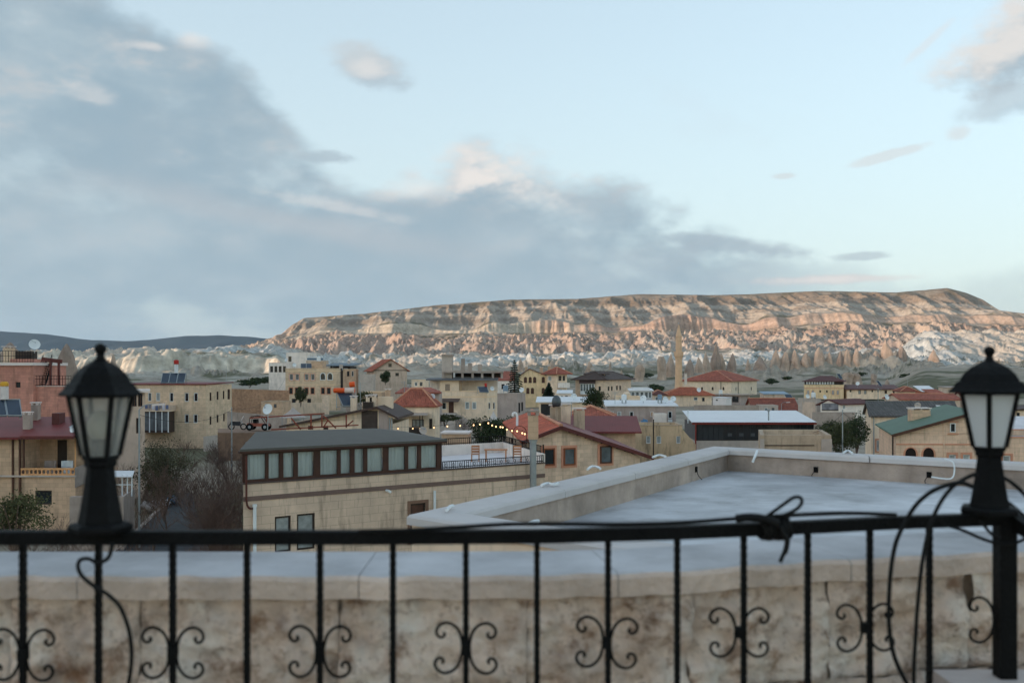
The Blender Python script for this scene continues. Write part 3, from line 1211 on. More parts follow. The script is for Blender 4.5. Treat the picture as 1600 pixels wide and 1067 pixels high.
    def roof(self, kind='flat', m=None, ov=0.4, rise=1.5, thick=0.16, cop=None, ridge=None, pm=None, par=0.45, cap=None, drop=0.0):
        P, Ll, Lr, z = self.P, self.Ll, self.Lr, self.top
        mb = MB()
        rb = MB()
        if kind == 'flat':
            w, o = 0.26, 0.05
            ring = lambda k: [(-k, -k), (Ll + k, -k), (Ll + k, Lr + k), (-k, Lr + k)]
            out, inn = ring(o), ring(-w)
            cb = MB()
            for i in range(4):
                j = (i + 1) % 4
                cb.hexa([P(*out[i], z), P(*out[j], z), P(*inn[j], z), P(*inn[i], z)],
                        [P(*out[i], z + 0.09), P(*out[j], z + 0.09), P(*inn[j], z + 0.09), P(*inn[i], z + 0.09)])
                self.wall_mb.quad(P(*inn[i], z), P(*inn[j], z), P(*inn[j], z - par), P(*inn[i], z - par))
            cb.build('coping', cop or TRIMC, self.root)
            mb.poly([P(*q, z - par) for q in inn])
            self.roof_o = mb.build('roof', m or SLATEC, self.root)
            return
        if kind == 'slab':
            mb.slab([P(-ov, -ov, z + thick), P(Ll + ov, -ov, z + thick), P(Ll + ov, Lr + ov, z + thick + rise), P(-ov, Lr + ov, z + thick + rise)], thick)
            self.roof_o = mb.build('roof', m, self.root)
            return
        if kind == 'hip':
            e = [(-ov, -ov), (Ll + ov, -ov), (Ll + ov, Lr + ov), (-ov, Lr + ov)]
            h = min(Ll, Lr) / 2 + ov
            if Ll >= Lr:
                r0, r1 = (h - ov, Lr / 2), (Ll - h + ov, Lr / 2)
                fs = [(e[0], e[1], r1, r0), (e[1], e[2], r1), (e[2], e[3], r0, r1), (e[3], e[0], r0)]
                hips = [(e[0], r0), (e[1], r1), (e[2], r1), (e[3], r0), (r0, r1)]
            else:
                r0, r1 = (Ll / 2, h - ov), (Ll / 2, Lr - h + ov)
                fs = [(e[0], e[1], r0), (e[1], e[2], r1, r0), (e[2], e[3], r1), (e[3], e[0], r0, r1)]
                hips = [(e[0], r0), (e[1], r0), (e[2], r1), (e[3], r1), (r0, r1)]
            Z = lambda q: z + (rise if q in (r0, r1) else 0.0)
            for f in fs:
                mb.slab([P(*q, Z(q) + thick) for q in f], thick)
            for a, b in hips:
                if (P(*a, Z(a)) - P(*b, Z(b))).length > 0.2:
                    rb.tube([P(*a, Z(a) + thick), P(*b, Z(b) + thick)], 0.11, 6)
        elif kind in ('gq', 'gp'):
            # gq: ridge runs away from the L face (gable in L); gp: ridge runs along the L face (gable in R)
            wd = Ll if kind == 'gq' else Lr
            ln = Lr if kind == 'gq' else Ll
            pm = wd / 2 if pm is None else pm
            q = (lambda a, b, c: P(a, b, c)) if kind == 'gq' else (lambda a, b, c: P(b, a, c))
            zl, zr = z - rise * ov / pm, z - rise * ov / (wd - pm)
            mb.slab([q(-ov, -ov, zl + thick), q(pm, -ov, z + rise + thick), q(pm, ln + ov, z + rise + thick), q(-ov, ln + ov, zl + thick)], thick)
            mb.slab([q(pm, -ov, z + rise + thick), q(wd + ov, -ov, zr + thick), q(wd + ov, ln + ov, zr + thick), q(pm, ln + ov, z + rise + thick)], thick)
            rb.tube([q(pm, -ov, z + rise + thick), q(pm, ln + ov, z + rise + thick)], 0.11, 6)
            for b in (0.0, ln):
                self.wall_mb.poly([q(0, b, z), q(wd, b, z), q(pm, b, z + rise)])
        self.roof_o = mb.build('roof', m, self.root)
        if rb.v and cap is not False:
            rb.build('ridge_cap', cap or RIDGE, self.roof_o)

    def part(self, name, m, fn, parent=None):
        mb = MB()
        fn(mb)
        return mb.build(name, m, parent or self.root)

    def chimney(self, px, y0, y1, w=0.7, q=None, m=None, D=None):
        """stack whose foot and head sit at rows y1 and y0"""
        D = D or self.C0.y + 2.0
        b, t = W(px, y1, D), W(px, y0, D)
        mb = MB()
        mb.abox(b.x - w / 2, b.x + w / 2, D - w / 2, D + w / 2, b.z - 1.0, t.z - 0.22)
        c = mb.build('chimney', m or TAN, self.root)
        k = MB()
        for sx in (-1, 1):
            for sy in (-1, 1):
                k.abox(b.x + sx * w * 0.36 - 0.07, b.x + sx * w * 0.36 + 0.07, D + sy * w * 0.36 - 0.07, D + sy * w * 0.36 + 0.07, t.z - 0.22, t.z - 0.08)
        k.abox(b.x - w * 0.62, b.x + w * 0.62, D - w * 0.62, D + w * 0.62, t.z - 0.08, t.z)
        k.build('chimney_cap', TRIMW, c)


def win_row(face, xs, y, w, h, **o):
    return [(face, x, y, w, h, o) for x in xs]


# ------------------------------------------------------------------ small rooftop things
def dish(px, py, D, r, label, face=0.3, tilt=0.35, pole=1.0, m=WHITE):
    c = W(px, py, D)
    t = thing('satellite_dish', label, 'satellite dish', (c.x, c.y, c.z - pole), 'satellite dishes on the roofs')
    mb = MB()
    n = Vector((math.sin(face) * math.cos(tilt), -math.cos(face) * math.cos(tilt), math.sin(tilt)))
    u = n.orthogonal().normalized()
    v = n.cross(u)
    V, fs = [c - n * r * 0.22], []
    K = 16
    for i, (k, dd) in enumerate(((0.5, 0.16), (1.0, 0.0))):
        for a in range(K):
            an = 2 * math.pi * a / K
            V.append(c + (u * math.cos(an) + v * math.sin(an)) * r * k - n * r * dd)
    fs += [(0, 1 + a, 1 + (a + 1) % K) for a in range(K)] + [(1 + a, 1 + K + a, 1 + K + (a + 1) % K, 1 + (a + 1) % K) for a in range(K)]
    mb.add(V, fs)
    mb.build('reflector', m, t, smooth=True)
    mb = MB()
    mb.tube([c - Vector((0, 0, pole)), c - Vector((0, 0, 0.1)) - n * r * 0.2], 0.035, 6)
    mb.build('mast', GALV, t)
    mb = MB()
    mb.tube([c - v * r, c + n * r * 0.9], 0.02, 5)
    mb.ball(c + n * r * 0.9, 0.06, 6)
    mb.build('receiver_arm', GALV, t)


def solar(pl, pr, y0, y1, D, label, n=1, tank=None, tankcol=None, skew=0, rise=1.2):
    """tilted collectors (photo columns pl..pr, rows y0..y1) with a tank ((x0,x1,y0,y1), lying) or (x0,x1,y0,y1,'up')"""
    a, b = W(pl, y1, D), W(pr, y1, D)
    t0, t1 = W(pl + skew, y0, D + rise), W(pr + skew, y0, D + rise)
    t = thing('solar_water_heater', label, 'solar heater', (a + b) / 2 - Vector((0, 0, 0.2)), 'solar water heaters on the roofs')
    for i in range(n):
        mb = MB()
        f0, f1 = (i + 0.03) / n, (i + 0.97) / n
        q = [a.lerp(b, f0), a.lerp(b, f1), t0.lerp(t1, f1), t0.lerp(t1, f0)]
        mb.slab(q, 0.1)
        p = mb.build('collector', mat('collector_blue', (0.035, 0.05, 0.075), 0.25, 0.2, 0.8, 0.0, spec=0.6), t)
        fb = MB()
        for k in range(4):
            fb.bar(q[k] + Vector((0, 0, 0.01)), q[(k + 1) % 4] + Vector((0, 0, 0.01)), 0.06)
        fb.build('collector_frame', GALV, p)
    mb = MB()
    for p, q in ((a, t0), (b, t1)):
        mb.bar(q, Vector((q.x, q.y, p.z - 0.3)), 0.06)
        mb.bar(p, Vector((q.x, q.y, p.z - 0.2)), 0.05)
    mb.build('stand', GALV, t)
    if tank:
        mb = MB()
        if len(tank) == 5:
            c0 = W((tank[0] + tank[1]) / 2, tank[3], D + rise)
            c1 = W((tank[0] + tank[1]) / 2, tank[2], D + rise)
            r = (tank[1] - tank[0]) / 2 / F * D
            mb.lathe([(0, r), ((c1.z - c0.z) * 0.94, r), (c1.z - c0.z, r * 0.7)], 14, c0)
        else:
            ym = (tank[2] + tank[3]) / 2
            r = (tank[3] - tank[2]) / 2 / F * D
            p0, p1 = W(tank[0], ym, D + rise), W(tank[1], ym, D + rise)
            e = (p1 - p0) * 0.03
            mb.tube([p0, p0 + e, p1 - e, p1], [r * 0.7, r, r, r * 0.7], 14)
        mb.build('tank', tankcol or WHITE, t, smooth=False)
    return t


def railing(root, pts, h, m=IRON, gap=0.13, bar=0.018, name='railing', rows=(0.08,)):
    """iron railing along 3D foot points: rails, posts, balusters as separate parts"""
    pts = [Vector(p) for p in pts]
    mb = MB()
    for a, b in zip(pts, pts[1:]):
        for z in (h, *rows):
            mb.bar(a + Vector((0, 0, z)), b + Vector((0, 0, z)), 0.045)
    mb.build('rail', m, root)
    mb = MB()
    for a, b in zip(pts, pts[1:]):
        L_ = (b - a).length
        n = max(1, int(L_ / gap))
        for i in range(n + 1):
            p = a.lerp(b, i / n)
            k = 0.045 if i % 10 == 0 else bar
            mb.abox(p.x - k / 2, p.x + k / 2, p.y - k / 2, p.y + k / 2, p.z, p.z + h - 0.024)
    o = mb.build('balusters', m, root)
    o['kind'] = 'stuff'

# ------------------------------------------------------------------ the town, from the viewer's wall outwards
DK = dict(frame=WOODB)
# -- long hotel block with the glazed terrace room
G = House('hotel_block', 'cream stone block with a brown glazed room and charcoal roof on top', 'building', 380, 47.1, 54, ('m', 10.0), 851, 757,
          stone('old_cream_stone', (204, 186, 164), con=0.02, stain=0.6, bw=0.9, bh=0.4), base=-12.6, thl=75.5,
          wins=[('R', 442, 834, 25, 56, dict(frame=WOODD, pane=CURT)), ('R', 478, 830, 28, 56, dict(frame=WOODD, pane=CURT)),
                ('R', 653, 815, 24, 58, dict(frame=WOODD, pane=WOODB, door=True, trim=mat('brown_stone_trim', C(120, 96, 80), 0.9)))])


def hotel_details():
    H = G
    z = H.top
    poly = lambda k, zz: [H.P(p, q, zz) for p, q in ((k, k), (H.Ll - k, k), (H.Ll - k, H.Lr - k), (k, H.Lr - k))]
    H.part('terrace_floor', mat('white_terrace', C(214, 216, 216), 0.8, 0.06, 1.0, 0.1), lambda mb: mb.poly(poly(0.0, z - 0.12)))
    H.part('wall_cap', mat('dark_cap', C(82, 72, 68), 0.8), lambda mb: H.fbox(mb, 'R', -0.03, H.Lr + 0.03, z + 0.004, z + 0.07, -0.2, 0.05))
    H.part('string_course', mat('brown_course', C(112, 96, 88), 0.9, 0.1), lambda mb: H.fbox(mb, 'R', 0.0, H.Lr, z - 0.80, z - 0.58, -0.02, 0.04))
    # room: brown front with eleven lights
    sx = lambda px: H.s_at('R', px)
    z0, z1 = z + 0.07, -3.86
    xs = [(88, 225), (248, 330), (360, 440), (470, 592), (640, 770), (795, 868), (900, 970), (997, 1118), (1158, 1283), (1307, 1378), (1405, 1525)]
    holes = [(sx(370 + a / 4.848), sx(370 + b / 4.848), z0 + 0.13, z1 - 0.20) for a, b in xs]
    s_end = sx(690)
    mb = MB()
    O = H.pt2('R', 0.0) + H.nR * -0.10
    wall_face(mb, O, H.dr, H.nR, s_end, z0, z1, holes, 0.12)
    room = mb.build('room_front', mat('mahogany_frame', (0.060, 0.022, 0.014), 0.45, 0.2, 3.0, 0.1), H.root)
    cloth = mat('white_curtain', (0.80, 0.80, 0.78), 0.9, 0.05, 2.0, 0.1)
    for a, b, c, e in holes:
        g = MB()
        H.fbox(g, 'R', a, b, c, e, -0.19, -0.18)
        g.build('window_pane', CLEAR, room)
        m2 = MB()
        n = int((b - a) / 0.03)
        rows = []
        ph = rnd.random() * 6
        for k in range(n + 1):
            s = a - 0.04 + (b - a + 0.08) * k / n
            dd = -0.30 + 0.035 * math.sin(s * 26 + ph) + 0.02 * math.sin(s * 61 + ph * 2)
            rows += [H.on('R', s, c - 0.05, dd), H.on('R', s, e + 0.05, dd)]
        m2.add(rows, [(2 * k, 2 * k + 2, 2 * k + 3, 2 * k + 1) for k in range(n)])
        m2.build('curtain', cloth, room, smooth=True)
    FL, FR = H.on('R', -0.25, z1 + 0.10, 0.22), H.on('R', s_end + 0.25, z1 + 0.10, 0.22)
    RL, RR = Wz(400, 674.4, -3.45), Wz(585, 669, -3.45)
    BL, BR = RL + Vector((-0.6, 4.0, -0.5)), FR + Vector((-3.2, 7.2, 0.0))
    rf = MB()
    for q in ((FL, FR, RR, RL), (RL, RR, BR, BL), (FR, BR, RR), (FL, RL, BL)):
        rf.slab(q, 0.10)
    H.part('roof', mat('charcoal_sheet_roof', C(88, 88, 82), 0.7, 0.10, 0.8, 0.8, ridges=('Y', 0.4, 0.4)), lambda mb: mb.add(rf.v, rf.f))
    H.part('fascia', MATS['mahogany_frame'], lambda mb: H.fbox(mb, 'R', -0.24, s_end + 0.24, z1 - 0.10, z1 + 0.0, -0.02, 0.20))
    # side and back walls of the room
    H.part('room_wall', MATS['mahogany_frame'], lambda mb: (mb.bar(H.P(0.15, 0.12, (z0 + z1) / 2), H.P(6, 0.12, (z0 + z1) / 2), 0.1, z1 - z0),
                                                            mb.bar(H.P(0.2, s_end, (z0 + z1) / 2), H.P(6, s_end, (z0 + z1) / 2), 0.1, z1 - z0)))
    # pipes
    mb = MB()
    p = lambda px, py, o: (lambda s: H.on('R', s, H.z_at('R', px, py), o))(H.s_at('R', px))
    mb.tube(smoothpath([p(383.5, 712, 0.12), p(383.5, 760, 0.12), p(384, 785, 0.12), p(388, 793, 0.12), p(394, 794, 0.13)], 4), 0.05, 7)
    mb.build('downpipe', mat('brown_pipe', (0.09, 0.025, 0.018), 0.5), H.root)
    mb = MB()
    mb.tube([p(396, 788, 0.16), p(396, 880, 0.16)], 0.085, 8)
    mb.tube([p(396, 787, 0.16), p(396, 791, 0.16)], 0.11, 8)
    mb.build('drain_pipe', WHITE, H.root)
    MB().tube([p(677, 766, 0.14), p(677, 800, 0.14)], 0.07, 8).build('vent_pipe', WHITE, H.root)
    MB().tube([p(603, 766, 0.05), p(603, 766, 0.3), p(606, 768, 0.3)], 0.07, 8).build('vent_pipe', WHITE, H.root)
    # low railing on the terrace edge
    a, b = H.on('R', s_end + 0.1, z + 0.07, -0.06), H.on('R', H.Lr - 0.05, z + 0.07, -0.06)
    c = H.P(H.Ll - 0.3, H.Lr - 0.05, z + 0.55)
    d_ = H.P(H.Ll - 0.3, s_end + 1.0, z + 0.55)
    H.part('parapet', WHITEP, lambda mb: (mb.bar(H.P(H.Ll - 0.3, s_end - 1, z + 0.2), H.P(H.Ll - 0.3, H.Lr, z + 0.2), 0.2, 0.7),
                                          mb.bar(H.P(0.1, H.Lr - 0.05, z + 0.2), H.P(H.Ll, H.Lr - 0.05, z + 0.2), 0.2, 0.7)))
    t = thing('terrace_railing', 'low black iron railing along the edge of the white roof terrace', 'railing', a)
    railing(t, [a, b], 0.40, gap=0.14, bar=0.03)
    mb = MB()
    n = 15
    for i in range(n):
        q = a.lerp(b, (i + 0.5) / n) + Vector((0, 0, 0.2))
        u = (b - a).normalized()
        mb.tube([q + u * 0.07 * math.cos(k) + Vector((0, 0, 0.10 * math.sin(k))) for k in np.linspace(0, 6.283, 11)], 0.012, 4, False)
    mb.build('ring_ornaments', IRON, t)['kind'] = 'stuff'
    t = thing('parapet_railing', 'black iron railing on the white parapet behind the roof terrace', 'railing', d_)
    railing(t, [d_, c, H.P(0.6, H.Lr - 0.05, z + 0.55)], 0.42, gap=0.16, bar=0.025)
    # bench and table in pale wood
    pine = mat('pale_pine', C(176, 124, 84), 0.6, 0.15, 3.0)
    o = H.P(4.0, H.Lr - 2.3, z - 0.12)
    t = thing('garden_table', 'pale wooden table on the white roof terrace beside the railing', 'table', o)
    MB().abox(o.x - 0.7, o.x + 0.7, o.y - 0.4, o.y + 0.4, o.z + 0.70, o.z + 0.75).build('table_top', pine, t)
    for i in (-1, 1):
        for j in (-1, 1):
            MB().abox(o.x + i * 0.6 - 0.04, o.x + i * 0.6 + 0.04, o.y + j * 0.32 - 0.04, o.y + j * 0.32 + 0.04, o.z, o.z + 0.70).build('leg', pine, t)
    for k, (dx, lab) in enumerate(((-1.25, 'slatted pale wood chair at the open end of the terrace table'), (1.3, 'slatted pale wood chair between the terrace table and the corner railing'))):
        o2 = o + Vector((dx, 0.1, 0))
        t = thing('garden_chair', lab, 'chair', o2, 'wooden chairs on the roof terrace')
        MB().abox(o2.x - 0.25, o2.x + 0.25, o2.y - 0.25, o2.y + 0.25, o2.z + 0.42, o2.z + 0.46).build('seat', pine, t)
        for q in range(3):
            MB().abox(o2.x - 0.25, o2.x + 0.25, o2.y + 0.215, o2.y + 0.235, o2.z + 0.52 + q * 0.16, o2.z + 0.63 + q * 0.16).build('back_slat', pine, t)
        for i in (-1, 1):
            for j in (-1, 1):
                MB().abox(o2.x + i * 0.22 - 0.025, o2.x + i * 0.22 + 0.025, o2.y + j * 0.22 - 0.025, o2.y + j * 0.22 + 0.025, o2.z, o2.z + (0.95 if j > 0 else 0.42)).build('leg', pine, t)


def clear_glass():
    m = bpy.data.materials.new('clear_pane')
    N, L = nodes_of(m)
    N.remove(N['Principled BSDF'])
    tr, gl, mx = N.new('ShaderNodeBsdfTransparent'), N.new('ShaderNodeBsdfGlossy'), N.new('ShaderNodeMixShader')
    tr.inputs[0].default_value = (0.95, 0.97, 0.97, 1)
    gl.inputs['Roughness'].default_value = 0.04
    fr = N.new('ShaderNodeFresnel')
    fr.inputs[0].default_value = 1.5
    L.new(fr.outputs[0], mx.inputs[0])
    L.new(tr.outputs[0], mx.inputs[1])
    L.new(gl.outputs[0], mx.inputs[2])
    L.new(mx.outputs[0], N['Material Output'].inputs[0])
    return m


CLEAR = clear_glass()
hotel_details()

# -- chimney pipe rising beside the hotel block
def flue():
    b, t = W(833, 760, 56.5), W(833, 641, 56.5)
    r = thing('flue', 'tall grey metal flue pipe with a stone chimney head', 'chimney', (b.x, b.y, b.z - 2))
    zj = W(833, 690, 56.5).z
    MB().lathe([(0, 0.19), (zj - b.z + 2, 0.19), (zj - b.z + 2.01, 0.24), (zj - b.z + 2.15, 0.24)], 14, (b.x, b.y, b.z - 2)).build('pipe', GALV, r, smooth=False)
    w = 0.34
    hd = MB().abox(b.x - w * 0.85, b.x + w * 0.85, b.y - w, b.y + w, zj + 0.15, t.z - 0.28).build('stack', TAN, r)
    k = MB()
    for sx in (-1, 1):
        k.abox(b.x + sx * w * 0.68 - 0.09, b.x + sx * w * 0.68 + 0.09, b.y - w, b.y + w, t.z - 0.28, t.z - 0.08)
    k.abox(b.x - w * 1.05, b.x + w * 1.05, b.y - w * 1.1, b.y + w * 1.1, t.z - 0.08, t.z)
    k.build('cap', CONC, hd)


flue()

# -- red tiled house with the stone gable
RH = House('gabled_house', 'stone gabled house with a red clay tile roof and three brown windows', 'house', 822, 64.5, 62, ('m', 24.0), 1000, 722,
           stone('honey_stone', (208, 188, 164), con=0.14, stain=0.3, bw=0.55, bh=0.28), base=-12.6, thl=86.6,
           wins=[('R', 857, 713.5, 18, 27, dict(proud=1, frame=mat('orange_wood', C(128, 74, 44), 0.5), trim=TRIM)),
                 ('R', 889, 713, 18, 27, dict(proud=1, frame=MATS['orange_wood'] if 'orange_wood' in MATS else WOODB, trim=TRIM, pane=GLASS2)),
                 ('R', 946, 710, 18, 27, dict(proud=1, frame=WOODB, trim=TRIM, pane=GLASS2))])


def red_house_details():
    H = RH
    pm, zp, zl, zr = H.s_at('R', 876), -3.92, -4.72, H.top + 0.1
    mb = MB()
    mb.poly([H.P(0, 0, H.top), H.P(0, H.Lr, H.top), H.P(0, pm, zp), H.P(0, 0, zl)])
    mb.quad(H.P(0, 0, H.top), H.P(H.Ll, 0, H.top), H.P(H.Ll, 0, zl), H.P(0, 0, zl))
    mb.build('gable', H.wallmat, H.root)
    o = 0.35
    sl, sr = (zp - zl) / pm, (zp - zr) / (H.Lr - pm)
    A = [(-o, -o, zl - sl * o), (-o, pm, zp), (H.Ll, pm, zp), (H.Ll, -o, zl - sl * o)]
    B = [(-o, pm, zp), (-o, H.Lr + 1.1, zr - sr * 1.1), (H.Ll, H.Lr + 1.1, zr - sr * 1.1), (H.Ll, pm, zp)]
    r = MB()
    r.slab([H.P(a, b, c + 0.2) for a, b, c in A], 0.16)
    rf = r.build('roof', TILE3, H.root)
    r = MB()
    r.slab([H.P(a, b, c + 0.2) for a, b, c in B], 0.16)
    r.build('roof_slope', MAROON, H.root)
    r = MB()
    r.tube([H.P(-o, pm, zp + 0.24), H.P(H.Ll, pm, zp + 0.24)], 0.14, 6)
    r.build('ridge_cap', RIDGE, rf)
    r = MB()
    r.bar(H.P(-o - 0.03, -o, zl - sl * o + 0.10), H.P(-o - 0.03, pm, zp + 0.10), 0.05, 0.24)
    r.bar(H.P(-o - 0.03, pm, zp + 0.10), H.P(-o - 0.03, H.Lr + 1.1, zr - sr * 1.1 + 0.10), 0.05, 0.24)
    r.build('verge_board', REDST, H.root)
    # rafters' ends below the verge
    r = MB()
    for k in range(1, 10):
        q = pm + (H.Lr - pm) * k / 10
        r.bar(H.P(-o + 0.05, q, zp - (q - pm) * sr - 0.02), H.P(0.0, q, zp - (q - pm) * sr - 0.02), 0.10, 0.10)
    r.build('rafter_ends', WOODD, H.root)['kind'] = 'stuff'
    # downpipe at the inner corner, bent vent on the roof
    r = MB()
    s = H.s_at('R', 911)
    r.tube([H.on('R', H.s_at('R', 848), -4.9, 0.08), H.on('R', H.s_at('R', 848), -12, 0.08)], 0.05, 6)
    r.build('downpipe', WOODD, H.root)
    r = MB()
    v = W(808, 665, 74)
    r.tube(smoothpath([v, v + Vector((0, 0, 0.7)), v + Vector((-0.12, 0, 0.92)), v + Vector((-0.3, 0, 0.9)), v + Vector((-0.32, 0, 0.72))], 4), 0.09, 8)
    r.build('roof_vent', WHITE, H.root)
    for px, y in ((800, 700), (812, 705)):
        a = W(px, y, 64.0 if px > 805 else 70)
        MB().tube([Vector((a.x, a.y, -8.5)), Vector((a.x, a.y, -4.9 + (0.0 if px > 805 else 0.1)))], 0.06, 6).build('porch_post', REDST, H.root)


red_house_details()
AN = House('annex', 'stone annex under a plain maroon metal roof with three chimneys', 'house', 993, 86, 4, 872, ('m', 5), 672, TAN, base=-12,
           wins=[('L', 962, 700, 10, 16)])
AN.part('roof', MAROON, lambda mb: mb.slab([AN.P(-0.5, -0.6, AN.top - 0.1), AN.P(AN.Ll + 0.3, -0.6, AN.top - 0.1), AN.P(AN.Ll + 0.3, 4, AN.top + 1.05), AN.P(-0.3, 4, AN.top + 1.05)], 0.14))
AN.chimney(868, 632, 662, 0.9, D=84, m=CONCS)
AN.chimney(882, 630, 660, 1.0, D=87, m=CREAM2)
AN.chimney(905, 637, 668, 0.9, D=84.5, m=CONCS)


def cowl():
    c = W(869.5, 626, 83.2)
    t = thing('chimney_cowl', 'round dark metal cowl in front of the annex chimneys', 'chimney cowl', (c.x, c.y, c.z - 0.9))
    MB().lathe([(-0.5, 0.12), (-0.45, 0.34), (-0.1, 0.40), (0.2, 0.34), (0.42, 0.16), (0.46, 0.02)], 14, c).build('hood', mat('dark_tin', (0.10, 0.11, 0.115), 0.45, metal=0.5), t, smooth=True)
    MB().tube([c - Vector((0, 0, 2.6)), c - Vector((0, 0, 0.45))], 0.13, 10).build('pipe', CONCS, t)


cowl()
House('back_house', 'low house with an orange hipped tile roof behind the maroon roof', 'house', 960, 100, 4, 886, ('m', 6), 655, TAN, roof=dict(kind='hip', m=TILE, rise=1.1, ov=0.4))

# -- pink house with the roof stairs
PH = House('pink_house', 'pink stone house with a small square window and roof stairs', 'house', 112, 112, 2, ('m', 30), ('m', 6), 604, PINK,
           wins=[('L', 28, 601, 0.1, 0.1)], roof=dict(kind='flat', cop=TRIMW, par=0.3))


def pink_details():
    H = PH
    D0 = 111.6
    x0, x1 = W(-60, 0, D0).x, W(52, 0, D0).x
    zt, zb = W(0, 571, D0).z, H.base
    mb = MB()
    a, b, c, e = W(24, 0, D0).x, W(32, 0, D0).x, W(0, 605.5, D0).z, W(0, 597, D0).z
    wall_face(mb, Vector((x0, D0)), Vector((1, 0)), Vector((0, -1)), x1 - x0, zb, zt, [(a - x0, b - x0, c, e)], 0.25)
    mb.quad((x1, D0, zb), (x1 + 1.0, D0 + 6, zb), (x1 + 1.0, D0 + 6, zt), (x1, D0, zt))
    mb.quad((x0, D0, zt), (x1, D0, zt), (x1 + 1.0, D0 + 6, zt), (x0, D0 + 6, zt))
    mb.build('stair_tower', PINK, H.root)
    MB().abox(a - 0.05, b + 0.05, D0 + 0.2, D0 + 0.24, c - 0.05, e + 0.05).build('window', GLASS, H.root)
    k = MB()
    k.hexa([(x0, D0 - 0.3, zt), (x1 + 0.15, D0 - 0.3, zt), (x1 + 1.2, D0 + 6, zt), (x0, D0 + 6, zt)],
           [(x0, D0 - 0.3, zt + 0.32), (x1 + 0.15, D0 - 0.3, zt + 0.32), (x1 + 1.2, D0 + 6, zt + 0.32), (x0, D0 + 6, zt + 0.32)])
    k.build('cornice', TRIMW, H.root)
    b2 = MB()
    b2.abox(W(19, 0, 114).x, W(51, 0, 114).x, 113.5, 117, zt + 0.33, zt + 0.75)
    b2.build('roof_step', PINK, H.root)
    st = MB()
    p, q = W(59, 600, 113), W(69, 566, 114.2)
    for k in range(11):
        v = p.lerp(q, k / 10)
        st.abox(v.x - 0.1, v.x + 0.9, v.y - 0.15, v.y + 0.15, v.z - 0.03, v.z + 0.03)
    st.build('stair_treads', WOODD, H.root)
    s2 = MB()
    for dx in (-0.1, 0.9):
        s2.bar(p + Vector((dx, 0, 0)), q + Vector((dx, 0, 0)), 0.07, 0.2)
        s2.bar(p + Vector((dx, 0, 0.9)), q + Vector((dx, 0, 0.9)), 0.05)
        for k in range(0, 11, 2):
            v = p.lerp(q, k / 10) + Vector((dx, 0, 0))
            s2.bar(v, v + Vector((0, 0, 0.9)), 0.03)
    s2.build('stair_rail', IRON, H.root)
    t = thing('steel_pergola', 'dark red steel pergola frame on the pink house roof', 'pergola', W(85, 602, 113))
    for px in (79, 92):
        a_ = W(px, 602, 113)
        MB().bar(a_, Vector((a_.x, a_.y, W(0, 563, 113).z)), 0.22).build('post', REDST, t)
    MB().bar(W(65, 561, 113), W(97, 565, 113), 0.12, 0.45).build('beam', REDST, t)
    MB().bar(W(72, 600, 116), W(72, 560, 116), 0.2).build('post', REDST, t)
    t = thing('roof_railing', 'thin black railing round the pink house roof terrace', 'railing', W(53, 603, 111.5))
    railing(t, [W(53, 603, 111.9), W(111, 603, 111.9)], 1.15, gap=0.3, bar=0.03, rows=(0.1, 0.8))
    t = thing('tower_railing', 'thin black railing on top of the pink stair tower', 'railing', W(0, 562, 113))
    railing(t, [W(-30, 566, 112.5), W(52, 566, 112.5)], 1.3, gap=0.3, bar=0.03, rows=(0.1, 0.7))
    H.chimney(14, 541, 562, 0.95, D=114.5, m=YELLOW)
    sh = MB()
    sh.abox(W(21, 0, 118).x, W(52, 0, 118).x, 117.5, 119, W(0, 562, 118).z, W(0, 549, 118).z)
    sh.build('roof_shed', WOODD, H.root)


pink_details()
dish(54, 538, 113.5, 0.62, 'white satellite dish on the pink house roof', 0.6)

# -- maroon-roofed house with the veranda below the lamp
VH = House('veranda_house', 'stone house with a maroon roof, open veranda and pierced stone balustrade', 'house', 118, 70, 2, ('m', 14), ('m', 7), 745, TAN, base=-12.8,
           wins=[('L', 68, 777, 26, 22, dict(frame=WOODD, pane=GLASS))])


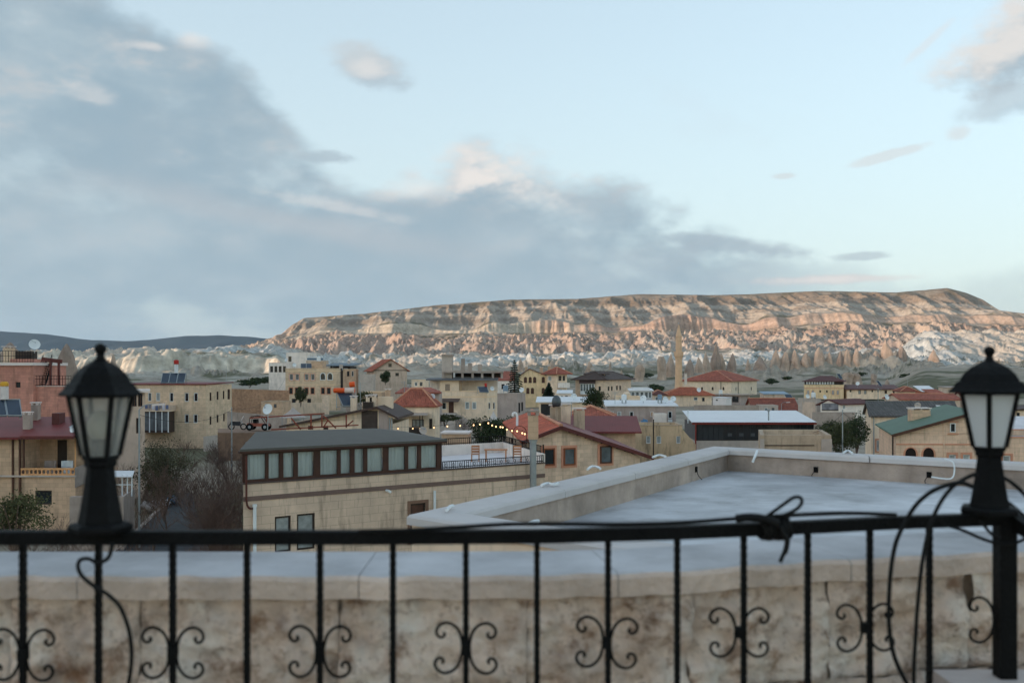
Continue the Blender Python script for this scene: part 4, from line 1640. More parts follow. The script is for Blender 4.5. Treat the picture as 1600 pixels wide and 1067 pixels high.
def veranda_details():
    H = VH
    D0 = 70.0
    X = lambda px: W(px, 0, D0).x
    Z = lambda py: W(0, py, D0).z
    back = D0 + 3.0
    # rear wall, side walls, floor of the veranda
    mb = MB()
    mb.abox(X(-120), X(31), D0 + 0.05, back + 3.5, H.top - 0.01, Z(683))
    mb.abox(X(31), X(118), back, back + 3.4, H.top - 0.01, Z(683))
    mb.build('upper_wall', TAN, H.root)
    MB().abox(X(-120), X(119), D0 - 0.1, back, H.top + 0.0, H.top + 0.12).build('veranda_floor', CONCL, H.root)
    # pierced balustrade: two rails, blocks with gaps
    mb = MB()
    z0, z1 = H.top + 0.12, Z(731)
    mb.abox(X(33), X(117), D0 - 0.06, D0 + 0.10, z1 - 0.13, z1)
    mb.abox(X(33), X(117), D0 - 0.06, D0 + 0.10, z0, z0 + 0.1)
    or_ = mat('orange_stone', C(206, 160, 112), 0.9, 0.12, 2.0, 0.3)
    mb.build('balustrade', or_, H.root)
    n = 13
    for i in range(n):
        c = X(33) + (X(117) - X(33)) * (i + 0.5) / n
        w = (X(117) - X(33)) / n
        m = MB()
        zm, zz0, zz1 = (z0 + 0.1 + z1 - 0.13) / 2, z0 + 0.1, z1 - 0.13
        pts = [(c - w * 0.5, zz0), (c - w * 0.22, zz0), (c - w * 0.40, zm), (c - w * 0.22, zz1), (c - w * 0.5, zz1)]
        for sgn in (1, -1):
            q = [(c + sgn * (x - c), z) for x, z in pts]
            m.hexa([(x, D0 - 0.03, z) for x, z in q], [(x, D0 + 0.06, z) for x, z in q])
        m.build('baluster', or_, H.root)
    for px in (20, 31, 37):
        MB().abox(X(px) - 0.06, X(px) + 0.06, D0 - 0.05, D0 + 0.07, Z(860) if px < 35 else z0, Z(684)).build('post', WOODB, H.root)
    MB().abox(X(112.5) - 0.04, X(112.5) + 0.04, D0 + 0.5, D0 + 0.58, z0, Z(684)).build('post', MATS['orange_stone'], H.root)
    m = MB()
    m.abox(X(60), X(75), back - 0.06, back + 0.02, z0, Z(692))
    m.build('door', WOODD, H.root)
    # roof
    y0 = D0 - 0.6
    e, rz = W(0, 681, y0).z, W(0, 650, D0 + 6).z
    rb = MB()
    rb.slab([(X(37), y0, e), (X(121), y0, e), (X(121) + 0.2, D0 + 6, rz), (X(60), D0 + 6, rz)], 0.12)
    rb.slab([(X(-120), y0 - 0.2, e - 0.12), (X(37), y0 - 0.2, e - 0.12), (X(60), D0 + 6, rz - 0.05), (X(-120), D0 + 6, rz - 0.05)], 0.12)
    H.part('roof', MAROON, lambda mb: mb.add(rb.v, rb.f))
    H.part('gutter', REDST, lambda mb: mb.bar((X(-120), y0 - 0.22, e - 0.2), (X(121), y0 - 0.05, e - 0.12), 0.12, 0.16))
    H.chimney(43.5, 643, 671, 0.5, D=72, m=CONC)
    H.chimney(56, 628, 650, 0.5, D=75, m=CONC)
    MB().abox(X(50), X(62), 73, 74, e + 0.2, rz + 0.35).build('dormer', MAROOND, H.root)
    # seats on the veranda
    for px, lab, mm in ((62, 'grey round armchair standing on the veranda', GREYP), (89, 'white plastic chair at the back of the veranda', WHITE)):
        o = Vector((X(px), D0 + 1.6, H.top + 0.12))
        t = thing('armchair', lab, 'chair', o)
        MB().lathe([(0.0, 0.26), (0.30, 0.36), (0.42, 0.38), (0.44, 0.05)], 12, o).build('seat', mm, t)
        b = MB()
        for k in range(9):
            an = k / 8 * math.pi
            b.box(o + Vector((0.36 * math.cos(an), 0.36 * math.sin(an), 0.62)), (0.075 * -math.sin(an), 0.075 * math.cos(an), 0), (0.03 * math.cos(an), 0.03 * math.sin(an), 0), (0, 0, 0.24))
        b.build('backrest', mm, t)
    # balcony's concrete side
    MB().hexa([(X(118), D0 - 0.1, Z(762)), (X(119) + 0.7, D0 + 2, Z(750)), (X(119) + 0.7, D0 + 2.2, Z(750)), (X(118), D0 + 0.1, Z(762))],
              [(X(118), D0 - 0.1, Z(730)), (X(119) + 0.7, D0 + 2, Z(722)), (X(119) + 0.7, D0 + 2.2, Z(722)), (X(118), D0 + 0.1, Z(730))]).build('balcony_side', CONC, H.root)


veranda_details()
solar(-12, 35, 624, 649, 72, 'pair of dark collectors with a white and yellow tank on the maroon roof', 2, (0.5, 13, 603, 624, 'up'),
      mat('white_tank', C(205, 205, 200), 0.5), skew=-4, rise=1.0)


def tank_cap():
    b = W(6.7, 603, 73)
    MB().lathe([(0, 0.30), (0.22, 0.30), (0.32, 0.2)], 14, b).build('tank_lid', mat('yellow_plastic', C(206, 160, 48), 0.5), [o for o in bpy.data.objects if o.name.startswith('solar_water_heater')][0])


bpy.context.view_layer.update()
tank_cap()
dish(114, 669, 70.5, 0.32, 'small white dish on the maroon roof beside the lamp', -0.5, pole=0.5)

# -- terraced house half hidden by the first lamp
TH = House('terraced_house', 'beige house with a wooden loggia and white roof edge behind the black lamp', 'house', 226, 88, -20, ('m', 6.5), ('m', 4), 613, BEIGE, thl=4,
           wins=[('L', 210, 625, 7, 20, dict(frame=WOODB, mull=2)), ('L', 219, 625, 7, 20, dict(frame=WOODB, mull=2)), ('L', 201, 625, 7, 20, dict(frame=WOODB, mull=2)),
                 ('L', 216, 665, 7, 24, dict(frame=WOODB))],
           roof=dict(kind='slab', m=TRIMW, ov=0.5, rise=0.0, thick=0.22))
# garden pergola with a pale sheet roof
def pergola():
    t = thing('white_pergola', 'white post pergola with a pale corrugated roof over a concrete yard wall', 'pergola', W(195, 790, 66))
    for px in (191, 199, 206):
        a = W(px, 775, 65.5)
        MB().tube([a, W(px, 741, 65.5)], 0.045, 6).build('post', WHITE, t)
    MB().bar(W(180, 757, 65.5), W(208, 757, 65.5), 0.06).build('rail', WHITE, t)
    MB().slab([W(178, 744, 65), W(207, 744, 65), W(210, 735, 70), W(178, 735, 70)], 0.06).build('roof_sheet', WROOF, t)
    w = thing('yard_wall', 'low concrete yard wall under the white pergola', 'wall', W(195, 830, 64))
    p0, p1 = W(193, 776, 63), W(208, 764, 69)
    MB().hexa([(-28, 63, -13), (p0.x, 63, -13), (p1.x, 69, -13), (p1.x, 69.3, -13), (p0.x - .3, 63.4, -13), (-28, 63.4, -13)],
              [(-28, 63, p0.z), (p0.x, 63, p0.z), (p1.x, 69, p1.z), (p1.x, 69.3, p1.z), (p0.x - .3, 63.4, p0.z), (-28, 63.4, p0.z)]).build('wall', CONC, w)


pergola()

# -- ochre building with the balcony
OB = House('ochre_building', 'ochre stone building with a cluttered balcony and red roof edge', 'building', 322, 140, 14, 190, 362, 601, YELLOW, thl=3, base=-14,
           wins=[('L', 291.7, 620.5, 6.2, 13.5), ('L', 306, 620.5, 6.2, 13.5), ('L', 268, 620.5, 6, 14), ('L', 247, 620, 6, 13, dict(pane=CURT)), ('L', 234, 620, 5.5, 13, dict(pane=GLASS2)),
                 ('L', 291.7, 654, 6.4, 13.5), ('L', 305.5, 654, 6.4, 13.5),
                 ('R', 329, 619.5, 3, 13, dict(frame=WOODB)), ('R', 340, 618, 3, 13, dict(frame=WOODB)), ('R', 349.5, 617, 2.6, 13, dict(frame=WOODB)),
                 ('R', 357.5, 616, 3.8, 16, dict(frame=WOODB, mull=2)), ('R', 329, 657, 3, 13, dict(frame=WOODB)), ('R', 340, 654, 3, 12, dict(frame=WOODB)), ('R', 350, 652, 2.6, 12, dict(frame=WOODB))])


def ochre_details():
    H = OB
    z = H.top
    H.part('roof', MAROON, lambda mb: mb.slab([H.P(-0.2, -0.2, z + 0.12), H.P(H.Ll + 0.2, -0.2, z + 0.12), H.P(H.Ll, H.Lr + 0.2, z + 0.32), H.P(-0.2, H.Lr + 0.2, z + 0.32)], 0.14))
    # balcony over a brown glazed porch
    s0, s1 = H.s_at('L', 276), H.s_at('L', 224)
    zf, zt = H.z_at('L', 250, 640), H.z_at('L', 250, 633)
    H.part('balcony', CREAM2, lambda mb: H.fbox(mb, 'L', s0, s1, zf - 0.15, zf, 0, 2.4))
    H.part('balcony_parapet', BEIGE, lambda mb: (H.fbox(mb, 'L', s0, s1, zf + 0.004, zt, 2.25, 2.4), H.fbox(mb, 'L', s0, s0 + 0.15, zf + 0.004, zt, 0, 2.245)))
    zb = H.z_at('L', 250, 674)
    po = H.part('porch', mat('brown_porch', (0.05, 0.032, 0.028), 0.4, 0.2), lambda mb: H.fbox(mb, 'L', s0 + 0.3, s1 - 0.1, zb, zf - 0.152, 0, 2.2))
    for k in range(6):
        s = s0 + 0.3 + (s1 - s0 - 0.4) * k / 5
        m = MB()
        H.fbox(m, 'L', s - 0.06, s + 0.06, zb, zf - 0.152, 2.2, 2.3)
        m.build('porch_post', WHITE, H.root)
    for k in range(5):
        s = s0 + 0.3 + (s1 - s0 - 0.4) * k / 5
        m = MB()
        H.fbox(m, 'L', s + 0.12, s + (s1 - s0 - 0.4) / 5 - 0.12, zb + 0.3, zf - 0.35, 2.2, 2.23)
        m.build('porch_pane', GLASS2, po)
    # washing and boxes along the balcony edge
    t = thing('balcony_clutter', 'blue and white cloths hung over the ochre balcony', 'washing', H.on('L', (s0 + s1) / 2, zt, 2.4))
    cols = [mat('cloth_blue', C(96, 110, 140), 0.9), mat('cloth_pale', C(196, 198, 206), 0.9), mat('cloth_grey', C(130, 132, 142), 0.9)]
    for k in range(9):
        s = s0 + 0.2 + (s1 - s0 - 0.4) * k / 9
        m = MB()
        h = 0.35 + 0.3 * rnd.random()
        H.fbox(m, 'L', s, s + 0.36, zt - h, zt + 0.1 + 0.3 * rnd.random(), 2.41 + 0.02 * (k % 2), 2.47)
        m.build('cloth', cols[k % 3], t)


ochre_details()
solar(251, 288, 583, 598, 141, 'three tilted collectors with a red capped tank on the ochre building', 3, (272.5, 278.5, 569, 583, 'up'), WHITE, skew=3, rise=1.4)
MB().lathe([(0, 0.34), (0.5, 0.36), (0.62, 0.2)], 12, W(275.5, 569, 142.4)).build('tank_cap', mat('red_plastic', C(170, 40, 32), 0.5), bpy.data.objects['solar_water_heater.001'])
GW = House('garden_wall', 'pale rendered garden wall stepping down from the ochre building', 'wall', 322, 134, 14, ('m', 0.4), 357, 682, CONCL, base=-14)

# -- steel frame and brown gabled shed behind the charcoal roof
BG = House('brown_gable', 'cream gabled house with a long dark brown metal roof', 'house', 614, 88, 3, 447, ('m', 9), 662, CREAM2,
           wins=[('L', 485, 668, 8, 6, dict(frame=WOODB)), ('L', 509, 668, 8, 6, dict(frame=WOODB))],
           roof=None)


def brown_details():
    H = BG
    p1 = H.s_at('L', 590)
    zp, zr, zl = H.z_at('L', 590, 634.5), H.z_at('L', 614, 647), H.z_at('L', 450, 663)
    mb = MB()
    mb.poly([H.P(0, 0, H.top), H.P(H.Ll, 0, H.top), H.P(H.Ll, 0, zl - 0.05), H.P(p1, 0, zp - 0.1), H.P(0, 0, zr - 0.1)])
    mb.build('gable', CREAM2, H.root)
    m = MB()
    wall = lambda a, b, mm, nm: H.part(nm, mm, lambda q: H.fbox(q, 'L', min(a, b), max(a, b), H.z_at('L', 590, 676), H.z_at('L', 590, 641.5), 0.01, 0.06))
    wall(H.s_at('L', 565), H.s_at('L', 590), mat('brown_boards', (0.075, 0.052, 0.042), 0.8, 0.2, 2.0, 0.4, ridges=('Y', 0.22)), 'board_wall')
    wall(H.s_at('L', 592), H.s_at('L', 607), GREYP, 'grey_panel')
    o = 0.5
    sl, sr = (zp - zl) / (H.Ll - p1), (zp - zr) / p1
    m.slab([H.P(p1, -o, zp), H.P(H.Ll + o, -o, zl - sl * o), H.P(H.Ll + o, 9, zl - sl * o), H.P(p1, 9, zp)], 0.2)
    m.slab([H.P(-o, -o, zr - sr * o), H.P(p1, -o, zp), H.P(p1, 9, zp), H.P(-o, 9, zr - sr * o)], 0.2)
    m.build('roof', BROWNR, H.root)
    for px, y0, y1 in ((553, 618, 634), (577, 617, 632), (583, 616, 632)):
        H.chimney(px, y0, y1, 0.55, D=91, m=CREAM2)
    H.part('double_chimney', CREAM2, lambda q: q.abox(W(591, 0, 92).x, W(614, 0, 92).x, 91.4, 92.4, W(0, 640, 92).z, W(0, 619.5, 92).z))
    H.part('skylight', WOODD, lambda q: q.abox(W(568, 0, 90).x, W(582, 0, 90).x, 89.6, 90.6, W(0, 638, 90).z, W(0, 628, 90).z))
    H.part('downpipe', GALV, lambda q: (q.tube([H.on('L', H.s_at('L', 609), zr - 0.3, 0.15), H.on('L', H.s_at('L', 609), -8, 0.15)], 0.07, 6),
                                        q.tube([H.on('L', H.s_at('L', 612.5), zr - 0.3, 0.15), H.on('L', H.s_at('L', 612.5), -8, 0.15)], 0.07, 6)))
    t = thing('roof_skeleton', 'rusty red steel roof frame standing empty behind the charcoal roof', 'steel frame', W(470, 675, 82))
    rust = mat('rusty_steel', C(124, 62, 46), 0.7, 0.2, 3.0, 0.2)
    for i, (a, b) in enumerate((((390, 653), (507, 646)), ((424, 671), (560, 664)), ((455, 653), (470, 671)), ((505, 649), (525, 669)), ((486, 648), (486, 671)),
                                ((503, 648), (503, 668)), ((541, 648), (541, 668)), ((541, 666), (552, 657)), ((505, 668), (512, 657)), ((417, 651), (417, 658)))):
        MB().bar(W(*a, 80), W(*b, 80), 0.10).build('beam', rust, t)


brown_details()
solar(535, 559, 613.5, 634, 93, 'large blue collector under a bright orange lying tank', 1, (521, 555, 606, 614), mat('orange_tank', C(214, 88, 34), 0.45, 0.05), skew=-9, rise=1.2)
MB().tube([W(539, 610, 93.15), W(553, 610, 93.15)], 0.262, 12).build('tank_band', mat('tank_white', C(208, 196, 186), 0.5), bpy.data.objects['solar_water_heater.002'])


def barrel():
    a, b = W(546, 601, 97), W(554.5, 600, 97)
    t = thing('orange_tank', 'spare orange water tank behind the blue collector', 'water tank', (a + b) / 2)
    MB().tube([a, a.lerp(b, 0.06), a.lerp(b, 0.94), b], [0.2, 0.27, 0.27, 0.2], 12).build('tank', MATS['orange_tank'], t)
    MB().bar(W(542, 607, 97), W(556, 607, 97), 0.4, 0.25).build('cradle', CONC, t)
    MB().bar(W(549, 608, 97.6), W(549, 700, 97.6), 0.9).build('pier', CONC, t)


barrel()
dish(418, 639, 76, 0.42, 'big white dish on a thin pole behind the charcoal roof', -0.35, pole=1.6)

# -- red hipped house with the string lights
RB = House('red_hip_house', 'white walled house with stacked red hipped tile roofs', 'house', 680, 128, 4, 613, 687, 636, CREAM2,
           wins=[('L', 617, 661, 7, 13, dict(frame=WOODB, pane=GLASS2)), ('L', 653, 661, 19, 12, dict(frame=WOODB, pane=CURT, mull=3)), ('L', 673, 662, 5, 16, dict(door=True, frame=WOODD, pane=WOODD))],
           roof=dict(kind='hip', m=TILE, rise=2.2, ov=0.3))
RB.part('upper_wall', GREYP, lambda mb: mb.abox(W(650, 0, 136).x, W(686, 0, 136).x, 135.5, 142, -8, W(0, 613, 136).z))
RB.part('upper_roof', TILE, lambda mb: (mb.slab([W(617, 613.5, 135), W(690, 613, 135), W(673, 605, 139.5), W(631, 605, 139.5)], 0.16),
                                        mb.slab([W(690, 613, 135), W(688, 611, 144), W(673, 605, 139.5)], 0.16)))
RB.part('pergola_roof', CONC, lambda mb: mb.slab([W(618, 649, 124), W(668, 648, 124), W(668, 645, 128), W(618, 645, 128)], 0.1))
for px in (656, 660):
    RB.part('pergola_post', WOODD, lambda mb: mb.bar(W(px, 648, 124.5), W(px, 672, 124.5), 0.1))
RB.chimney(606, 607, 616, 0.7, D=133)
RB.part('terrace_fence', WOODD, lambda mb: mb.bar(W(615, 673, 118), W(662, 673, 118), 0.08, 0.8))
dish(675, 620, 131, 0.45, 'white dish fixed to the red hipped house wall', -0.3, pole=0.6)
dish(661, 672, 72, 0.30, 'grey dish behind the charcoal roof edge', 0.5, pole=0.6, m=CONCL)
House('low_shed', 'low stone shed with a pale flat lid behind the terrace', 'shed', 731, 74, 3, 690, ('m', 2.5), 678, TAN, roof=dict(kind='slab', m=TRIMW, ov=0.1, rise=0.0, thick=0.12))

# -- cream house with concrete frame on top
CH = House('cream_house', 'cream two storey house with a brown door and outside stairs', 'house', 761, 168, 22, 685, 777, 612, CREAM2, thl=4,
           wins=[('L', 693.8, 634, 7, 11), ('L', 705, 637, 8, 18, dict(door=True, frame=WOODB, pane=WOODB)), ('L', 730, 633.5, 6.5, 11, dict(pane=CURT)), ('L', 741, 633.5, 6.5, 11, dict(pane=CURT)),
                 ('R', 765, 634, 3, 11), ('R', 772, 634, 3, 11)],
           roof=dict(kind='flat', cop=TRIMC), band=(TRIMC, 620))


def cream_details():
    H = CH
    H.part('canopy', BROWNR, lambda mb: mb.slab([W(684, 627, 165.5), W(716, 627, 165.5), W(719, 622.5, 168), W(684, 622.5, 168)], 0.12))
    z0 = H.top - 0.4
    D1 = 172
    X = lambda px: W(px, 0, D1).x
    Z = lambda py: W(0, py, D1).z
    mb = MB()
    wall_face(mb, Vector((X(687), D1)), Vector((1, 0)), Vector((0, -1)), X(717) - X(687), z0, Z(594), [(X(695.5) - X(687), X(703) - X(687), Z(612), Z(600))])
    mb.quad((X(717), D1, z0), (X(720), D1 + 5, z0), (X(720), D1 + 5, Z(594)), (X(717), D1, Z(594)))
    mb.build('upper_wall', CREAM2, H.root)
    MB().abox(X(695.5), X(703), D1 + 0.1, D1 + 0.2, Z(612), Z(600)).build('shutter', mat('grey_shutter', C(150, 140, 126), 0.7, 0.1, 3.0, 0.4, ridges=('Y', 0.12)), H.root)
    MB().abox(X(669), X(687) - 0.02, D1 + 3, D1 + 6, -8, Z(594)).build('side_wall', WHITEP, H.root)
    MB().abox(X(720), X(777), D1 + 5.2, D1 + 8, z0 - 1, Z(594)).build('rear_wall', WHITEP, H.root)
    MB().slab([(X(666), D1 - 1, Z(592)), (X(778), D1 - 1, Z(592)), (X(778), D1 + 9, Z(590.5)), (X(666), D1 + 9, Z(590.5))], 0.25).build('roof_slab', mat('blue_grey_roof', C(98, 104, 108), 0.7, 0.1), H.root)
    # unfinished storey
    mb = MB()
    mb.abox(X(689), X(705), D1 + 2, D1 + 6, Z(591), Z(556))
    mb.build('stair_head', CONCL, H.root)
    MB().abox(X(688.5), X(706), D1 + 1.7, D1 + 6.3, Z(556), Z(553)).build('stair_head_lid', CONC, H.root)
    MB().abox(X(690), X(786), D1 + 1, D1 + 9, Z(582.5), Z(579.5)).build('floor_slab', CONC, H.root)
    for px in (692, 722, 738, 753, 770, 784):
        MB().abox(X(px) - 0.2, X(px) + 0.2, D1 + 1.2, D1 + 1.6, Z(591), Z(582.5)).build('column', CONC, H.root)
    for px, y in ((722, 560), (733, 567), (749, 569)):
        MB().abox(X(px) - 0.35, X(px) + 0.35, D1 + 3.2, D1 + 3.6, Z(579.5), Z(y)).build('column', CONC, H.root)
    MB().abox(X(708), X(784), D1 + 6, D1 + 6.2, Z(590), Z(583)).build('back_screen', WOODD, H.root)
    # outside stair
    mb = MB()
    for k in range(9):
        a = W(711 + k * 2.6, 646 + k * 1.5, 164.5)
        mb.abox(a.x, a.x + 0.32, 163.6, 165.4, -12, a.z)
    mb.build('stairs', CONCL, H.root)
    MB().bar(W(710, 641, 163.6), W(735, 655, 163.6), 0.1, 0.3).build('stair_parapet', CREAM2, H.root)
    MB().abox(W(686, 0, 163).x, W(711, 0, 163).x, 162.5, 167.8, -14, W(0, 647, 163).z).build('porch', CONCL, H.root)


cream_details()
solar(749, 764, 604, 612.5, 166, 'single dark collector with a red tank end on the cream house terrace', 1, (757, 761, 598.5, 604, 'up'), MATS['red_plastic'], skew=-3, rise=1.0)
House('grey_house', 'plain grey rendered house with a flat roof beside the white tent', 'house', 808, 150, 30, 777, 821, 615, GREYP, thl=4,
      wins=[('R', 811.5, 637, 3, 16, dict(frame=WOODD)), ('R', 816, 635, 3, 14, dict(frame=WOODD))], roof=dict(kind='flat', cop=CONCL))

# -- houses further back, left of the minaret
YH = House('yellow_hotel', 'yellow stone hotel with six small trimmed windows and two arched windows per floor', 'building', 524.5, 240, 12, 446, 532, 576, YELLOW, thl=4,
           wins=[('L', x, 589, 5.6, 9.5, dict(trim=TRIM, pane=GLASS2)) for x in (455.3, 464.5, 479.2, 488.8)] +
                [('L', x, 588, 8.6, 11.5, dict(arch=1)) for x in (504.5, 515.8)] +
                [('L', x, 610.5, 5.4, 9.5, dict(trim=TRIM, frame=WOODB)) for x in (454.6, 463.8, 479, 488.4, 504.6, 513.7)] +
                [('L', x, 626, 6, 6.5, dict(frame=WOODB)) for x in (459, 483)],
           roof=dict(kind='flat', cop=TRIMC), band=(TRIMC, 601, 579.5), pane=GLASS)
YH.part('penthouse', TAN, lambda mb: mb.abox(W(489, 0, 246).x, W(506, 0, 246).x, 244, 249, W(0, 580, 246).z, W(0, 565, 246).z))
YH.part('low_wall', CREAM2, lambda mb: mb.abox(W(436, 0, 226).x, W(506, 0, 226).x, 225.7, 226.1, -13, W(0, 629, 226).z))
YH.part('gate_pier', CREAM, lambda mb: mb.abox(W(505, 0, 222).x, W(514, 0, 222).x, 221, 222.3, -13, W(0, 618, 222).z))
solar(470, 487, 568, 575.5, 243, 'blue collectors on the yellow hotel roof', 2, None, rise=1.5)
WB = House('white_block', 'white block with a row of four brown windows behind the yellow hotel', 'building', 452, 300, 3, 420, ('m', 8), 567, WHITEP,
           wins=win_row('L', (424.4, 431, 437.7, 444.5), 576.8, 4.6, 9.5, frame=WOODB), roof=dict(kind='flat', cop=TRIMW), base=-9)
WB2 = House('white_tower_block', 'taller white block with one brown window behind the yellow hotel', 'building', 483, 304, 3, 447, ('m', 9), 551, WHITEP,
            wins=[('L', 453, 561, 5, 8.5, dict(frame=WOODB))], roof=dict(kind='flat', cop=TRIMW), base=-9)
BAL = thing('terrace_balustrade', 'white row of jars along a blue terrace ledge', 'balustrade', W(492, 562, 290))
MB().bar(W(480, 561, 290), W(505, 561, 290), 0.4, 0.6).build('ledge', mat('blue_ledge', C(92, 118, 136), 0.7), BAL)
for k in range(9):
    b = W(481.5 + k * 2.7, 559.5, 290)
    MB().lathe([(0, 0.12), (0.3, 0.2), (0.55, 0.1), (0.7, 0.17)], 8, b).build('jar', WHITE, BAL)
BAL2 = House('brown_block', 'small brown rendered block beneath the jar terrace', 'building', 507, 288, 3, 478, ('m', 5), 563, BEIGE, base=-9)
MH = House('timber_cafe', 'dark timber cafe with a thin flat metal roof', 'building', 547, 275, 4, 516, 557, 572, WOODD,
           wins=[('L', 528, 580, 6, 9, dict(pane=GLASS2)), ('L', 540, 580, 6, 9, dict(pane=GLASS2))], roof=dict(kind='slab', m=mat('slate_blue_roof', C(96, 112, 122), 0.6), ov=1.2, rise=0.7, thick=0.25), base=-9)
House('stone_lodge', 'small stone lodge with narrow windows beside the timber cafe', 'house', 556, 262, 4, 536, 560, 577, TAN,
      wins=[('L', 544, 584, 4, 8, dict(frame=WOODB)), ('L', 551, 584, 3, 8)], roof=dict(kind='flat', cop=TRIMC), base=-9)
OG = House('orange_gable_house', 'plain beige house with a wide gable and one orange tiled slope', 'house', 584, 258, 90, 573, 636, 578, BEIGE, thl=72, base=-9,
           wins=[('R', 609.5, 570.5, 5, 5.5, dict(proud=1, frame=WOODD)), ('R', 620.5, 585, 5.5, 5, dict(frame=WOODD))],
           roof=dict(kind='gp', m=TILE2, rise=2.7, ov=0.7, cap=False), band=(WOODD, 578.6))
House('yard_block', 'low concrete yard block in front of the orange gable house', 'wall', 583, 240, 3, 562, ('m', 3), 585, CONCL, base=-9)

AY = House('arched_house', 'yellow house with rows of brown arched windows and a shallow gable', 'house', 811, 250, 88, ('m', 8), 856, 588, YELLOWP, thl=90, base=-10,
           wins=[('R', x, 593.5, 4.8, 9.5, dict(arch=1, pane=WOODB, trim=WOODB)) for x in (821, 828.4, 835.4, 848.8)] +
                [('R', x, 610.5, 4.8, 9.5, dict(arch=1, pane=WOODB, trim=WOODB)) for x in (824.8, 831.9, 848.8)],
           roof=dict(kind='gp', m=MAROOND, rise=1.8, ov=0.35, pm=2.6, cap=False))
AT = House('turret_house', 'house with a red hipped turret roof and pale balcony beside the arched house', 'house', 870, 247, 50, 854, 886, 585, CREAM2, base=-10,
           wins=[('L', 859, 591, 5, 7, dict(frame=WHITE, pane=CURT)), ('R', 875, 591, 5, 8, dict(frame=WOODB)), ('R', 881, 591, 4, 8, dict(frame=WOODB)), ('R', 876, 612, 6, 8, dict(pane=GLASS2))],
           roof=dict(kind='hip', m=TILE, rise=1.7, ov=1.0))
AT.part('balcony', WHITEP, lambda mb: AT.fbox(mb, 'R', 0.0, AT.Lr, AT.z_at('R', 876, 606), AT.z_at('R', 876, 598), 0.3, 1.0))
AT.chimney(846, 573, 586, 0.8, D=253)
AT.chimney(822, 572, 586, 0.8, D=256)
AT.chimney(858, 571, 580, 0.7, D=256)
House('red_roof_back', 'red tiled roof end behind the dark conifer', 'house', 802, 262, 3, 772, ('m', 8), 595, WHITEP, base=-10, roof=dict(kind='slab', m=TILE, ov=0.3, rise=2.4, thick=0.16))
House('white_low_house', 'low white house wall at the foot of the conifer', 'house', 800, 236, 3, 777, ('m', 5), 596, WHITEP, wins=[('L', 786, 604, 5, 8, dict(frame=WOODB))], base=-11)

DM = House('mansion', 'stone mansion with a broad dark brown hipped roof and white bay window', 'house', 945, 255, 25, 899, 986, 594, CREAM, thl=8, base=-10,
           wins=[('L', 937, 607, 3.5, 7, dict(frame=WOODB)), ('R', 951, 607, 2.5, 7, dict(frame=WOODB)), ('R', 956, 607, 2.5, 7, dict(frame=WOODB)), ('R', 964, 606, 2.5, 7, dict(frame=WOODB)), ('R', 969, 606, 2.5, 7, dict(frame=WOODB))],
           roof=dict(kind='hip', m=BROWNR, rise=2.0, ov=0.9, cap=BROWNR))


def mansion_details():
    H = DM
    s0, s1 = H.s_at('L', 929), H.s_at('L', 907)
    z0, z1 = H.z_at('L', 918, 616), H.z_at('L', 918, 599)
    b = H.part('bay_window', WHITE, lambda mb: H.fbox(mb, 'L', s0, s1, z0, z1, 0, 0.9))
    n = 5
    for k in range(n):
        m = MB()
        a = s0 + (s1 - s0) * (k + 0.14) / n
        H.fbox(m, 'L', a, a + (s1 - s0) * 0.72 / n, z0 + 0.9, z1 - 0.15, 0.9, 0.93)
        m.build('pane', GLASS2, b)
    H.part('bay_roof', BROWNR, lambda mb: mb.slab([H.on('L', s0 - 0.3, z1 + 0.12, 1.3), H.on('L', s1 + 0.3, z1 + 0.12, 1.3), H.on('L', s1 + 0.3, z1 + 0.9, 0), H.on('L', s0 - 0.3, z1 + 0.9, 0)], 0.12))
    D1 = 259
    X = lambda px: W(px, 0, D1).x
    d = H.part('dormer', CREAM2, lambda mb: mb.abox(X(916), X(945), D1, D1 + 4, W(0, 594, D1).z, W(0, 585, D1).z))
    MB().slab([(X(911), D1 - 1, W(0, 584, D1).z), (X(952), D1 - 1, W(0, 584, D1).z), (X(946), D1 + 3, W(0, 579.5, D1).z), (X(926), D1 + 3, W(0, 579.5, D1).z)], 0.2).build('dormer_roof', BROWNR, H.root)
    for px in (920, 925):
        MB().abox(X(px) - 0.3, X(px) + 0.3, D1 - 0.05, D1 - 0.01, W(0, 592, D1).z, W(0, 587, D1).z).build('dormer_window', WHITE, d)
    MB().abox(X(931), X(944), D1 - 0.05, D1 - 0.01, W(0, 593, D1).z, W(0, 586, D1).z).build('dormer_opening', WOODD, d)


mansion_details()
House('tin_kiosk', 'beige kiosk under a white tin roof among chimneys', 'building', 921, 128, 3, 842, ('m', 5), 629, CREAM2, wins=[('L', 856, 640, 22, 18, dict(frame=WOODD, pane=GLASS))],
      roof=dict(kind='slab', m=WROOF, ov=0.4, rise=0.5, thick=0.12))
LW = House('long_white_building', 'long grey walled building with a white flat roof and a blue tarp', 'building', 1056, 150, 2, 949, ('m', 7), 635, GREYP,
           wins=[('L', 956.5, 647, 5, 9, dict(pane=CURT)), ('L', 967.6, 647.5, 6, 9.5, dict(pane=CURT)), ('L', 986.8, 647.5, 6.2, 9.5), ('L', 1047, 648, 6.4, 11), ('L', 1019, 647, 5.5, 8, dict(pane=TAN))],
           roof=dict(kind='slab', m=WROOF, ov=0.35, rise=0.55, thick=0.18))
LW.part('canopy_wall', WHITEP, lambda mb: mb.abox(W(1022, 0, 148).x, W(1041, 0, 148).x, 147.6, 149.7, -13, W(0, 646, 148).z))
LW.part('door_panel', WHITE, lambda mb: LW.fbox(mb, 'L', LW.s_at('L', 1050.5), LW.s_at('L', 1043.5), LW.z_at('L', 1047, 664), LW.z_at('L', 1047, 655), 0.01, 0.06))


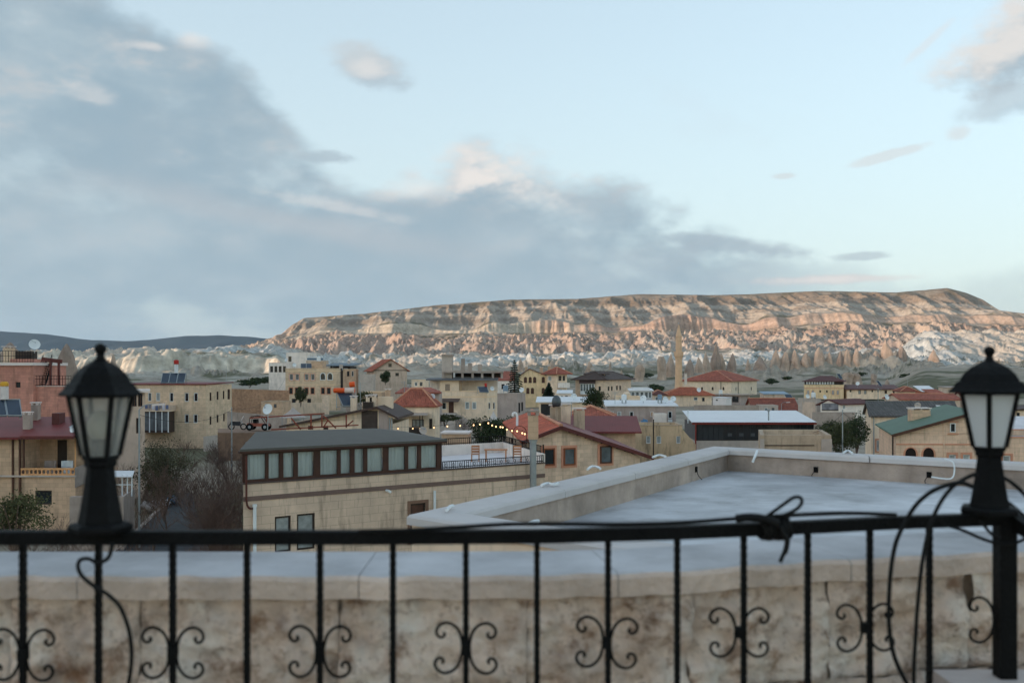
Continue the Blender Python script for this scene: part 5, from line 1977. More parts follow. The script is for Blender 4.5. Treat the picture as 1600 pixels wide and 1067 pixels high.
def tarp():
    c = W(1008, 663, 146)
    mb = MB()
    V, fs = [], []
    n, m = 14, 8
    for i in range(n):
        for j in range(m):
            u, v = i / (n - 1), j / (m - 1)
            h = 1.1 * math.sin(math.pi * min(1, u * 1.1)) ** 0.6 * (0.35 + 0.65 * math.sin(math.pi * v)) + 0.18 * math.sin(i * 2.1 + j) + 0.12 * math.sin(i * 0.9 - j * 2.2)
            V.append((c.x - 0.9 + 1.8 * u, c.y - 0.8 + 1.6 * v, c.z - 0.4 + max(0, h)))
    fs = [(i * m + j, (i + 1) * m + j, (i + 1) * m + j + 1, i * m + j + 1) for i in range(n - 1) for j in range(m - 1)]
    mb.add(V, fs)
    mb.abox(c.x - 0.85, c.x + 0.85, c.y - 0.75, c.y + 0.75, c.z - 1.4, c.z - 0.35)
    o = mb.build('tarpaulin', mat('blue_tarp', C(74, 122, 156), 0.5, 0.3, 2.0, 0.3), None, True)
    tag(o, 'crumpled blue tarpaulin heaped on the yellow building terrace', 'tarpaulin')


tarp()
YB = House('weathered_yellow_house', 'weathered yellow house with three pale windows below the blue tarp', 'house', 1066, 112, 3, 985, ('m', 6), 665, plaster('old_yellow', (194, 174, 142), stain=0.75),
           wins=[('L', 1013, 687, 6.6, 11.5, dict(pane=CURT)), ('L', 1029.5, 687, 7, 11.5, dict(pane=CURT)), ('L', 1060, 687, 6, 11.5, dict(pane=CURT))], roof=dict(kind='flat', cop=CONCS))
YB.part('downpipe', WOODD, lambda mb: mb.tube([W(1021, 655, 111.6), W(1021, 720, 111.6)], 0.07, 6))
YB.part('stair_wall', MATS['old_yellow'], lambda mb: mb.hexa([W(1065, 740, 108), W(1087, 740, 108), W(1087, 740, 109), W(1065, 740, 109)], [W(1065, 669, 108), W(1087, 694, 108), W(1087, 694, 109), W(1065, 669, 109)]))
GB = House('glass_kiosk', 'glazed grey kiosk with a double white roof in front of the mansion', 'building', 1019, 212, 3, 985, ('m', 5), 611, mat('kiosk_frame', C(170, 176, 180), 0.5),
           wins=win_row('L', (989, 996, 1003, 1010, 1016), 617, 5.6, 10, pane=GLASS2), roof=dict(kind='slab', m=WROOF, ov=0.3, rise=0.3, thick=0.2))
GB.part('upper_roof', WROOF, lambda mb: mb.abox(W(989, 0, 214).x, W(1014, 0, 214).x, 213, 217, W(0, 609, 214).z, W(0, 605.5, 214).z))
GB.part('round_oven', CREAM2, lambda mb: mb.lathe([(0, 0.75), (1.3, 0.75), (1.6, 0.4)], 12, W(979.5, 624, 208)))

# -- restaurant with the white roof
MR = House('restaurant', 'glass fronted restaurant under a broad white metal roof', 'building', 1087, 130, 88.5, 1070, 1272, 661, CONCL, thl=93,
           wins=[], base=-13)


def restaurant_details():
    H = MR
    zt = H.top
    zb = H.z_at('R', 1150, 688)
    H.part('glass_front', mat('black_front', (0.012, 0.012, 0.013), 0.35, 0.2), lambda mb: H.fbox(mb, 'R', 0.05, H.Lr - 0.05, zb, zt - 0.05, 0.01, 0.05))
    H.part('side_shutter', mat('grey_roller', C(92, 92, 92), 0.6, 0.1, 2.0, 0.4, ridges=('Y', 0.2)), lambda mb: H.fbox(mb, 'L', 0.1, H.Ll - 0.1, zb, zt - 0.05, 0.01, 0.05))
    n = 13
    for k in range(n):
        a = H.s_at('R', 1128) + (H.Lr - H.s_at('R', 1128)) * k / n
        b = a + (H.Lr - H.s_at('R', 1128)) / n
        m = MB()
        H.fbox(m, 'R', a + 0.08, b - 0.08, zb + 0.1, zt - 0.25, 0.06, 0.075)
        m.build('glass_pane', GLASS, H.root)
    for k in range(5):
        m = MB()
        s = 0.3 + k * 0.68
        H.fbox(m, 'R', s, s + 0.6, zb + 0.05, zt - 0.15, 0.06, 0.09)
        m.build('shutter_panel', mat('charcoal_panel', (0.028, 0.028, 0.03), 0.5, 0.15), H.root)
    # flat panels on the glass stand in for seat backs behind it
    for k in range(5):
        m = MB()
        s = H.s_at('R', 1137) + k * 1.5
        H.fbox(m, 'R', s, s + 0.55, zb + 0.55, zb + 0.95, 0.08, 0.10)
        m.build('seat_back_panel', mat('dim_panel', (0.07, 0.075, 0.08), 0.6), H.root)
    r = MB()
    q = [W(1081, 659.5, 129.2), W(1276.5, 659.5, 129.2), W(1244, 641.2, 146), W(1066, 641.2, 146)]
    r.slab(q, 0.10)
    r.build('roof', WROOF, H.root)
    MB().bar(W(1081, 661.3, 129.25), W(1276, 661.3, 129.25), 0.1, 0.28).build('fascia', mat('red_fascia', C(120, 44, 36), 0.5), H.root)
    MB().bar(W(1087, 661, 129.3), W(1087, 725, 129.3), 0.16).build('post', MATS['red_fascia'], H.root)
    MB().lathe([(0, 0.10), (1.2, 0.10), (1.25, 0.2), (1.5, 0.22)], 10, W(1201, 657, 130)).build('flue', GALV, H.root)
    MB().lathe([(0, 0.06), (1.5, 0.06), (1.55, 0.14), (1.7, 0.1)], 10, W(1075, 661, 131)).build('vent_pipe', WHITE, H.root)


restaurant_details()


def concrete_box():
    t = thing('concrete_shell', 'unfinished pale concrete shell with an open top', 'building', W(1245, 760, 88))
    z = W(0, 679.5, 88).z
    zb = -13.0
    X = lambda px, D: W(px, 0, D).x
    o = [(X(1188, 88), 88), (X(1299, 88), 88), (X(1283.5, 96), 96), (X(1185, 96), 96)]
    cx = sum(p[0] for p in o) / 4
    cy = sum(p[1] for p in o) / 4
    inn = [(cx + (x - cx) * 0.88, cy + (y - cy) * 0.86) for x, y in o]
    mb = MB()
    for i in range(4):
        j = (i + 1) % 4
        mb.hexa([(*o[i], zb), (*o[j], zb), (*inn[j], zb), (*inn[i], zb)], [(*o[i], z), (*o[j], z), (*inn[j], z), (*inn[i], z)])
    mb.build('wall', CONCS, t)
    MB().poly([(*p, z - 0.5) for p in inn]).build('roof', CONC, t)
    m = MB()
    m.abox(X(1195, 88), X(1272, 88), 87.93, 87.99, W(0, 696.4, 88).z, W(0, 695, 88).z)
    m.build('shutter_slot', WOODD, t)
    m = MB()
    m.abox(X(1283, 88), X(1299.4, 88), 87.9, 87.99, zb, z - 0.35)
    m.build('corner_pier', CONCL, t)
    MB().abox(X(1187.6, 88), X(1194, 88), 87.9, 87.99, zb, z - 0.35).build('corner_pier', CONCL, t)


concrete_box()

# -- mosque
MQ = House('mosque', 'pale mosque hall with a broad red hipped tile roof', 'mosque', 1142.5, 320, 34, 1066, 1182.5, 596, plaster('mosque_wall', (224, 212, 188), stain=0.15), base=640,
           wins=[('L', x, 607, 2.6, 5.0, dict(arch=1, pane=WOODD, trim=WOODB)) for x in (1079, 1097, 1113.5, 1130.5)] +
                [('R', 1150, 608, 1.6, 5, dict(frame=WOODD)), ('R', 1174, 607, 1.6, 5, dict(frame=WOODD))] +
                [('R', 1165, 621, 2.2, 8, dict(frame=WOODD)), ('R', 1172.5, 620, 1.6, 9, dict(frame=WOODD)), ('R', 1175.5, 620, 1.6, 9, dict(frame=WOODD))],
           roof=dict(kind='hip', m=TILE, rise=3.4, ov=0.7))
MQ.part('rain_pipe', WOODD, lambda mb: (mb.tube([MQ.on('L', MQ.s_at('L', 1126.5), MQ.top - 0.2, 0.1), MQ.on('L', MQ.s_at('L', 1126.5), -8, 0.1)], 0.1, 5),
                                        mb.tube([MQ.on('R', MQ.s_at('R', 1153), MQ.top - 0.2, 0.1), MQ.on('R', MQ.s_at('R', 1153), -8, 0.1)], 0.1, 5)))
MQ.chimney(1071.5, 583, 596, 0.7, D=322, m=WHITEP)


def minaret():
    D = 318
    b = W(1060.5, 614, D)
    t = thing('minaret', 'slender pale stone minaret with one balcony and a pointed cap', 'minaret', b)
    k = D / F
    sm = mat('minaret_stone', C(212, 182, 148), 0.9, 0.08, 0.8, 0.2, blocks=(0.7, 0.35, 0.05), stain=0.1)
    hk, k = k * 1.02, k * 1.14
    H = lambda y: (614 - y) * hk
    MB().lathe([(0, 6.0 * k), (H(606), 5.7 * k), (H(598), 5.0 * k), (H(563), 4.6 * k)], 16, b).build('shaft', sm, t)
    MB().lathe([(H(563), 4.7 * k), (H(560.5), 5.2 * k), (H(558), 6.1 * k), (H(556.5), 6.5 * k), (H(551), 6.6 * k), (H(551), 6.1 * k), (H(555), 6.0 * k)], 16, b).build('balcony', sm, t)
    MB().lathe([(H(556), 4.5 * k), (H(529), 4.1 * k), (H(528.6), 4.7 * k), (H(527.6), 4.7 * k)], 16, b).build('upper_shaft', sm, t)
    c = MB().lathe([(H(527.6), 4.2 * k), (H(519), 2.5 * k), (H(511), 0.8 * k), (H(509), 0.4 * k)], 16, b).build('cap', sm, t)
    MB().lathe([(H(509.5), 0.35 * k), (H(508), 0.6 * k), (H(507), 0.25 * k), (H(505), 0.08 * k)], 8, b).build('finial', GALV, c)
    MB().lathe([(-8, 7 * k), (0, 6.4 * k)], 8, b).build('base', sm, t)


minaret()
House('mosque_annex', 'low cream annex with an orange red roof below the minaret', 'house', 1112, 255, 3, 1040, ('m', 8), 618, CREAM2, base=-12,
      wins=[('L', 1099, 624, 4, 6, dict(frame=WOODD)), ('L', 1087, 623, 6, 5, dict(pane=GLASS2))], roof=dict(kind='hip', m=TILE2, rise=1.9, ov=0.8))
House('white_cabin', 'small white panelled cabin in front of the mosque', 'cabin', 1135, 235, 60, 1114, 1143, 622, mat('white_panel', C(214, 216, 214), 0.5, 0.05, 1.0, 0.3, ridges=('X', 0.3)), base=-12,
      wins=[('L', 1120, 625, 3, 2, dict(frame=WOODD))], roof=dict(kind='slab', m=WROOF, ov=0.15, rise=0.1, thick=0.1))
House('flat_porch', 'grey flat roofed porch joining the mosque annex', 'building', 1157, 262, 50, 1113, 1172, 618, GREYP, base=-12, wins=[('L', 1149, 624, 10, 9, dict(frame=WOODD))],
      roof=dict(kind='slab', m=CONC, ov=0.8, rise=0.0, thick=0.3))
House('rust_roof_house', 'long low house with a rusty red tile roof', 'house', 1246, 232, 2, 1178, ('m', 9), 640, TAN, base=-12, roof=dict(kind='gp', m=TILER, rise=2.4, ov=0.5, pm=4.5))
House('stone_yard_wall', 'grey stone yard wall behind the white restaurant roof', 'wall', 1186, 170, 2, 1085, ('m', 0.4), 633, CONC, base=-13)
House('blue_roof_shed', 'tan shed with a pale blue sheet roof', 'shed', 1231, 275, 3, 1194, ('m', 6), 616, BEIGE, base=-11, roof=dict(kind='slab', m=mat('blue_sheet', C(116, 142, 160), 0.5), ov=0.3, rise=0.6, thick=0.12))
solar(1229, 1240, 616, 623.5, 262, 'tilted blue collector beside the blue roofed shed', 1, None, skew=-4, rise=1.5)

# -- right-hand side
YR = House('gallery_house', 'yellow house with a maroon roof and a row of small white attic windows', 'house', 1318, 300, 20, 1256, ('m', 9), 601, YELLOWP, thl=2, base=-9,
           wins=[('L', x, 613, 4, 7.5, dict(arch=1, trim=TRIM, pane=CURT)) for x in (1262.6, 1270, 1301.5, 1309)] + [('L', x, 611.5, 2.4, 3.4, dict(frame=WOODD)) for x in (1281.6, 1292)])


def gallery_details():
    H = YR
    zt = H.top
    z2 = H.z_at('L', 1290, 595.5)
    g = H.part('attic', WOODD, lambda mb: mb.hexa([H.P(0.2, 0.2, zt), H.P(H.Ll - 0.2, 0.2, zt), H.P(H.Ll - 0.2, H.Lr, zt), H.P(0.2, H.Lr, zt)], [H.P(0.2, 0.2, z2), H.P(H.Ll - 0.2, 0.2, z2), H.P(H.Ll - 0.2, H.Lr, z2), H.P(0.2, H.Lr, z2)]))
    for k in range(11):
        m = MB()
        s = H.s_at('L', 1302) + (H.s_at('L', 1261) - H.s_at('L', 1302)) * k / 10
        H.fbox(m, 'L', s - 0.26, s + 0.26, zt + 0.15, z2 - 0.1, -0.195, -0.14)
        m.build('attic_window', WHITE, g)
    m = MB()
    o = 0.6
    e = [H.P(-o, -o, z2), H.P(H.Ll + o, -o, z2), H.P(H.Ll + o, H.Lr + o, z2), H.P(-o, H.Lr + o, z2)]
    r0, r1 = H.P(H.Ll * 0.3, H.Lr * 0.5, z2 + 1.6), H.P(H.Ll * 0.62, H.Lr * 0.5, z2 + 1.6)
    for q in ((e[0], e[1], r1, r0), (e[1], e[2], r1), (e[2], e[3], r0, r1), (e[3], e[0], r0)):
        m.slab(q, 0.15)
    m.build('roof', MAROOND, H.root)
    H.part('string_course', TRIM, lambda mb: H.fbox(mb, 'L', 0, H.Ll, H.z_at('L', 1290, 606.5) - 0.1, H.z_at('L', 1290, 606.5) + 0.1, -0.02, 0.05))


gallery_details()
solar(1312, 1317, 584, 591.5, 301, 'white framed collector standing at the gallery house roof edge', 1, None, skew=-5, rise=1.0)
House('long_cream_house', 'long cream house with a narrow maroon roof', 'house', 1405, 300, 3, 1323, ('m', 6), 609, CREAM2, base=-9,
      wins=[('L', 1343, 612.5, 4, 6, dict(frame=WOODB, pane=CURT)), ('L', 1352, 612.5, 4, 6, dict(frame=WOODB, pane=CURT)), ('L', 1329, 611, 2.6, 3, dict(frame=WOODD)), ('L', 1363, 611, 2.4, 3, dict(frame=WOODD)),
            ('L', 1372, 611, 2.4, 3, dict(frame=WOODD)), ('L', 1384, 612.5, 4, 5, dict(frame=WOODB)), ('L', 1399, 612, 8, 5, dict(frame=WOODD)), ('L', 1394, 621, 4, 6, dict(pane=GREYP))],
      roof=dict(kind='slab', m=MAROOND, ov=0.6, rise=1.2, thick=0.25))
solar(1375, 1379, 595, 603, 303, 'white framed collector above the long maroon roof', 1, None, skew=-6, rise=1.0)
CT = House('concrete_tower', 'blank beige concrete tower block', 'building', 1276, 182, 60, 1247, 1283, 623.5, CONCL, base=-12, wins=[('L', 1262, 640, .1, .1)], roof=dict(kind='flat', cop=CONCL))
CT.part('panel', BEIGE, lambda mb: CT.fbox(mb, 'L', CT.s_at('L', 1274), CT.s_at('L', 1254), -12, CT.z_at('L', 1264, 628), 0.0, 0.04))
MU = House('mural_house', 'white gabled house with a dark painted panel and maroon roof', 'house', 1312, 178, 60, 1282, 1356, 632, WHITEP, base=-12, thl=14,
           wins=[('R', 1319, 636, 4, 6, dict(pane=CURT))])


def mural():
    H = MU
    s0, s1 = H.s_at('L', 1310), H.s_at('L', 1284)
    b = H.part('panel', mat('grey_panel_paint', C(118, 122, 128), 0.8, 0.5, 0.9), lambda mb: H.fbox(mb, 'L', s0, s1, H.z_at('L', 1297, 640), H.z_at('L', 1297, 630), 0.01, 0.05))
    fr = MB()
    H.fbox(fr, 'L', s0, s1, H.z_at('L', 1297, 641.3), H.z_at('L', 1297, 640), 0.01, 0.12)
    fr.build('panel_sill', WOODD, b)
    m = MB()
    pk = H.P(H.Ll * 0.55, -0.3, H.z_at('L', 1297, 623.5))
    m.slab([H.P(-0.6, -0.5, H.top + 0.1), pk, pk + Vector((H.dr.x, H.dr.y, 0)) * (H.Lr + 1), H.P(-0.6, H.Lr + 0.6, H.top + 0.1)], 0.2)
    m.slab([pk, H.P(H.Ll + 0.5, -0.5, H.top + 0.0), H.P(H.Ll + 0.5, H.Lr + 0.6, H.top), pk + Vector((H.dr.x, H.dr.y, 0)) * (H.Lr + 1)], 0.2)
    m.build('roof', MAROOND, H.root)
    MB().poly([H.P(0, 0.01, H.top), H.P(H.Ll, 0.01, H.top), H.P(H.Ll * 0.55, 0.01, H.z_at('L', 1297, 624.5))]).build('gable', WHITEP, H.root)


mural()
House('retaining_wall', 'long grey concrete retaining wall below the mural house', 'wall', 1336, 168, 4, 1270, ('m', 0.5), 644, CONC, base=-13)
DG = House('charcoal_roof_house', 'cream house with a wide charcoal tiled roof and a white trimmed window', 'house', 1361, 110, 90, 1352, 1500, 649, CREAM2, thl=104, base=-13,
           wins=[('R', 1373, 696, 7, 17, dict(trim=TRIM, pane=CURT))])


def charcoal_details():
    H = DG
    zt = H.top
    D2 = H.Ll
    zr = W(0, 625, 116).z
    m = MB()
    m.slab([H.P(-0.4, -0.3, zt), H.P(-0.4, H.Lr, zt), H.P(D2 * 0.5, H.Lr, zr), H.P(D2 * 0.5, -0.3, zr)], 0.18)
    m.slab([H.P(D2 * 0.5, -0.3, zr), H.P(D2 * 0.5, H.Lr, zr), H.P(D2 + 0.4, H.Lr, zt), H.P(D2 + 0.4, -0.3, zt)], 0.18)
    m.build('roof', GREYR, H.root)
    MB().poly([H.P(0, 0, zt), H.P(D2, 0, zt), H.P(D2 * 0.5, 0, zr - 0.15)]).build('gable', CREAM2, H.root)
    H.part('downpipe', GALV, lambda mb: mb.tube([H.on('R', H.s_at('R', 1360.6) + 0.3, zt - 0.2, 0.1), H.on('R', H.s_at('R', 1360.6) + 0.3, -12, 0.1)], 0.06, 6))
    for px, y in ((1390, 642), (1403, 640), (1402, 646), (1464, 634)):
        a = W(px, y, 112)
        MB().abox(a.x - 0.2, a.x + 0.2, 111.5, 112.3, a.z - 0.12, a.z + 0.08).build('roof_vent', WHITE, H.root)


charcoal_details()
GR = House('green_roof_house', 'peach stone house with a green metal roof, arches and double chimney', 'house', 1400, 75, 92, ('m', 14.6), 1562, 676, PEACH, thl=105.5, base=-12,
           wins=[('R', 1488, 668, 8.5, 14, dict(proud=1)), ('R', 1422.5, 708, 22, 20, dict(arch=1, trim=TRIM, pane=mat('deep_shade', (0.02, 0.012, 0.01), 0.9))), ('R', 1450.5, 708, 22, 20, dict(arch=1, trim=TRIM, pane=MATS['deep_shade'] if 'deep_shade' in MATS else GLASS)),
                 ('R', 1488, 716, 11, 12, dict(trim=TRIM, pane=CURT)), ('R', 1510, 716, 11, 12, dict(trim=TRIM, pane=CURT))], frame=WHITE)


def green_details():
    H = GR
    zt, pm = H.top, H.s_at('R', 1524)
    zp = W(0, 641.5, 75).z
    m = MB()
    o = 0.35
    sl = (zp - zt) / pm
    m.slab([H.P(-o, -o, zt - sl * o), H.P(-o, pm, zp), H.P(H.Ll, pm, zp), H.P(H.Ll, -o, zt - sl * o)], 0.1)
    m.slab([H.P(-o, pm, zp), H.P(-o, H.Lr + 0.2, zt), H.P(H.Ll, H.Lr + 0.2, zt), H.P(H.Ll, pm, zp)], 0.1)
    m.build('roof', GREEN, H.root)
    MB().poly([H.P(0, 0, zt - 0.1), H.P(0, H.Lr, zt - 0.1), H.P(0, pm, zp - 0.1)]).build('gable', PEACH, H.root)
    m = MB()
    m.bar(H.P(-o - 0.02, -o, zt - sl * o - 0.12), H.P(-o - 0.02, pm, zp - 0.12), 0.05, 0.2)
    m.build('verge_board', WOODB, H.root)
    H.part('string_course', TRIM, lambda mb: H.fbox(mb, 'R', 0, H.Lr, H.z_at('R', 1450, 694) - 0.05, H.z_at('R', 1450, 694) + 0.05, -0.02, 0.04))
    H.part('corner_pilaster', PEACH, lambda mb: H.fbox(mb, 'R', H.s_at('R', 1473.5), H.s_at('R', 1475.5), -12, H.z_at('R', 1474, 659), -0.02, 0.06))
    H.part('window_sill', TRIM, lambda mb: H.fbox(mb, 'R', H.s_at('R', 1480.5), H.s_at('R', 1497), H.z_at('R', 1488, 678.5), H.z_at('R', 1488, 677), 0.0, 0.1))
    H.part('window_lintel', TRIM, lambda mb: H.fbox(mb, 'R', H.s_at('R', 1480.5), H.s_at('R', 1497), H.z_at('R', 1488, 659.5), H.z_at('R', 1488, 658), 0.0, 0.1))
    H.part('downpipe', WOODD, lambda mb: mb.tube(smoothpath([H.on('L', 0.8, zt - 0.2, 0.15), H.on('L', 0.8, zt - 1.0, 0.15), H.on('L', 0.75, -8, 0.15)], 3), 0.06, 6))
    a, b = W(1422, 0, 82), W(1450, 0, 82)
    c = H.part('double_chimney', TAN, lambda mb: mb.abox(a.x, b.x, 81.5, 82.5, W(0, 658, 82).z, W(0, 640, 82).z))
    k = MB()
    for x in (a.x + 0.05, (a.x + b.x) / 2, b.x - 0.05):
        k.abox(x - 0.06, x + 0.06, 81.5, 82.5, W(0, 640, 82).z, W(0, 638, 82).z)
    k.abox(a.x - 0.08, b.x + 0.08, 81.4, 82.6, W(0, 638, 82).z, W(0, 636.6, 82).z)
    k.build('chimney_cap', TRIMW, c)


green_details()
House('peach_wing', 'flat roofed peach wing beyond the second lamp', 'house', 1556, 75.4, 92, ('m', 10), 1720, 684, PEACH, thl=100, base=-12,
      wins=[('R', 1573, 718, 12, 13, dict(trim=TRIM, pane=CURT))], roof=dict(kind='flat', cop=TRIM))
House('white_sheet_house', 'low house under a crumpled white sheet roof at the picture edge', 'house', 1568, 96, 92, ('m', 5), 1720, 680, TAN, thl=100, base=-12,
      roof=None).part('roof', mat('snowy_sheet', C(206, 210, 212), 0.7, 0.12, 1.2, 0.5), lambda mb: mb.slab([W(1566, 683, 95), W(1720, 683, 95), W(1720, 650, 104), W(1574, 650, 104)], 0.15))
House('brown_edge_house', 'pale house with a brown roof behind the white sheet roof', 'house', 1584, 130, 92, ('m', 6), 1720, 642, CREAM2, thl=100, base=-12, wins=[('R', 1591, 648, 5, 7, dict(frame=WOODD))],
      roof=dict(kind='slab', m=BROWNR, ov=0.5, rise=1.4, thick=0.15))
House('red_roof_row', 'long low house with red tile roof behind the charcoal roof', 'house', 1500, 190, 2, 1407, ('m', 9), 624.5, BEIGE, base=-10, roof=dict(kind='gp', m=TILE, rise=0.9, ov=0.4, pm=4))
House('brick_shed', 'small orange brick shed with a white sheet roof in the far yards', 'shed', 1462, 232, 3, 1442, ('m', 5), 612, mat('orange_brick', C(150, 92, 70), 0.9, 0.2, 1.0), base=-9,
      wins=[('L', 1450, 617, 5, 5, dict(frame=WOODD))], roof=dict(kind='slab', m=WROOF, ov=0.4, rise=1.2, thick=0.12))
House('far_farm', 'low tan farm building beyond the yards', 'house', 1540, 300, 3, 1478, ('m', 6), 606, BEIGE, base=-8, wins=[('L', 1510, 611, 4, 4, dict(frame=WOODD))], roof=dict(kind='slab', m=CONC, ov=0.3, rise=0.3, thick=0.15))

# -- small houses that close the gaps
for c_, D_, L_, top_, wm_, rf_, lab_, ws_ in (
        (664, 236, 643, 594, CREAM2, dict(kind='flat', cop=TRIMC), 'small pale flat roofed house below the orange gable house', (650, 658)),
        (892, 172, 872, 615, WHITEP, dict(kind='slab', m=WROOF, ov=0.3, rise=0.4, thick=0.12), 'small white house between turret house and tin kiosk', (878, 885)),
        (1040, 238, 1019, 617, BEIGE, dict(kind='hip', m=MAROOND, rise=1.0, ov=0.5), 'low house with a dark maroon hipped roof by the glass kiosk', (1026, 1033)),
        (1216, 205, 1190, 634, CONCL, dict(kind='flat', cop=CONCL), 'low concrete house behind the restaurant roof', (1197, 1208)),
        (1432, 262, 1409, 612, CREAM, dict(kind='hip', m=TILER, rise=1.2, ov=0.5), 'small stone house with a rusty roof past the long cream house', (1416, 1425)),
        (1476, 214, 1458, 617, WHITEP, dict(kind='slab', m=TILE, ov=0.4, rise=1.0, thick=0.14), 'white cottage with a red roof behind the red roof row', (1464, 1470)),
        (596, 176, 566, 613, TAN, dict(kind='flat', cop=TRIMC), 'low stone house behind the twin chimneys of the brown gable', (574, 588)),
        (440, 180, 408, 628, TAN, dict(kind='flat', cop=CONCS), 'low stone store on the bank below the yellow hotel', (416, 430)),
        (1000, 196, 962, 620, CREAM2, dict(kind='flat', cop=TRIMC), 'cream house behind the long white roof', (970, 978)),
        (1544, 215, 1506, 622, BEIGE, dict(kind='gp', m=TILER, rise=1.3, ov=0.4, pm=3.0), 'beige house with a rusty roof behind the end lantern', (1515, 1530))):
    House('small_house', lab_, 'house', c_, D_, 4, L_, ('m', 6), top_, wm_, roof=rf_, wins=[('L', x, top_ + 6, 4.2, 6, dict(frame=WOODB if i else WHITE, pane=GLASS2)) for i, x in enumerate(ws_)])

# ------------------------------------------------------------------ neighbour's flat roof with its parapet
def offset_poly(P, k):
    P = [Vector(p) for p in P]
    n = len(P)
    out = []
    for i in range(n):
        a, b, c = P[i - 1], P[i], P[(i + 1) % n]
        d1, d2 = (b - a).normalized(), (c - b).normalized()
        n1, n2 = Vector((d1.y, -d1.x)), Vector((d2.y, -d2.x))
        m = (n1 + n2).normalized()
        out.append(b + m * (k / max(0.3, m.dot(n1))))
    return out


def flat_roof():
    zt, zf = -1.40, -1.79
    O = [Vector(p) for p in ((-0.97, 9.64), (3.68, 18.15), (16.5, 8.65), (4.3, 4.6))]      # clockwise seen from above
    t = thing('flat_roof_building', 'concrete flat roof with a low coped parapet beyond the stone wall', 'building', (3, 11, -12))
    I = offset_poly(O, 0.38)
    M_ = offset_poly(O, 0.19)
    Oc, Ic = offset_poly(O, -0.04), offset_poly(O, 0.43)
    scr = mat('roof_screed', C(190, 199, 203), 0.6, 0.34, 0.8, 0.4, stain=0.42)
    MB().poly([(p.x, p.y, zf) for p in I]).build('roof', scr, t)
    par = mat('parapet_render', C(160, 150, 138), 0.95, 0.26, 2.4, 0.6, stain=0.35)
    cop = mat('coping_concrete', C(188, 190, 188), 0.85, 0.08, 1.0, 0.25, stain=0.12)
    for i in range(4):
        j = (i + 1) % 4
        for nm, A_, B_, mm, zb in (('outer_wall', O, M_, CREAM2, -12.5), ('parapet_wall', M_, I, par, -2.2)):
            MB().hexa([(*A_[i], zb), (*A_[j], zb), (*B_[j], zb), (*B_[i], zb)], [(*A_[i], zt - 0.10), (*A_[j], zt - 0.10), (*B_[j], zt - 0.10), (*B_[i], zt - 0.10)]).build(nm, mm, t)
        # coping with a rounded nose, laid in lengths
        L_ = (O[j] - O[i]).length
        n = max(2, int(L_ / 2.4))
        for k in range(n):
            f0, f1 = k / n, (k + 1) / n - (0.0015 if k < n - 1 else 0)
            a0, a1, b0, b1 = Oc[i].lerp(Oc[j], f0), Oc[i].lerp(Oc[j], f1), Ic[i].lerp(Ic[j], f0), Ic[i].lerp(Ic[j], f1)
            sec = [(0.0, -0.10), (0.0, -0.03), (0.05, -0.006), (0.14, 0.0), (0.86, 0.0), (0.95, -0.006), (1.0, -0.03), (1.0, -0.10)]
            m = MB()
            r0 = [(*(a0.lerp(b0, u)), zt + dz) for u, dz in sec]
            r1 = [(*(a1.lerp(b1, u)), zt + dz) for u, dz in sec]
            m.hexa(r0, r1)
            m.build('coping', cop, t)
    # boxes and loose wires in the parapet, conduit ends on the coping
    for px, y in ((1087, 733), (1275, 733.5), (1452, 741.5)):
        if px < 1112:
            d0, d1 = I[0], I[1]
        else:
            d0, d1 = I[1], I[2]
        a = (px - HX) / F
        dd = d1 - d0
        s = (a * d0.y - d0.x) / (dd.x - a * dd.y)
        p = d0 + dd * s
        z = (HY - y) / F * p.y
        nn = Vector((dd.y, -dd.x)).normalized()
        g = MB()
        u = dd.normalized()
        g.box((p.x + nn.x * 0.01, p.y + nn.y * 0.01, z), (u.x * 0.035, u.y * 0.035, 0), (nn.x * 0.012, nn.y * 0.012, 0), (0, 0, 0.045))
        g.build('outlet_box', IRON, t)
        w = MB()
        w.tube(smoothpath([(p.x + nn.x * 0.02, p.y + nn.y * 0.02, z), (p.x + nn.x * 0.06 - u.x * 0.05, p.y + nn.y * 0.06 - u.y * .05, z - 0.09), (p.x + nn.x * 0.12 - u.x * 0.03, p.y + nn.y * 0.12, zf + 0.02)], 4), 0.006, 5)
        w.build('loose_wire', IRON, t)
    for pts in (((918, 733), (924, 729), (932, 729), (938, 732)), ((846, 758), (856, 755), (866, 757), (872, 755)), ((698, 797), (702, 792), (708, 790)), ((826, 818), (834, 815), (842, 814)),
                ((1020, 714), (1030, 711), (1040, 713)), ((1318, 707), (1325, 704), (1332, 708))):
        MB().tube(smoothpath([Wz(x, y, zt + 0.03) for x, y in pts], 4), 0.018, 6).build('conduit_end', WHITE, t)
    q = [Wz(1484, 714, zt + 0.02)]
    MB().tube(smoothpath([Wz(1476, 717, zt + 0.02), W(1489, 722, 15.2), W(1491, 738, 15.2), W(1484, 748, 15.2), W(1455, 745, 15.3)], 5), 0.012, 6).build('conduit_end', WHITE, t)
    MB().tube(smoothpath([Wz(1183, 704, zt + 0.02), W(1180, 712, 16.6), W(1176, 722, 16.6)], 5), 0.02, 6).build('conduit_end', WHITE, t)


flat_roof()

# ------------------------------------------------------------------ rough stone wall right behind the railing
WP = [-500, 0, 600, 850, 1050, 1300, 1555, 1900]
WD = [2.99, 2.99, 2.99, 3.00, 3.05, 3.24, 3.38, 3.55]


def wall_pt(px, back=0.0):
    D = float(np.interp(px, WP, WD))
    d = 12.0
    D1, D2 = float(np.interp(px - d, WP, WD)), float(np.interp(px + d, WP, WD))
    tx, ty = ((px + d - HX) / F * D2 - (px - d - HX) / F * D1), D2 - D1
    l = math.hypot(tx, ty)
    return Vector(((px - HX) / F * D - ty / l * back, D + tx / l * back))


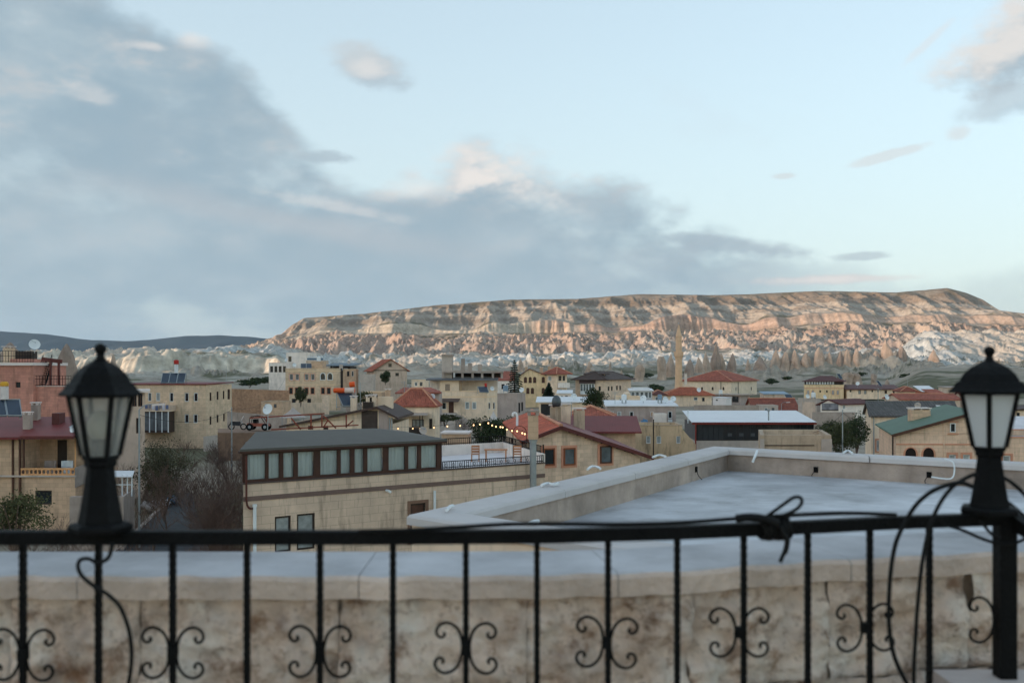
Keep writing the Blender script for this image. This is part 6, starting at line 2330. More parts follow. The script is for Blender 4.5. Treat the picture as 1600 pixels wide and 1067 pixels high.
def rough_stone_mat():
    m = bpy.data.materials.new('rough_tuff')
    N, L = nodes_of(m)
    b = N['Principled BSDF']
    b.inputs['Roughness'].default_value = 0.95
    b.inputs['Specular IOR Level'].default_value = 0.15
    tc = N.new('ShaderNodeTexCoord')

    def noise(s, d=6, r=0.6, off=0):
        mp = N.new('ShaderNodeMapping')
        mp.inputs['Location'].default_value = (off, off * 0.7, off * 1.3)
        L.new(tc.outputs['Object'], mp.inputs[0])
        n = N.new('ShaderNodeTexNoise')
        n.inputs['Scale'].default_value = s
        n.inputs['Detail'].default_value = d
        n.inputs['Roughness'].default_value = r
        L.new(mp.outputs[0], n.inputs['Vector'])
        return n.outputs['Fac']

    def ramp(f, pts):
        n = N.new('ShaderNodeValToRGB')
        e = n.color_ramp.elements
        e[0].position, e[0].color = pts[0][0], (*pts[0][1], 1)
        e[1].position, e[1].color = pts[-1][0], (*pts[-1][1], 1)
        for p, c in pts[1:-1]:
            e.new(p).color = (*c, 1)
        L.new(f, n.inputs[0])
        return n.outputs[0]

    def mix(f, a, c):
        n = N.new('ShaderNodeMix')
        n.data_type = 'RGBA'
        L.new(f, n.inputs[0])
        L.new(a, n.inputs[6])
        L.new(c, n.inputs[7])
        return n.outputs[2]
    base = ramp(noise(4.5), [(0.3, C(206, 188, 166)), (0.5, C(230, 217, 200)), (0.7, C(240, 233, 221))])
    rust = ramp(noise(14, 5, 0.6, 3), [(0.35, C(92, 62, 42)), (0.65, C(150, 116, 86))])
    f = N.new('ShaderNodeMapRange')
    L.new(noise(3.1, 5, 0.62, 9), f.inputs[0])
    f.inputs[1].default_value, f.inputs[2].default_value = 0.47, 0.70
    f.inputs[4].default_value = 0.8
    c = mix(f.outputs[0], base, rust)
    f2 = N.new('ShaderNodeMapRange')
    L.new(noise(7, 4, 0.6, 17), f2.inputs[0])
    f2.inputs[1].default_value, f2.inputs[2].default_value = 0.50, 0.80
    f2.inputs[4].default_value = 0.45
    g = N.new('ShaderNodeRGB')
    g.outputs[0].default_value = (*C(150, 148, 148), 1)
    c = mix(f2.outputs[0], c, g.outputs[0])
    f3 = N.new('ShaderNodeMapRange')
    L.new(noise(8.5, 6, 0.68, 31), f3.inputs[0])
    f3.inputs[1].default_value, f3.inputs[2].default_value = 0.53, 0.66
    f3.inputs[4].default_value = 0.75
    c = mix(f3.outputs[0], c, rust)
    f4 = N.new('ShaderNodeMapRange')
    L.new(noise(30, 5, 0.7, 43), f4.inputs[0])
    f4.inputs[1].default_value, f4.inputs[2].default_value = 0.56, 0.68
    f4.inputs[4].default_value = 0.55
    c = mix(f4.outputs[0], c, rust)
    L.new(c, b.inputs['Base Color'])
    bp = N.new('ShaderNodeBump')
    bp.inputs['Strength'].default_value = 1.0
    bp.inputs['Distance'].default_value = 0.02
    L.new(noise(38, 6, 0.65, 2), bp.inputs['Height'])
    L.new(bp.outputs[0], b.inputs['Normal'])
    return m


def stone_wall():
    zt = -0.62
    t = thing('stone_wall', 'rough tuff stone wall with a grey concrete coping behind the black railing', 'wall', (0, 3.2, -1.6))
    cm = mat('wall_coping', C(180, 186, 188), 0.9, 0.26, 2.2, 0.5, stain=0.3)
    lime = mat('lime_rendered_edge', C(198, 186, 172), 0.95, 0.28, 4.0, 0.6, stain=0.3)      # the front edge is rendered in beige lime
    joints = [-420, 120, 560, 966, 1330, 1640, 1890]
    for a, b in zip(joints, joints[1:]):
        xs = np.linspace(a + 0.8, b - 0.8, 14)
        sec = [(0.0, -0.070), (0.0, -0.016), (0.012, -0.003), (0.03, 0.0), (0.40, 0.0), (0.41, -0.01), (0.41, -0.07)]
        V, fs = [], []
        for x in xs:
            jit = 0.004 * math.sin(x * 0.07) + 0.003 * math.sin(x * 0.19)
            for o, dz in sec:
                p = wall_pt(x, o + (jit if o < 0.02 else 0))
                V.append((p.x, p.y, zt + dz + (0.003 * math.sin(x * 0.05) if o < 0.02 else 0)))
        n = len(sec)
        for i in range(len(xs) - 1):
            for k in range(n):
                k2 = (k + 1) % n
                fs.append((i * n + k, (i + 1) * n + k, (i + 1) * n + k2, i * n + k2))
        fs += [tuple(range(n)), tuple((len(xs) - 1) * n + k for k in range(n - 1, -1, -1))]
        mb = MB().add(V, fs)
        mb.m = [1 if (q < (len(xs) - 1) * n and q % n in (0, 1)) else 0 for q in range(len(fs))]
        mb.build('coping_slab', [cm, lime], t)
    stone_m = rough_stone_mat()
    zc = [-0.69, -1.02, -1.34, -1.62]
    st = random.Random(4)
    for row in range(3):
        x = -460 + row * 70
        while x < 1880:
            w = st.uniform(190, 330)
            x1 = min(x + w, 1890)
            nx, nz = 46, 30 if row == 0 else 8
            if row:
                nx = 12
            U, Vv = np.meshgrid(np.linspace(0, 1, nx), np.linspace(0, 1, nz))
            pxs = x + 0.3 + (x1 - x - 0.6) * U
            zz = zc[row] + (zc[row + 1] - zc[row]) * (Vv * 0.985 + 0.003)
            s0 = x * 0.37 + row * 7.7
            wx, wz = (pxs - HX) / F * 3.0, zz
            h = fbm(wx * 5 + s0, wz * 5, 5, 201, 0.55) * 0.030 + fbm(wx * 22 + s0, wz * 22, 3, 202) * 0.011
            h -= np.clip(fbm(wx * 3.2, wz * 4.4 + s0, 3, 203) - 0.22, 0, 1) * 0.07
            edge = np.minimum(np.minimum(U, 1 - U) * (x1 - x) / 520, np.minimum(Vv, 1 - Vv) * abs(zc[row + 1] - zc[row]))
            h -= 0.012 * np.exp(-(edge / 0.008) ** 2) * (1 if row else 0.8)
            h = np.clip(h + st.uniform(-0.008, 0.008), -0.034, 0.05)
            V = []
            for a in range(nz):
                for b in range(nx):
                    p = wall_pt(float(pxs[a, b]), 0.030 - float(h[a, b]))
                    V.append((p.x, p.y, float(zz[a, b])))
            fs = [(a * nx + b, a * nx + b + 1, (a + 1) * nx + b + 1, (a + 1) * nx + b) for a in range(nz - 1) for b in range(nx - 1)]
            MB().add(V, fs).build('stone', stone_m, t, smooth=True)
            x = x1
    m = MB()
    xs = np.linspace(-460, 1890, 40)
    for a, b in zip(xs, xs[1:]):
        p, q, r, s = wall_pt(a, 0.068), wall_pt(b, 0.068), wall_pt(b, 0.40), wall_pt(a, 0.40)
        m.hexa([(*p, -12.5), (*q, -12.5), (*r, -12.5), (*s, -12.5)], [(*p, -0.692), (*q, -0.692), (*r, -0.692), (*s, -0.692)])
    m.build('mortar_core', mat('mortar', C(168, 154, 138), 0.95, 0.15, 5.0, 0.5), t)


stone_wall()

# ------------------------------------------------------------------ the viewer's terrace: floor, plinth, railing
RP = [-600, 0, 600, 850, 1050, 1250, 1400, 1560, 1640]
RD = [2.715, 2.716, 2.722, 2.742, 2.80, 2.895, 2.985, 3.055, 3.09]
ZR = -0.440


def rail_pt(px, z=0.0, out=0.0):
    D = float(np.interp(px, RP, RD))
    return Vector(((px - HX) / F * D, D - out, z))


def viewer_terrace():
    structure(MB().poly([(-6, -6, -1.5), (6, -6, -1.5), (6, 3.0, -1.5), (-6, 3.0, -1.5)]).build('terrace_floor', mat('terrace_tiles', C(176, 166, 152), 0.7, 0.1, 2.0), None),
              'paved terrace the railing stands on')
    t = thing('terrace_plinth', 'low stone plinth carrying the black railing with a pale corner slab', 'plinth', (0, 2.8, -1.5))
    m = MB()
    xs = list(np.linspace(-600, 1570, 30))
    for a, b in zip(xs, xs[1:]):
        p, q = rail_pt(a, 0), rail_pt(b, 0)
        m.hexa([(p.x, p.y - 0.10, -1.5), (q.x, q.y - 0.10, -1.5), (q.x, q.y + 0.10, -1.5), (p.x, p.y + 0.10, -1.5)],
               [(p.x, p.y - 0.10, -1.08), (q.x, q.y - 0.10, -1.08), (q.x, q.y + 0.10, -1.08), (p.x, p.y + 0.10, -1.08)])
    m.build('plinth', CONC, t)
    c = W(1484, 1054, 3.08)
    MB().abox(c.x - 0.03, c.x + 0.7, 2.84, 3.14, -0.985, -0.945).build('corner_slab', mat('pale_slab', C(186, 182, 176), 0.8, 0.08), t)
    MB().abox(c.x, c.x + 0.66, 2.87, 3.11, -1.5, -0.985).build('corner_pier', MATS['rough_tuff'] if 'rough_tuff' in MATS else CONC, t)


viewer_terrace()


def iron_bar_mesh(h, w=0.0155):
    """hammered square bar: every few millimetres the faces are nicked"""
    mb = MB()
    n = int(h / 0.011)
    V, fs = [], []
    r = random.Random(2)
    for i in range(n + 1):
        z = h * i / n
        k = w / 2 * (1 + (0.10 if i % 2 else -0.06) + r.uniform(-0.03, 0.03))
        V += [(-k, -k, z), (k, -k, z), (k, k, z), (-k, k, z)]
    for i in range(n):
        for a in range(4):
            b = (a + 1) % 4
            fs.append((i * 4 + a, i * 4 + b, (i + 1) * 4 + b, (i + 1) * 4 + a))
    return mb.add(V, fs)


def scroll_mesh():
    half = [(0.004, 0.0), (0.006, 0.022), (0.014, 0.046), (0.030, 0.063), (0.050, 0.069), (0.068, 0.062), (0.077, 0.047), (0.073, 0.033), (0.062, 0.028), (0.054, 0.035), (0.057, 0.043)]
    pts = [(x, 0, -z) for x, z in reversed(half)][:-1] + [(x, 0, z) for x, z in half]
    return smoothpath(pts, 5)


def front_railing():
    t = thing('iron_railing', 'black wrought iron railing with scrolls along the terrace edge', 'railing', rail_pt(800, -1.08))
    # handrail
    xs = list(np.linspace(-600, 1572, 60))
    V, fs = [], []
    hw, hh = 0.0205, 0.036
    for x in xs:
        p = rail_pt(x)
        for dy, z in ((-hw, ZR - hh), (-hw, ZR - 0.004), (-hw + 0.004, ZR), (hw - 0.004, ZR), (hw, ZR - 0.004), (hw, ZR - hh)):
            V.append((p.x, p.y + dy, z))
    n = 6
    for i in range(len(xs) - 1):
        for k in range(n):
            k2 = (k + 1) % n
            fs.append((i * n + k, (i + 1) * n + k, (i + 1) * n + k2, i * n + k2))
    fs += [tuple(range(n)), tuple((len(xs) - 1) * n + k for k in range(n))]
    MB().add(V, fs).build('handrail', IRON, t)
    m = MB()
    for a, b in zip(xs, xs[1:]):
        m.bar(rail_pt(a, -1.0), rail_pt(b, -1.0), 0.02)
    m.build('bottom_rail', IRON, t)
    bars = [-194, -79, 36, 154, 270, 386, 500, 614, 728, 839, 950, 1058, 1162, 1262, 1359, 1452]
    bm = iron_bar_mesh(0.60)
    first = None
    for x in bars:
        p = rail_pt(x, ZR - hh - 0.599)
        if first is None:
            first = bm.build('baluster', IRON, None)
            o = first
        else:
            o = first.copy()
            COL.objects.link(o)
        o.parent = t
        o.location = p - Vector(t.location)
        o.rotation_euler = (0, 0, 0.0)
    sc = scroll_mesh()
    base = {}
    for i, (x, y) in enumerate(((36, 1022), (270, 1019), (500, 1017), (728, 1013), (948, 1003), (1155, 987), (1352, 980))):
        p = rail_pt(x)
        z = (HY - y) / F * p.y
        for s in (1, -1):
            if s not in base:
                mb = MB()
                mb.tube([(q.x * s + 0.006 * s, q.y, q.z) for q in sc], 0.0042, 6)
                base[s] = o = mb.build('scroll', IRON, None, smooth=True)
            else:
                o = base[s].copy()
                COL.objects.link(o)
            o.parent = t
            o.location = Vector((p.x, p.y, z)) - Vector(t.location)
            o.rotation_euler = (0, rnd.uniform(-0.05, 0.05), 0)
        MB().box((p.x, p.y, z), (0.012, 0, 0), (0, 0.012, 0), (0, 0, 0.015)).build('collar', IRON, t)
    # end post with half a scroll, and the rail that turns towards the viewer
    p = rail_pt(1570)
    MB().abox(p.x - 0.026, p.x + 0.026, p.y - 0.026, p.y + 0.026, -0.944, ZR + 0.012).build('end_post', IRON, t)
    o = base[-1].copy()
    COL.objects.link(o)
    o.parent = t
    o.location = Vector((p.x - 0.024, p.y, (HY - 968) / F * p.y)) - Vector(t.location)
    MB().bar((p.x + 0.02, p.y, ZR - 0.02), (p.x + 0.30, p.y - 0.95, ZR - 0.36), 0.04).build('side_rail', IRON, t)


front_railing()


# ------------------------------------------------------------------ lanterns on the railing
def frosted(name, tint, trans):
    m = bpy.data.materials.new(name)
    N, L = nodes_of(m)
    b = N['Principled BSDF']
    b.inputs['Base Color'].default_value = (*tint, 1)
    b.inputs['Roughness'].default_value = 0.25
    tl, tr = N.new('ShaderNodeBsdfTranslucent'), N.new('ShaderNodeBsdfTransparent')
    tl.inputs[0].default_value = (*tint, 1)
    m1, m2 = N.new('ShaderNodeMixShader'), N.new('ShaderNodeMixShader')
    nz = N.new('ShaderNodeTexNoise')
    nz.inputs['Scale'].default_value = 40
    mr = N.new('ShaderNodeMapRange')
    mr.inputs[3].default_value, mr.inputs[4].default_value = trans - 0.08, trans + 0.08
    L.new(nz.outputs['Fac'], mr.inputs[0])
    m1.inputs[0].default_value = 0.55
    L.new(b.outputs[0], m1.inputs[1])
    L.new(tl.outputs[0], m1.inputs[2])
    L.new(mr.outputs[0], m2.inputs[0])
    L.new(m1.outputs[0], m2.inputs[1])
    L.new(tr.outputs[0], m2.inputs[2])
    L.new(m2.outputs[0], N['Material Output'].inputs[0])
    return m


LAMPBLK = mat('lamp_black', (0.005, 0.005, 0.0052), 0.6, 0.35, 9.0, 0.3, spec=0.10)


def lantern(px, label, rot, glass, bulbc, kr=1.0, kh=1.0):
    p = rail_pt(px, ZR + 0.001)
    t = thing('lantern', label, 'lamp', p, 'lanterns on the railing')
    n = 6
    ra = lambda w: w / 2 / math.cos(math.pi / n) * 0.97
    MB().lathe([(0.0, 0.090), (0.012, 0.092), (0.020, 0.084), (0.022, 0.070)], n, p, rot, kr=kr).build('base_plate', LAMPBLK, t)
    MB().lathe([(0.0221, 0.064), (0.05, 0.058), (0.10, 0.049), (0.15, 0.042), (0.172, 0.039)], n, p, rot, kr=kr).build('pedestal', LAMPBLK, t)
    MB().lathe([(0.172, 0.040), (0.178, 0.046), (0.190, 0.046), (0.196, 0.053), (0.204, 0.053)], n, p, rot, kr=kr).build('collar', LAMPBLK, t)
    z0, z1, r0, r1 = 0.204, 0.366, 0.050 * kr, 0.086 * kr
    P = lambda z, r, k: Vector((p.x + r * math.cos(rot + 2 * math.pi * k / n), p.y + r * math.sin(rot + 2 * math.pi * k / n), p.z + z))
    for k in range(n):
        a, b, c, d = P(z0, r0, k), P(z0, r0, k + 1), P(z1, r1, k + 1), P(z1, r1, k)
        nn = (b - a).cross(d - a).normalized() * 0.0015
        MB().hexa([a - nn, b - nn, c - nn, d - nn], [a + nn, b + nn, c + nn, d + nn]).build('glass_pane', glass, t)
    for k in range(n):
        MB().bar(P(z0, r0 + 0.002, k), P(z1, r1 + 0.002, k), 0.011).build('mullion', LAMPBLK, t)
    MB().lathe([(z1 - 0.004, 0.088), (z1 + 0.012, 0.091), (z1 + 0.012, 0.05)], n, p, rot, kr=kr).build('top_ring', LAMPBLK, t)
    h = MB().lathe([(0.366, 0.094), (0.3665, 0.119), (0.372, 0.120), (0.384, 0.106), (0.400, 0.095), (0.402, 0.088), (0.424, 0.076), (0.444, 0.055), (0.456, 0.034), (0.463, 0.021)], n, p, rot, kr=kh).build('hood', LAMPBLK, t)
    MB().lathe([(0.462, 0.020), (0.468, 0.013), (0.478, 0.010), (0.484, 0.0115), (0.488, 0.0145), (0.495, 0.0165), (0.502, 0.0145), (0.508, 0.008), (0.510, 0.002)], 14, p).build('finial', LAMPBLK, h, smooth=True)
    b = MB().ball(p + Vector((0, 0, 0.285)), 0.034, 14, 1.25).build('bulb', bulbc, t, smooth=True)
    MB().lathe([(0.205, 0.016), (0.240, 0.016), (0.248, 0.022), (0.252, 0.018)], 12, p).build('bulb_socket', mat('socket_grey', (0.12, 0.11, 0.10), 0.5), b)


BULB = mat('milky_bulb', (0.62, 0.58, 0.46), 0.4, 0.04, 2.0, 0.0)
BULB2 = mat('white_bulb', (0.55, 0.54, 0.52), 0.4, 0.04, 2.0, 0.0)
lantern(157, 'black hexagonal lantern with clear panes and a milky bulb beside the maroon roofed house', R(-48), frosted('dusty_glass', (0.55, 0.54, 0.50), 0.66), BULB, 0.93, 0.91)
lantern(1546, 'black hexagonal lantern with frosted panes at the railing end post', R(-116), frosted('frosted_glass', (0.90, 0.91, 0.91), 0.20), BULB2, 1.0, 1.10)

# ------------------------------------------------------------------ cables
RUB = mat('black_cable', (0.006, 0.006, 0.006), 0.6, 0.2, 6.0, 0.1, spec=0.15)


def cable(label, pts, D, r=0.0055, name='cable'):
    P = [W(x, y, d if d else D) for x, y, d in [(p if len(p) == 3 else (*p, None)) for p in pts]]
    o = MB().tube(smoothpath(P, 6), r, 8).build(name, RUB, None, smooth=True, loc=tuple(P[0]))
    return tag(o, label, 'cable', 'black cables on the railing')


Zq = lambda L: [(1300 + x / 2.907, 700 + y / 2.907) for x, y in L]
cable('big loop of black cable hanging in front of the scrolls by the end lantern', Zq([(640, 175), (600, 160), (560, 160), (500, 175), (440, 205), (380, 260), (330, 340), (290, 430), (268, 550), (258, 700), (262, 830), (285, 950), (340, 1067), (380, 1130)]), 2.90, 0.0068)
cable('inner black cable dropping straight down beside the last baluster', Zq([(660, 115), (620, 130), (560, 165), (510, 220), (470, 290), (440, 370), (410, 520), (390, 700), (380, 850), (372, 1000), (372, 1100)]), 2.92, 0.0062)
cable('black cable arching from the end lantern out of the picture', Zq([(700, 125), (745, 120), (800, 145), (850, 185), (900, 240), (960, 330)]), 3.10, 0.0062)
cable('lower black cable running down past the end lantern', Zq([(700, 205), (755, 220), (820, 260), (872, 305), (960, 370)]), 3.12, 0.005)
cable('black cable sagging below the handrail to the end post', Zq([(500, 340), (530, 352), (600, 375), (680, 410), (750, 430), (830, 430), (900, 400)]), 3.0, 0.005)
cable('short black cable slanting under the end lantern', Zq([(670, 330), (690, 350), (720, 385), (760, 415)]), 2.99, 0.0045)
cable('black cable curling under the first lantern and down the wall', [(x / 2.667, 820 + y / 2.667) for x, y in [(470, 75), (455, 130), (430, 150), (400, 155), (370, 140), (335, 145), (325, 175), (345, 215), (400, 260), (450, 290), (500, 340), (535, 430), (548, 520), (545, 600), (530, 690)]], 2.66, 0.0055)
cable('black cable lying along the handrail towards the tied bundle', [(560, 830, 2.70), (640, 828, 2.70), (720, 823, 2.71), (800, 818.5, 2.73), (880, 818, 2.74), (960, 819, 2.76), (1050, 817, 2.79), (1150, 810, 2.83), (1215, 806, 2.85), (1290, 802, 2.90), (1340, 801.5, 2.93), (1400, 804, 2.97)], 2.7, 0.006)


def cable_tie():
    c = W(1207, 819, 2.86)
    t = thing('cable_bundle', 'knotted black cable bundle taped round the handrail with a loop and tail', 'cable bundle', c)
    r = random.Random(3)
    for k in range(6):
        x = 1186 + k * 7.5
        p = rail_pt(x + 6, ZR - 0.016)
        w = 0.028 + r.uniform(0, 0.008)
        MB().tube([p + Vector((0.006 * math.sin(a * 2), w * math.cos(a), w * math.sin(a) * 0.95)) for a in np.linspace(0, 2 * math.pi, 13)], 0.0085, 6, False).build('tape_wrap', RUB, t, smooth=True)
    MB().tube(smoothpath([W(x, y, 2.83) for x, y in ((1190, 812), (1207, 800), (1225, 787), (1240, 777), (1250, 777), (1253, 784), (1247, 793), (1234, 801), (1220, 806))], 5), 0.0052, 7).build('loop', RUB, t, smooth=True)
    MB().tube(smoothpath([W(x, y, 2.83) for x, y in ((1219, 822), (1224, 834), (1230, 842), (1228, 858), (1223, 868), (1219, 878))], 5), [0.008] * 18 + [0.006] * 8, 7).build('tail', RUB, t, smooth=True)
    MB().tube(smoothpath([W(x, y, 2.82) for x, y in ((1150, 810), (1170, 808), (1192, 810), (1215, 818))], 5), 0.012, 8).build('plug', RUB, t, smooth=True)


cable_tie()

# ------------------------------------------------------------------ rock chimneys of the valley
TUFF = mat('tuff_rock', C(170, 156, 140), 0.95, 0.25, 0.25, 0.6, stain=0.45)
TUFFG = mat('grey_tuff_rock', C(148, 136, 124), 0.95, 0.25, 0.25, 0.6, stain=0.45)


def fairy(px, yb, yt, w, label, D=None, m=None, point=1.0, lean=0.0, group='rock chimneys in the valley', seed=0):
    D = D or min(648.0, float(np.interp(-yb, [-603, -587, -579, -576], [450, 600, 760, 830])))
    b, tp = W(px, yb, D), W(px, yt, D)
    H = tp.z - b.z
    r0 = w / 2 / F * D
    rr = random.Random(seed + int(px * 7))
    n, k = 24, 20
    V, fs = [], []
    zz = np.linspace(-0.35, 1.0, k)
    sh = rr.uniform(1.1, 2.6)
    ph = [rr.uniform(0, 6.28) for _ in range(4)]
    for i, z in enumerate(zz):
        prof = (1 - max(z, 0) ** sh) ** 0.75 * (0.80 + 0.2 * (1 - z)) if point > 0.5 else (0.86 - 0.10 * z if z < 0.9 else 0.5)
        prof = max(prof, 0.05)
        if z < 0.1:
            prof *= 1 + 0.5 * (0.1 - z)
        for j in range(n):
            a = 2 * math.pi * j / n
            f = 1 + 0.20 * math.sin(2 * a + ph[0] + z * 2) + 0.14 * math.sin(5 * a + ph[1] - z * 3) + 0.10 * math.sin(3 * a + ph[3] + z * 9) + 0.05 * math.sin(9 * a + ph[2]) + 0.05 * math.sin(z * 14 + ph[3] + a)
            V.append((b.x + r0 * prof * f * math.cos(a) + lean * r0 * z, b.y + r0 * prof * f * math.sin(a), b.z + H * z))
    fs = [(i * n + j, i * n + (j + 1) % n, (i + 1) * n + (j + 1) % n, (i + 1) * n + j) for i in range(k - 1) for j in range(n)]
    fs.append(tuple((k - 1) * n + j for j in range(n)))
    o = MB().add(V, fs).build('fairy_chimney', m or TUFF, None, smooth=True, loc=(b.x, b.y, b.z))
    tag(o, label, 'rock', group)


fairy(104, 606, 537, 40, 'big grey rock cone behind the pink house', D=150, m=TUFFG)
fairy(16, 570, 535, 34, 'brown rock stump behind the pink house tower railing', D=170, m=TUFFG)
fairy(177, 586, 553, 18, 'pointed brown rock cone just beyond the first lantern', D=240)
FC = [(923, 584, 565, 12, 'pale blunt rock chimney above the dark mansion roof', 1, TUFF), (953, 582, 565, 6, 'thin rock spire above the mansion roof', 1, TUFF), (971, 588, 578, 6, 'tiny rock cone in the field behind the mansion', 1, TUFF),
      (998.5, 594, 570, 12, 'stubby pale rock chimney midway between mansion and minaret', 0, TUFF), (1034, 591, 557, 13, 'pale twin rock pillar, the one further from the minaret', 0, TUFF), (1046, 589, 553, 14, 'pale twin rock pillar close beside the minaret', 1, TUFF),
      (1076, 590, 561, 16, 'rounded rock chimney just past the minaret', 1, TUFFG), (1094, 588, 558, 14, 'rock chimney rising behind the mosque roof end', 1, TUFF), (1104, 586, 549, 13, 'broad rock chimney beside the tall dark spire', 1, TUFF),
      (1117, 585, 536, 13, 'tallest dark pointed rock spire above the mosque roof', 1, TUFFG), (1127, 584, 551, 10, 'pale rock shoulder leaning on the tall spire', 1, TUFF), (1142.5, 585, 552, 13, 'dark rounded rock chimney past the tall spire', 1, TUFFG),
      (1169, 583, 560, 8, 'slim pale rock chimney standing alone past the mosque', 1, TUFF), (1190, 582, 557, 22, 'squat wide rock dome past the mosque', 1, TUFFG), (1212, 578, 546, 15, 'first brown cone of the rock chimney row', 1, TUFF),
      (1226, 578, 549, 13, 'second brown cone of the rock chimney row', 1, TUFF), (1243, 579, 546, 17, 'third cone of the rock chimney row, with pale foot', 1, TUFF), (1261, 579, 551, 15, 'fourth cone of the rock chimney row', 1, TUFF),
      (1281, 578, 542, 18, 'fifth and taller cone of the rock chimney row', 1, TUFF), (1294, 578, 550, 12, 'sixth cone of the rock chimney row', 1, TUFF), (1312, 578, 548, 15, 'seventh cone of the rock chimney row', 1, TUFFG),
      (1326, 577.5, 545, 13, 'eighth cone of the rock chimney row', 1, TUFF), (1340, 578, 544, 16, 'ninth cone of the rock chimney row', 1, TUFF), (1370, 577, 548, 15, 'low cone before the tallest cone of the row', 1, TUFF),
      (1387, 577, 531, 20, 'tallest brown cone at the end of the rock chimney row', 1, TUFF), (1407, 574, 541, 16, 'brown cone standing against the white fluted hill', 1, TUFFG), (1460, 572, 546, 14, 'brown cone at the foot of the white fluted hill', 1, TUFF),
      (1325, 600, 582, 14, 'low rock stump behind the gallery house', 0, TUFF), (1338, 600, 583, 14, 'low broad rock stump behind the long cream house', 0, TUFF), (1366, 600, 584, 9, 'slim rock stump above the long maroon roof', 0, TUFF),
      (1386, 601, 592, 6, 'small rock stump above the long maroon roof end', 1, TUFF), (1594, 594, 575, 9, 'small rock cone at the picture edge beyond the end lantern', 1, TUFF), (813, 582, 560, 9, 'narrow pale rock cone above the arched house', 1, TUFF),
      (864, 584, 563, 12, 'pale rock cone above the turret house', 1, TUFF)]
for i, (px, yb, yt, w, lab, pt, mm) in enumerate(FC):
    fairy(px, yb + 3, yt, w * 1.3, lab, None, mm, pt, rnd.uniform(-0.3, 0.3), seed=i)

# ------------------------------------------------------------------ plants
BARK = mat('grey_bark', C(104, 90, 80), 0.95, 0.2, 3.0, 0.3)
TWIG = mat('brown_twigs', C(98, 82, 72), 0.95, 0.25, 2.0, 0.0)
TWIGR = mat('reddish_twigs', C(100, 86, 78), 0.95, 0.25, 2.0, 0.0)
LEAFD = mat('dark_conifer_needles', (0.022, 0.034, 0.018), 0.9, 0.4, 1.2, 0.0)
LEAFG = mat('olive_leaves', (0.060, 0.066, 0.026), 0.9, 0.45, 1.5, 0.0)
LEAFB = mat('bush_leaves', (0.040, 0.055, 0.022), 0.9, 0.45, 1.5, 0.0)


def bare_tree(seed, h=5.5, stems=1, spread=0.55, fine=0.008, depth=5):
    r = random.Random(seed)
    tr, br = MB(), MB()

    def grow(p, d, ln, rad, lev):
        n = 3
        pts = [p]
        q = p
        dd = d.copy()
        for i in range(n):
            dd = (dd + Vector((r.uniform(-1, 1), r.uniform(-1, 1), r.uniform(-0.5, 0.8))) * 0.16).normalized()
            q = q + dd * ln / n
            pts.append(q)
        rs = [rad * (1 - 0.4 * i / n) for i in range(n + 1)]
        (tr if lev < 2 else br).tube(pts, rs, 5 if lev < 2 else 3, False)
        if lev >= depth:
            return
        k = r.choice((2, 3, 3, 4)) if lev > 0 else r.choice((3, 4))
        for i in range(k):
            a = r.uniform(0, 6.28)
            s = spread * r.uniform(0.6, 1.3)
            side = Vector((math.cos(a), math.sin(a), 0.15)) * s
            nd = (dd + side).normalized()
            st = pts[r.choice((1, 2, 3, 3))]
            grow(st, nd, ln * r.uniform(0.55, 0.85), max(fine, rs[-1] * r.uniform(0.5, 0.75)), lev + 1)
    for s in range(stems):
        a = r.uniform(0, 6.28)
        d = Vector((math.cos(a) * 0.3 * (stems > 1), math.sin(a) * 0.3 * (stems > 1), 1)).normalized()
        grow(Vector((math.cos(a), math.sin(a), 0)) * 0.15 * (stems > 1), d, h * 0.33, 0.075 * h / 5.5, 0)
    return tr, br


def tree_proto(name, seed, tm, bm_, label, cat='tree', group=None, **k):
    t = thing(name, label, cat, (0, 0, 0), group)
    tr, br = bare_tree(seed, **k)
    tr.build('trunk', tm, t)
    br.build('crown', bm_, t)
    return t


def ground_at(px, D):
    return float(town_z(0, D)) - 0.1


